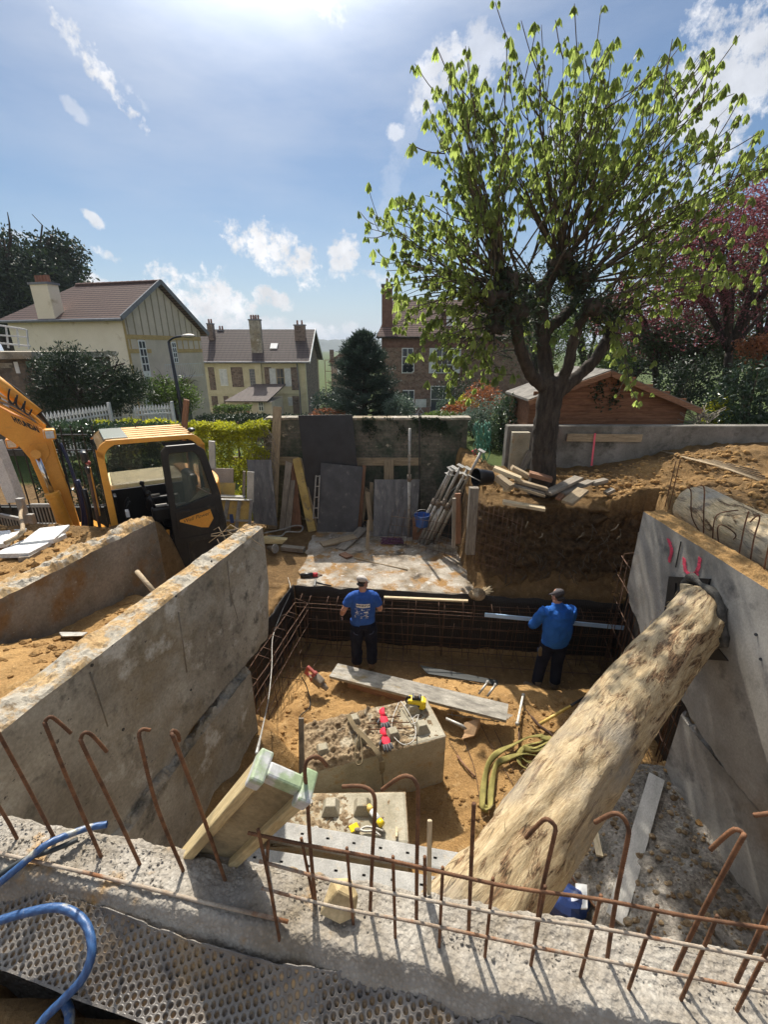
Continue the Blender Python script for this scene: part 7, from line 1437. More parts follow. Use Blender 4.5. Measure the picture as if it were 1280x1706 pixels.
    for c, s in clusters:
        for rep in range(r_.choice((1, 2, 2))):
            stalk = V(r_.gauss(0, 1), r_.gauss(0, 1), .25).normalized() * .05 * s; cc = Vector(c) + stalk; nl = r_.choice((5, 5, 6, 7)); az = r_.random() * 6.28; tone = r_.random(); ln0 = r_.uniform(.075, .185) * s; ax = stalk.normalized()
            for k in range(nl):
                a = az + (k / nl - .5) * 4.2; h_ = V(math.cos(a), math.sin(a), 0); d = (h_ * r_.uniform(.35, .75) - V(0, 0, 1)).normalized(); ln = ln0 * r_.uniform(.75, 1.05); sd_ = V(-h_.y, h_.x, 0); w = ln * .34; m1 = cc + d * ln * .35 + h_ * .012; m2 = cc + d * ln * .72; tip = cc + d * ln - h_ * .012
                V_ += [cc[:], (m1 + sd_ * w * .30 + h_ * -.006)[:], (m2 + sd_ * w * .5 - h_ * .008)[:], tip[:], (m2 - sd_ * w * .5 - h_ * .008)[:], (m1 - sd_ * w * .30 - h_ * .006)[:]]; F_ += [(n0, n0 + 1, n0 + 2, n0 + 3), (n0, n0 + 3, n0 + 4, n0 + 5)]; A_ += [min(1, max(0, tone + r_.uniform(-.15, .15)))] * 6; n0 += 6
    Q = []; [Q.extend([(k.x + r_.gauss(0, .16), k.y + r_.gauss(0, .16), k.z + r_.gauss(0, .16)) for _ in range(300)]) for k in knobs]
    for pts, a, b in limbs: [Q.append((p.x + r_.gauss(0, .13), p.y + r_.gauss(0, .13), p.z + r_.gauss(0, .1))) for p in spline(pts, 60) if r_.random() < .8 and p.z > .1]
    child(foliage('dead_twigs', Q, .11, K['ldark'], None, .22, .3), e)
    child(nmesh('crown', V_, F_, K['lchest'], None, attr={'v': A_}), e)
    print('chestnut clusters', len(clusters), 'faces', len(F_))
chestnut()
# generic trees
def tree(name, base, h, crown_c, crown_r, n, size, m, label, cat='tree', seed=0, trunk_r=.15, clump=6, wid=.5, cut=-.08, limbs=9, group=None, thick=.75, bark='bark', droop=.1, lobes=7):
    r_ = random.Random(seed); base = Vector(base); cc = Vector(crown_c); e = empty(name, base); tag(e, label, cat, group); mb = MB(); fork = base.lerp(cc, .45)
    mb.tube(spline([base - V(0, 0, .2), base.lerp(fork, .5) + V(r_.uniform(-.1, .1), 0, 0), fork], 4), [trunk_r * (1 - .04 * i) for i in range(9)], 10); P = []
    for k in range(limbs):
        a = 6.28 * k / limbs + r_.uniform(-.3, .3); z = r_.uniform(-.45, .75); rr = math.sqrt(max(.05, 1 - z * z)); t = cc + V(math.cos(a) * rr * crown_r[0] * .78, math.sin(a) * rr * crown_r[1] * .78, z * crown_r[2])
        mb.tube(spline([fork, fork.lerp(t, .5) + V(0, 0, .08 * h), t], 4), [trunk_r * .55 * (1 - .09 * i) for i in range(9)], 6)
        for _ in range(3): s = t + V(r_.uniform(-.35, .35) * crown_r[0], r_.uniform(-.35, .35) * crown_r[1], r_.uniform(-.3, .35) * crown_r[2]); mb.tube([fork.lerp(t, .6), s.lerp(t, .5), s], [trunk_r * .2, trunk_r * .12, trunk_r * .05], 5)
    child(mb.build('trunk', K[bark], smooth=True), e); per = n // (lobes + 1); P.append(blobpts(per * 2, cc, [q * .85 for q in crown_r], clump, thick, cut, seed))
    for k in range(lobes): a = 6.28 * k / lobes + r_.uniform(-.4, .4); z = r_.uniform(-.6, .75); rr = math.sqrt(1 - z * z) * .62; c2 = cc + V(math.cos(a) * rr * crown_r[0], math.sin(a) * rr * crown_r[1], z * .7 * crown_r[2]); P.append(blobpts(per, c2, [q * r_.uniform(.34, .5) for q in crown_r], clump, .8, cut, seed + k + 1))
    child(foliage('crown', np.vstack(P), size, m, None, wid, droop), e); return e
def c3_(px, py, d): p = PY(px, py, d); return (p.x, p.y, p.z)
# hedge along the street, dark part and yellow part
hedge('hedge', -7.2, -4.55, 8.7, 9.5, -3.3, -1.50, 15000, .085, K['lhedge'], 'dark glossy hedge behind the excavator boom', 3, .45)
hedge('hedge', -4.75, -2.62, 9.75, 10.3, -3.9, -1.62, 19000, .075, K['lyellow'], 'yellow-green leafy hedge behind the formwork frames', 4, .55)
hedge('hedge', -6.3, -4.6, 9.5, 9.9, -2.2, -1.52, 3500, .075, K['lyellow'], 'yellow-green strip topping the dark hedge beside the white fence', 5, .55)
mb = MB(); r_ = random.Random(2)
for k in range(90): a = PY(r_.uniform(422, 447), r_.uniform(700, 800), 9.85); mb.tube(spline([a, a + V(r_.uniform(-.25, .25), -.05, -.15), a + V(r_.uniform(-.3, .3), 0, -.4)], 3), .006, 4)
tag(mb.build('bare_creeper', K['woodg'], smooth=True), 'dry brown creeper at the left end of the garden wall', 'creeper', kind='stuff')
# ivy on the garden wall
g_ = np.random.default_rng(5); n = 2600; x = g_.uniform(-.5, 1.84, n); z = -1.50 - np.abs(g_.normal(0, .22, n)); p = np.stack([x, np.full(n, 10.24) - .03 * g_.random(n), z], -1); p = p[fbm(x * 2, z * 3, 0, 3) > -.15]
tag(foliage('ivy', p, .05, K['ldark'], None, .6, .3), 'dark ivy hanging over the top of the garden wall', 'ivy', kind='stuff')
# garden shrubs beyond the wall
for i, (x, y, d, rx, rz, m_, lb) in enumerate(((747, 680, 15, .42, .32, 'lpale', 'round clipped grey-green bush by the house door'), (762, 688, 13.5, .5, .3, 'lred', 'low orange-red bush right of the round clipped bush'), (778, 680, 14, .38, .42, 'lyellow', 'small bright yellow bush left of the orange shrub'),
    (805, 668, 13.5, .65, .55, 'lred', 'larger orange-brown shrub left of the chestnut trunk'), (822, 690, 12, .75, .55, 'lpale', 'blue-grey leafy shrub in front of the orange-brown shrub'), (740, 697, 12.5, .7, .2, 'lgreen', 'low green planting along the garden wall top'), (790, 702, 11.3, .5, .35, 'lpale', 'grey-green shrub right behind the end of the garden wall'),
    (822, 735, 10.3, .40, .55, 'lhedge', 'dark leafy bush between the garden wall and the back wall'), (845, 700, 10.2, .35, .6, 'lhedge', 'dark glossy bush left of the shed corner'), (770, 655, 19, 1.2, .7, 'ldark', 'dark bush by the brick house facade'))):
    shrub('garden_shrub', c3_(x, y, d), (rx, rx * .8, rz), 1500, .075 if d < 13 else .09, K[m_], lb, 'shrub', 'shrubs in the garden beyond the wall', seed=i)
# plants to the right behind the back wall
shrub('laurel_bush', c3_(1260, 668, 10.2), (1.05, .8, .95), 4200, .12, K['lhedge'], 'big glossy laurel at the right edge above the back wall', 'shrub', seed=31, wid=.45)
shrub('garden_shrub', c3_(1195, 690, 10.4), (.32, .3, .42), 1300, .07, K['lyellow'], 'small bright yellow-green bush beside the laurel', 'shrub', seed=32)
shrub('garden_shrub', c3_(1150, 640, 12.5), (.9, .7, .8), 2600, .10, K['ldark'], 'dark evergreen bush behind the right eave of the shed', 'shrub', seed=33)
tree('plum_tree', c3_(1208, 690, 12.5), 6, c3_(1225, 450, 12.8), (2.5, 1.9, 2.3), 21000, .085, K['lplum'], 'purple-leaved plum tree right of the chestnut, the largest purple one', seed=41, trunk_r=.14, clump=7, cut=-.05, limbs=11, group='purple-leaved plum trees on the right')
tree('plum_tree', c3_(1095, 680, 16), 6, c3_(1085, 510, 16), (2.0, 1.6, 1.9), 7000, .10, K['lplum'], 'thin purple plum tree farther back between the chestnut and the large plum', seed=42, trunk_r=.13, clump=7, cut=.02, group='purple-leaved plum trees on the right')
tree('maple_bush', c3_(1290, 640, 11.2), 3, c3_(1278, 590, 11.2), (.75, .7, .6), 2600, .08, K['lred'], 'red-leaved bush above the laurel at the right edge', seed=43, trunk_r=.05, clump=5, limbs=6)
for i, (x, y, d, rx, rz, m_, lb) in enumerate(((1150, 575, 15, 1.9, 1.5, 'lolive', 'olive green tree behind the plum trunks'), (985, 560, 20, 2.6, 2.3, 'lgreen', 'loose green tree behind the chestnut limbs'), (900, 560, 24, 3.0, 2.6, 'lolive', 'olive tree seen between the chestnut limbs on the left'), (1250, 540, 17, 2.3, 2.2, 'lolive', 'dark olive tree behind the large plum at the right edge'), (1060, 600, 22, 2.2, 1.4, 'ldark', 'low dark tree above the shed ridge'), (1310, 440, 15, 1.6, 2.4, 'lgreen', 'green tree cut by the right edge behind the plum'))):
    p = c3_(x, y, d); tree('garden_tree', (p[0], p[1], -2.3), 6, p, (rx, rx * .8, rz), 5200, .13, K[m_], lb, seed=50 + i, trunk_r=.14, clump=7, cut=-.02, group='trees in the gardens behind the shed')
mb = MB(); r_ = random.Random(12)
for k in range(70): a = PY(r_.uniform(1150, 1185), r_.uniform(690, 712), 9.2); mb.tube([a, a + V(r_.uniform(-.4, .4), r_.uniform(-.1, .2), r_.uniform(.0, .25))], .007, 4)
tag(mb.build('brush_pile', K['woodg'], smooth=True), 'pile of bare twigs at the right end of the shed', 'twigs')
# left: dark bush, big evergreen, pine, street shrub, far bushes
tree('yew_bush', c3_(145, 700, 13.5), 4, c3_(150, 645, 13.5), (1.75, 1.3, 1.30), 15000, .13, K['ldark'], 'dark feathery evergreen bush in front of the cream house', 'tree', seed=61, trunk_r=.1, clump=8, wid=.25, cut=-.3, droop=-.4)
tree('cedar_tree', (-33, 38, -5), 14, c3_(48, 480, 40), (6.0, 4.5, 5.0), 34000, .34, K['ldark'], 'large dark evergreen tree towering behind the cream house', 'tree', seed=62, trunk_r=.5, clump=10, cut=-.06, lobes=12)
tree('street_shrub', c3_(295, 690, 16), 3, c3_(285, 655, 16), (1.15, .8, .85), 3000, .10, K['lgreen'], 'light green shrub at the foot of the street lamp', seed=63, trunk_r=.05, clump=5)
def pine(px, d, top, label):
    b = PY(px, 700, d); b.z = -4.4; t = PY(px, top, d); h = t.z - b.z; e = empty('pine_tree', b); tag(e, label, 'tree'); mb = MB(); mb.tube([b, b.lerp(t, .5), t], [.14, .09, .02], 8); r_ = random.Random(77); P = []; Dd = []
    for k in range(300):
        z = r_.random() ** .75; rad = ((1 - z) ** .6 * 2.15 + .06) * r_.uniform(.6, 1.1); a = r_.random() * 6.28; o_ = b + V(0, 0, .25 + (h - .4) * z * .97); tip = o_ + V(math.cos(a) * rad, math.sin(a) * rad, .22 * rad + .15 * r_.random()); mb.tube(spline([o_, o_.lerp(tip, .6) - V(0, 0, .06), tip], 2), [.022, .018, .012, .008, .005], 5)
        for j in range(5):
            q = o_.lerp(tip, .45 + .55 * j / 4); dr = (tip - o_).normalized() * .6 + V(0, 0, .55)
            for _ in range(22): P.append((q.x + r_.gauss(0, .05), q.y + r_.gauss(0, .05), q.z + r_.gauss(0, .04))); Dd.append((dr.x + r_.gauss(0, .4), dr.y + r_.gauss(0, .4), dr.z + r_.gauss(0, .3)))
    child(mb.build('trunk', K['bark'], smooth=True), e); child(foliage('crown', P, .17, K['lpine'], None, .16, 0, 0, 0, np.array(Dd)), e); return e
pine(607, 17, 548, 'dark pine in the middle distance between the two brick houses')
shrub('garden_shrub', c3_(560, 672, 22), (1.3, .9, .8), 2200, .14, K['lpine'], 'dark bush left of the pine', 'shrub', seed=71); shrub('garden_shrub', c3_(548, 692, 17), (.75, .5, .28), 1400, .08, K['lred'], 'low reddish bush above the tall black sheet', 'shrub', seed=72)
shrub('garden_shrub', c3_(665, 680, 15.5), (.6, .5, .45), 1500, .10, K['lpale'], 'grey-green bush at the foot of the pine on its right', 'shrub', seed=73)
hedge('hedge', -9.5, -3.9, 22, 23.2, -5.0, -3.25, 9000, .12, K['ldark'], 'clipped dark hedge in front of the long yellow and stone house', 6, .5)
hedge('hedge', -7.6, -3.2, 18, 18.7, -4.6, -2.62, 8000, .10, K['ldark'], 'nearer clipped hedge just above the garden wall', 7, .5)
hedge('hedge', -11.5, -9.2, 30, 31.2, -6.3, -3.7, 4000, .16, K['lgreen'], 'green hedge by the porch of the long house', 8, .5)

# ---------------------------------------------------------------- houses
class Local:
    def __init__(s, o, u): s.o = Vector(o); s.u = Vector(u).normalized(); s.n = V(-s.u.y, s.u.x, 0)      # n points away from the viewer
    def p(s, a, b, z): return V(s.o.x, s.o.y, 0) + s.u * a + s.n * b + V(0, 0, z)
    def uz(s, px, py): q = PP(px, py, s.o, s.n) ; return (q - V(s.o.x, s.o.y, 0)).dot(s.u), q.z
    def rect(s, px0, py0, px1, py1): a = s.uz(px0, py0); b = s.uz(px1, py1); return min(a[0], b[0]), min(a[1], b[1]), max(a[0], b[0]), max(a[1], b[1])
def flat(L, outline, b, th, name, m, par, bevel=0): 
    o = MB().prism([L.p(a, b, z) for a, z in outline], L.n * th).build(name, m, None, bevel=bevel); o['_c'] = 1; del o['_c']; return child(o, par)
def rectp(L, r, b, th, name, m, par): return flat(L, [(r[0], r[1]), (r[2], r[1]), (r[2], r[3]), (r[0], r[3])], b, th, name, m, par)
def subchild(o, part):
    w = part.matrix_world.copy() if False else (part.parent.matrix_basis @ part.matrix_parent_inverse @ part.matrix_basis if part.parent else part.matrix_basis); o.parent = part; o.matrix_parent_inverse = w.inverted(); return o
def window(L, r, par, cols=2, rows=3, fr=K['white'], shutters=None, shm=K['whitew'], depth=.0, t=.05, closed=False):
    w = rectp(L, r, -.045, .05, 'window', fr, par)
    if closed:
        for i in range(cols): 
            a0 = r[0] + (r[2] - r[0]) * (i + .06) / cols; a1 = r[0] + (r[2] - r[0]) * (i + .94) / cols; o = MB().prism([L.p(a, -.06, z) for a, z in ((a0, r[1] + .05), (a1, r[1] + .05), (a1, r[3] - .05), (a0, r[3] - .05))], L.n * .02).build('shutter', shm); subchild(o, w)
        return w
    mb = MB(); W_, H_ = r[2] - r[0], r[3] - r[1]
    for i in range(cols):
        for j in range(rows):
            a0 = r[0] + t + (W_ - t) * i / cols; a1 = r[0] + (W_ - t) * (i + 1) / cols; z0 = r[1] + t + (H_ - t) * j / rows; z1 = r[1] + (H_ - t) * (j + 1) / rows; mb.prism([L.p(a, -.055, z) for a, z in ((a0, z0), (a1, z0), (a1, z1), (a0, z1))], L.n * .008)
    subchild(mb.build('pane', K['wglass']), w)
    if shutters:
        for s_ in (-1, 1): a = r[0] - .05 if s_ < 0 else r[2] + .05; b = a + s_ * shutters; rectp(L, (min(a, b), r[1], max(a, b), r[3]), -.06, .05, 'shutter', shm, par)
    return w
def roofplane(par, a, b, c, d, th, m, name='roof'):
    """tiles: object X along the eave a-b, Z up the slope"""
    a, b, c, d = map(Vector, (a, b, c, d)); x = (b - a).normalized(); nrm = x.cross(d - a).normalized(); z = nrm.cross(x) * -1 if nrm.cross(x).z < 0 else nrm.cross(x)
    y = z.cross(x); mt = Matrix((x, y, z)).transposed().to_4x4(); mt.translation = a; mi = mt.inverted(); up = 1 if y.z > 0 else -1
    o = MB().prism([mi @ q for q in (a, b, c, d)], (0, th * -up, 0)).build(name, m, None); o.parent = par; o.matrix_parent_inverse = par.matrix_basis.inverted(); o.matrix_basis = mt; return o
def chimney(par, base, sx, sy, h, m, pots=3, rot=None, potm=K['pot']):
    base = Vector(base); rot = rot or Matrix.Identity(3); o = child(MB().box(base + V(0, 0, h / 2), (sx, sy, h), rot).build('chimney', m), par); subchild(MB().box(base + V(0, 0, h + .05), (sx * 1.12, sy * 1.2, .10), rot).build('chimney_cap', K['gutter']), o)
    for i in range(pots): x = (i + .5) / pots - .5; c = base + rot @ V(x * sx * .85, 0, h + .1); subchild(MB().tube([c, c + V(0, 0, .35)], [.085, .07], 10).build('chimney_pot', potm), o)
    return o
# cream house with half-timbered gable
def house_cream():
    ln = V(-.965, .26, 0).normalized(); gn = V(.26, .965, 0).normalized(); C = V(-13.2, 24, 0); e = empty('cream_house', (-15, 27, -4.4)); tag(e, 'cream rendered house with a half-timbered gable and a big chimney on its brown tiled roof', 'house')
    G = 6.0; Lw = 7.6; ze, zr, ze2 = 1.47, 3.25, .95; zb = -5
    A, B = C, C + ln * Lw; D_, E_ = C + gn * G, B + gn * G; pk = C + gn * G * .47
    LL = Local(B, -ln); LG = Local(C, gn); LG.n = V(-gn.y, gn.x, 0)
    child(MB().prism([B + V(0, 0, zb), C + V(0, 0, zb), D_ + V(0, 0, zb), E_ + V(0, 0, zb)], (0, 0, ze - zb - .0)).build('wall', K['render_c']), e)
    LG2 = Local(C - V(0, 0, 0), gn); nG = V(gn.y, -gn.x, 0)     # outward normal of the gable
    def gp(a, z, off=0): return V(C.x, C.y, 0) + gn * a + nG * off + V(0, 0, z)
    child(MB().prism([gp(0, zb, .003), gp(G, zb, .003), gp(G, ze2, .003), gp(G * .47, zr - .05, .003), gp(0, ze, .003)], nG * .03).build('gable_wall', K['render_g']), e)
    def guz(px, py): q = PP(px, py, C + nG * .04, nG); return (q - V(C.x, C.y, 0)).dot(gn), q.z
    def grect(px0, py0, px1, py1): a, b = guz(px0, py0), guz(px1, py1); return a[0], b[1], b[0], a[1]
    def gbox(r, off, th, name, m, slope=0): return child(MB().prism([gp(r[0], r[1], off), gp(r[2], r[1], off), gp(r[2], r[3], off), gp(r[0], r[3], off)], nG * th).build(name, m), e)
    z1, z2 = guz(250, 562)[1], guz(250, 585)[1]
    gbox((.02, z1 - .12, G - .02, z1 + .10), .034, .03, 'timber_band', K['ochre_t']); gbox((.02, z2 - .10, 1.6, z2 + .10), .034, .03, 'timber_band', K['ochre_t']); gbox((3.1, z2 - .10, G - .02, z2 + .10), .034, .03, 'timber_band', K['ochre_t'])
    for i in range(12):
        a = .25 + i * .5; zt = (ze + (zr - ze) * a / (G * .47) if a < G * .47 else zr + (ze2 - zr) * (a - G * .47) / (G * .53)) - .12
        if zt > z1 + .2: gbox((a - .035, z1 + .10, a + .035, zt), .034, .02, 'timber_stud', simple('brown_grey_stud', (.30, .25, .18), .8))
        if not 1.6 < a < 3.1: gbox((a - .035, z2 + .1, a + .035, z1 - .12), .034, .02, 'timber_stud', K['ochre_t'])
    gbox((-.02, zb, .12, ze - .1), .034, .02, 'corner_trim', K['ochre_t'])
    def gwin(r, cols, rows, low=.0):
        w = gbox(r, .036, .05, 'window', K['white']); mb = MB(); t = .06; W_, H_ = r[2] - r[0], r[3] - r[1]
        for i in range(cols):
            for j in range(rows):
                if j == 0 and low: continue
                a0 = r[0] + t + (W_ - t) * i / cols; a1 = r[0] + (W_ - t) * (i + 1) / cols; q0 = r[1] + t + (H_ - t) * j / rows; q1 = r[1] + (H_ - t) * (j + 1) / rows; mb.prism([gp(a, z, .088) for a, z in ((a0, q0), (a1, q0), (a1, q1), (a0, q1))], nG * .004)
        subchild(mb.build('pane', K['wglass']), w)
    gwin(grect(228, 567, 252, 632), 2, 5, 1); gwin(grect(284, 570, 297, 605), 2, 4)
    r = grect(228, 634, 291, 640); child(MB().prism([gp(1.35, r[3] - .02, .03), gp(4.6, r[3] - .02, .03), gp(4.6, r[3] - .14, .03), gp(1.35, r[3] - .14, .03)], nG * .95).build('balcony_slab', K['render_g']), e)
    mb = MB(); zc = r[3]; mb.bar(gp(1.4, zc + .75, .95), gp(4.55, zc + .75, .95), .03); mb.bar(gp(1.4, zc + .08, .95), gp(4.55, zc + .08, .95), .03); [mb.bar(gp(1.4 + k * .16, zc, .95), gp(1.4 + k * .16, zc + .75, .95), .014) for k in range(20)]; child(mb.build('balcony_railing', K['whitew']), e)
    q0, q1 = guz(240, 660), guz(258, 700); gbox((q0[0], -4.2, q0[0] + 1.3, -2.55), .036, .03, 'shutter', K['whitew']); gbox((q0[0] + 2.1, -4.2, q0[0] + 3.6, -2.5), .036, .03, 'dark_doorway', K['wglass'])
    ov = .35; X0 = V(C.x, C.y, 0) + nG * ov; up = lambda p, z: V(p.x, p.y, z); pkx = V(C.x, C.y, 0) + gn * G * .47
    R0, R1 = up(pkx + nG * ov, zr + .12), up(pkx + ln * 5.4, zr + .12)
    eL0, eL1 = up(X0 - gn * .35, ze - .10), up(B + ln * .35 - gn * .35, ze - .10); roofplane(e, eL1, eL0, R0, R1, .10, K['tiles'])
    eR0, eR1 = up(X0 + gn * (G + .45), ze2 - .16), up(B + ln * .35 + gn * (G + .45), ze2 - .16); roofplane(e, eR0, eR1, R1, R0, .10, K['tiles']); roofplane(e, eR1, eL1, R1, R1 + V(.01, 0, 0), .10, K['tiles'])
    for a_, b_ in ((eL0, R0), (R0, eR0)): child(MB().bar(a_ + V(0, 0, .02), b_ + V(0, 0, .02), .07, .22).build('bargeboard', K['gutter']), e)
    child(MB().tube([eL0 - V(0, 0, .05), eL1 - V(0, 0, .05)], .075, 8).build('gutter', K['gutter']), e)
    for k in range(14): p = R1.lerp(R0, (k + .5) / 14); child(MB().tube([p - (R0 - R1) / 29, p + (R0 - R1) / 27], [.10, .115], 8).build('ridge_tile', K['tiles']), e)
    rot = Matrix((-ln, gn, V(0, 0, 1))).transposed(); cb = PY(85, 524, 25.2); chimney(e, (cb.x, cb.y, 1.35), 1.15, .6, 1.68, K['render_c'], 5, rot)
house_cream()
# long yellow-trimmed stone house
def house_long():
    e = empty('stone_house', (-12, 42, -6.4)); tag(e, 'long two-storey stone house with yellow trim and dark tiled roof in the middle distance', 'house'); L = Local((-17.6, 40, 0), (1, 0, 0)); W_ = 10.7; zb = -7.5; ze, zr = -1.05, 1.62
    child(MB().box(L.p(W_ / 2, 4, (zb + ze) / 2), (W_, 8, ze - zb)).build('wall', K['yell_t']), e)
    g1 = L.p(W_, 0, 0); child(MB().prism([V(g1.x + .004, 40.3, zb), V(g1.x + .004, 47.9, zb), V(g1.x + .004, 47.9, ze), V(g1.x + .004, 44, zr - .15), V(g1.x + .004, 40.3, ze)], (.03, 0, 0)).build('gable_wall', K['stone']), e)
    for y in (40.1, 47.9): child(MB().box((g1.x + .03, y, (zb + ze) / 2), (.10, .42, ze - zb)).build('quoin', K['yell_t']), e)
    for (x0, y0_, x1, y1_) in ((346, 612, 361, 650), (384, 612, 407, 645), (440, 612, 455, 650), (484, 612, 498, 650), (352, 660, 366, 690), (487, 660, 500, 690), (330, 612, 339, 648), (372, 660, 384, 690)): rectp(L, L.rect(x0, y0_, x1, y1_), -.03, .04, 'stone_panel', K['stone'], e)
    rectp(L, L.rect(313, 654, 511, 657), -.06, .07, 'string_course', K['yell_t'], e); rectp(L, (0, ze - .35, W_, ze - .2), -.05, .06, 'cornice', K['yell_t'], e)
    window(L, L.rect(365, 615, 381, 643), e, 2, 1, K['white'], closed=True); window(L, L.rect(415, 615, 429, 644), e, 4, 6, K['gutter'], t=.07); window(L, L.rect(460, 614, 475, 644), e, 2, 2, K['wood'], shutters=.55); window(L, L.rect(316, 614, 328, 640), e, 2, 1, K['white'], closed=True); window(L, L.rect(480, 662, 488, 676), e, 2, 1, K['white'], closed=True)
    for x in (331, 495): a = L.uz(x, 607); child(MB().tube([L.p(a[0], -.12, ze), L.p(a[0] + .1, -.12, -3.6), L.p(a[0] + .1, -.12, zb)], .055, 8).build('downpipe', K['gutter']), e)
    a = L.uz(433, 640)[0]; child(MB().box(L.p(a, -.12, (ze - 3.6) / 2 - .2), (.55, .25, ze + 3.6)).build('pilaster', K['yell_t']), e)
    roofplane(e, L.p(-.3, -.45, ze - .08), L.p(W_ + .55, -.45, ze - .08), V(L.p(W_ + .55, 0, 0).x, 44, zr), V(L.p(-.3, 0, 0).x, 44, zr), .12, K['tilesd']); roofplane(e, V(L.p(W_ + .55, 0, 0).x, 48.4, ze), V(L.p(-.3, 0, 0).x, 48.4, ze), V(L.p(-.3, 0, 0).x, 44, zr), V(L.p(W_ + .55, 0, 0).x, 44, zr), .12, K['tilesd'])
    gx_ = L.p(W_ + .55, 0, 0).x
    for y in (39.5, 48.45): child(MB().bar((gx_, y, ze - .12), (gx_, 44, zr), .06, .2).build('bargeboard', K['whitew']), e)
    child(MB().tube([L.p(-.3, -.5, ze - .1), L.p(W_ + .5, -.5, ze - .1)], .07, 8).build('gutter', K['gutter']), e)
    for (x, y, yy, sx, h, n) in ((353, 560, 42.5, .5, 1.3, 2), (369, 552, 44, .55, .35, 2), (430, 590, 41.0, .95, 3.05, 4), (501, 566, 42.6, .95, 1.5, 2)): p = PY(x, y, yy); chimney(e, (p.x, yy, p.z - .35), sx, .5, h, K['stone'] if n != 4 else K['concrete'], n)
    p = PY(457, 577, 41.6); child(MB().box(p + V(0, -.1, 0), (.62, .08, .75), Matrix.Rotation(R(-55), 3, 'X')).build('skylight', K['whitew']), e)
    p = PY(426, 545, 41.0); child(MB().tube([p - V(0, 0, .4), p + V(0, 0, .9)], .025, 6).bar(p + V(-.45, 0, .85), p + V(.45, 0, .85), .03).bar(p + V(-.3, 0, .6), p + V(.3, 0, .6), .02).build('aerial', K['gutter']), e)
    # porch
    P1, P2 = PY(379, 668, 35), PY(455, 668, 35); z = P1.z; child(MB().box(((P1.x + P2.x) / 2 - .2, 37.2, z / 2 - 3.4), (3.6, 4, z + 6.6)).build('porch_wall', K['render_g']), e); roofplane(e, V(P1.x - .2, 34.8, z), V(P2.x - .4, 34.8, z), V(P2.x + .3, 38.6, z + 1.0), V(P1.x + 1.2, 38.6, z + 1.0), .1, K['tilesd'], 'porch_roof')
    LP = Local((P1.x, 35.15, 0), (1, 0, 0)); rectp(LP, LP.rect(408, 671, 416, 690), -.02, .04, 'porch_door', K['woodr'], e); window(LP, LP.rect(430, 668, 440, 685), e, 2, 2)
house_long()
# brick house behind the chestnut
def house_brick():
    e = empty('brick_house', (5, 34, -4.4)); tag(e, 'brown millstone house with red tiled roof and white windows behind the chestnut', 'house'); x0 = PY(636, 600, 31).x; L = Local((x0, 31, 0), (1, 0, 0)); W_ = 11.5; ze, zr = .78, 3.2; zb = -5
    child(MB().box(L.p(W_ / 2, 3.2, (zb + ze) / 2), (W_, 6.4, ze - zb)).build('wall', K['meuliere']), e); rectp(L, (0, ze - .75, W_, ze - .1), -.05, .06, 'brick_frieze', K['brickr'], e)
    a, b = L.p(-.35, -.4, ze - .1), L.p(W_ + .3, -.4, ze - .1); r0, r1 = PY(655, 500, 34.2), PY(866, 500, 34.2); r0.z = r1.z = zr; roofplane(e, a, b, V(r1.x, 34.2, zr), V(r0.x, 34.2, zr), .12, K['tilesr']); roofplane(e, L.p(-.35, 6.8, ze - .1), a, V(r0.x, 34.2, zr), V(r0.x, 34.21, zr), .12, K['tilesr'])
    window(L, L.rect(672, 606, 690, 620), e, 2, 2) ; window(L, L.rect(727, 580, 755, 622), e, 3, 3); d = window(L, L.rect(718, 643, 757, 687), e, 2, 2); window(L, L.rect(671, 650, 690, 686), e, 2, 2); window(L, L.rect(670, 580, 688, 622), e, 2, 3)
    for r in ((716, 580, 726, 622), (756, 580, 766, 622)): rectp(L, L.rect(*r), -.05, .04, 'shutter', K['whitew'], e)
    for (x, y, yy, sx, h) in ((645, 560, 31.8, .7, 3.3), (781, 512, 33.8, .7, 1.0)): p = PY(x, y, yy); chimney(e, (p.x, yy, p.z - .3), sx, .6, h, K['brickr'], 1)
    p = PY(682, 537, 32.3); child(MB().box(p + V(0, -.12, 0), (.75, .06, .5), Matrix.Rotation(R(-55), 3, 'X')).build('skylight', K['white']), e)
    p = PY(752, 532, 31.9); child(MB().box(p + V(0, .5, -.2), (.95, 1.5, 1.25)).build('dormer', K['brickr']), e); child(MB().box(p + V(0, -.27, -.15), (.7, .05, .95)).build('dormer_window', K['white']), e); child(MB().prism([p + V(-.65, -.45, .42), p + V(.65, -.45, .42), p + V(0, -.45, .85)], (0, 1.9, 0)).build('dormer_roof', K['tilesr']), e)
    tag(MB().box((PY(720, 692, 28).x, 28.5, -4.32), (4.5, 5, .12)).build('terrace', K['deck']), kind='structure')
    p = PY(701, 680, 28.5); o = MB(); 
    for s_ in (-1, 1): o.bar(p + V(-.28 * s_, 0, -.38), p + V(.28 * s_, 0, .3), .03)
    o.bar(p + V(-.35, 0, .3), p + V(.35, 0, .3), .03, .5); tag(o.build('folding_table', K['whitew']), 'small white folding table on the terrace of the brick house', 'table')
    p = PY(712, 678, 29); o = MB().box(p + V(0, 0, .0), (.45, .45, .04)).box(p + V(0, .2, .28), (.45, .04, .5)); [o.bar(p + V(sx * .2, sy * .2, 0), p + V(sx * .2, sy * .2, -.42), .03) for sx in (-1, 1) for sy in (-1, 1)]; tag(o.build('garden_chair', K['grit']), 'grey garden chair beside the white folding table', 'chair')
house_brick()
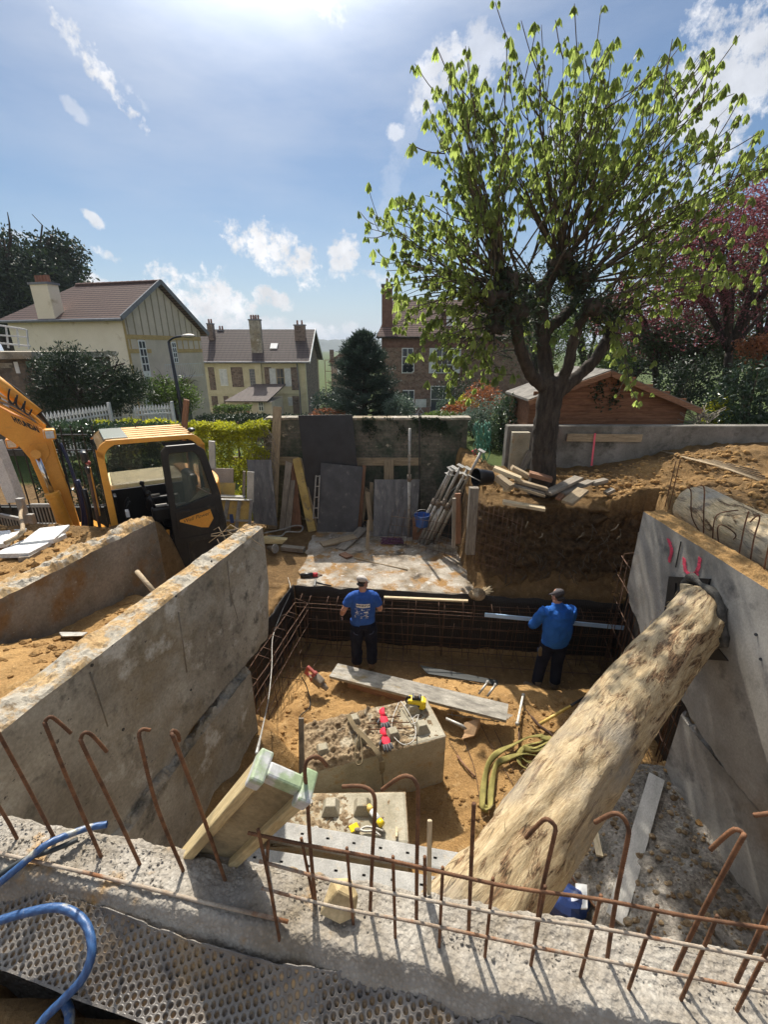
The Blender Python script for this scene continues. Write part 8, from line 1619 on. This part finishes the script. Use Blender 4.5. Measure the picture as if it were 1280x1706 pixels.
# far small red-roofed house
e = empty('far_house', (-4.4, 62, -6)); tag(e, 'small far house with a reddish roof between the stone house and the pine', 'house'); L = Local((PY(552, 620, 60).x, 60, 0), (1, 0, 0)); zt = PY(560, 604, 60).z; w_ = PY(598, 600, 60).x - L.o.x
child(MB().box(L.p(w_ / 2, 4, zt / 2 - 4), (w_, 8, zt + 8)).build('wall', mat('pinkish_render', (.34, .25, .2), (.42, .32, .26), 1, .9, 20, .1)), e); zp = PY(575, 583, 60).z; child(MB().prism([L.p(-.4, -.3, zt), L.p(w_ + .4, -.3, zt), L.p(w_ / 2, -.3, zp)], (0, 8.6, 0)).build('roof', K['tilesr']), e); p = PY(553, 592, 61); chimney(e, (p.x, 61, p.z - .8), .5, .5, 1.4, K['stone'], 0)
rectp(L, L.rect(562, 612, 568, 624), -.03, .04, 'window', K['white'], e); rectp(L, L.rect(580, 612, 586, 624), -.03, .04, 'window', K['white'], e)
e = empty('scaffold', (-4.6, 50, -6)); tag(e, 'thin red scaffold frame right of the stone house gable', 'scaffold'); A_, B_ = PY(541, 600, 50), PY(556, 690, 50)
for x in (A_.x, B_.x): child(MB().bar((x, 50, -7), (x, 50, A_.z), .06).build('upright', K['brickr']), e)
for t in (0, .33, .66): z = A_.z - t * 3.5; child(MB().bar((A_.x, 50, z), (B_.x, 50, z), .05).build('crossbar', K['brickr']), e)
# stone annex with terrace rail at far left
e = empty('stone_annex', (-12.5, 16, -4)); tag(e, 'rubble stone annex with a flat roof and white terrace rail at the left edge', 'annex'); p = PY(62, 600, 14); L = Local((p.x - 4.5, 14, 0), (1, .02, 0)); W_ = 4.35; zt = PY(50, 597, 14).z
child(MB().box(L.p(W_ / 2, 2, (zt - 6) / 2), (W_, 4, zt + 6)).build('wall', K['stoned']), e); child(MB().box(L.p(W_ / 2 + .05, 1.9, zt + .08), (W_ + .4, 4.4, .2)).build('roof_slab', K['concrete']), e)
rectp(L, L.rect(24, 603, 36, 622), -.05, .05, 'wall_plaque', K['white'], e); rectp(L, L.rect(44, 602, 56, 612), -.05, .05, 'street_plate', simple('faded_green_plate', (.11, .19, .14), .6), e); rectp(L, L.rect(-10, 605, 24, 613), -.05, .05, 'lintel', K['concrete'], e); rectp(L, L.rect(-10, 616, 20, 690), -.05, .05, 'shutter', K['whitew'], e)
mb = MB()
for (ya, yb_, xe) in ((541, 549, 42), (558, 562, 46), (571, 577, 50)): a_, b_ = PY(-10, ya, 13.8), PY(xe, yb_, 13.8); mb.bar(a_, b_, .05, .045)
for x, ya, yb_ in ((28, 546, 575), (44, 549, 577), (10, 545, 575)): mb.bar(PY(x, ya, 13.8), PY(x + 4, yb_ + 5, 13.8), .035)
child(mb.build('terrace_rail', K['whitew']), e)
# white pointed fence
def fence(px0, py0, px1, py1, d0, d1, n, label, h=1.1):
    A_, B_ = PY(px0, py0, d0), PY(px1, py1, d1); e = empty('picket_fence', A_); tag(e, label, 'fence', 'white pointed metal fences along the street')
    tmpl = None
    for i in range(n):
        p = A_.lerp(B_, i / (n - 1))
        if tmpl is None:
            mb = MB().bar((0, 0, -h), (0, 0, -.02), .028); mb.prism([(-.045, 0, -.10), (0, 0, -.05), (.045, 0, -.10), (.03, 0, -.02), (0, 0, .07), (-.03, 0, -.02)], (0, .014, 0)); tmpl = mb.build('picket', K['whitew']); o = tmpl
        else: o = tmpl.copy(); COL.objects.link(o)
        o.location = p; o.parent = e; o.matrix_parent_inverse = e.matrix_basis.inverted()
    for dz in (-.20, -h + .1): child(MB().bar(A_ + V(0, -.02, dz), B_ + V(0, -.02, dz), .03, .045).build('rail', K['whitew']), e)
    child(MB().box(B_ + V(.05, 0, -.45), (.07, .07, 1.15)).build('post', K['whitew']), e)
fence(72, 692, 179, 678, 10.6, 12.4, 20, 'longer nearer stretch of white pointed fence above the dark hedge'); fence(184, 686, 220, 681, 13.2, 13.4, 7, 'short middle stretch of white pointed fence half hidden by leaves', .9); fence(224, 680, 284, 676, 12.6, 13.2, 13, 'right stretch of white pointed fence ending near the street lamp')
# street lamp
e = empty('street_lamp', PY(302, 700, 14.5)); tag(e, 'dark curved street lamp in front of the half-timbered gable', 'street lamp'); a_, b_ = PY(303, 700, 14.5), PY(281, 569, 14.5); a_.x = b_.x + .12; a_.z = -3.6
child(MB().tube([a_, b_], [.075, .045], 10).build('pole', K['black'], smooth=True), e); c_ = PY(307, 560, 14.2); child(MB().tube(spline([b_, b_.lerp(c_, .4) + V(0, 0, .05), c_], 4), .03, 8).build('arm', K['black'], smooth=True), e); child(MB().ball(c_ + V(.12, 0, 0), (.22, .12, .06)).build('lamp_head', K['steel'], smooth=True), e)
# shed
def shed():
    e = empty('garden_shed', (4.7, 10, -2.3)); tag(e, 'reddish brown boarded garden shed with a low gable roof behind the back wall', 'shed'); D = 9.3; pk = PY(1010, 619, D); rt = PY(1146, 676, D); lf = PY(884, 664, D); z0 = -2.6
    child(MB().prism([V(lf.x, D, z0), V(rt.x, D, z0), V(rt.x, D, rt.z), V(pk.x, D, pk.z - .04), V(lf.x, D, lf.z)], (0, 1.5, 0)).build('wall', K['shed']), e)
    mb = MB(); z = z0 + .1
    while z < pk.z - .1:
        t = 0 if z < lf.z else (z - lf.z) / (pk.z - lf.z); xl = lf.x + (pk.x - lf.x) * t; t2 = 0 if z < rt.z else (z - rt.z) / (pk.z - rt.z); xr_ = rt.x + (pk.x - rt.x) * t2; mb.box(((xl + xr_) / 2, D - .008, z + .065), (max(.05, xr_ - xl - .02), .02, .128), Matrix.Rotation(R(4), 3, 'X')); z += .14
    child(mb.build('cladding', K['shed'], bevel=.004), e)
    for a_, b_ in ((lf - V(.10, 0, .04), pk), (pk, rt + V(.15, 0, -.06))):
        a_, b_ = V(a_.x, D - .22, a_.z), V(b_.x, D - .22, b_.z); child(MB().prism([a_, b_, b_ + V(0, 1.8, 0), a_ + V(0, 1.8, 0)], (0, 0, .045)).build('roof', K['felt']), e); child(MB().bar(a_ + V(0, -.02, -.03), b_ + V(0, -.02, -.03), .03, .10).build('bargeboard', K['woodr']), e)
    g_ = np.random.default_rng(3)
    for (x, y) in ((1000, 645), (1026, 650)): c = PY(x, y, D - .05); P = np.stack([c.x + g_.normal(0, .07, 90), np.full(90, D - .05), c.z - .1 + g_.normal(0, .16, 90)], -1); child(foliage('ivy', P, .07, K['ldark'], None, .7), e)
shed()
# faint haze over the whole place
zb_, zt_ = -9.0, 60.0
hb = MB().box((0, 1150, (zb_ + zt_) / 2 - 5), (3000, 2700, zt_ - zb_ + 10)).build('haze', None if False else K['black'])
g = bpy.data.materials.new('haze_air'); g.use_nodes = True; nt = g.node_tree; nt.nodes.remove(nt.nodes['Principled BSDF']); pv = nt.nodes.new('ShaderNodeVolumePrincipled')
pv.inputs['Color'].default_value = (.80, .88, 1, 1); pv.inputs['Density'].default_value = .0004; nt.links.new(pv.outputs[0], nt.nodes['Material Output'].inputs['Volume'])
hb.data.materials.clear(); hb.data.materials.append(g); tag(hb, kind='stuff')
print('objects', len(bpy.data.objects))
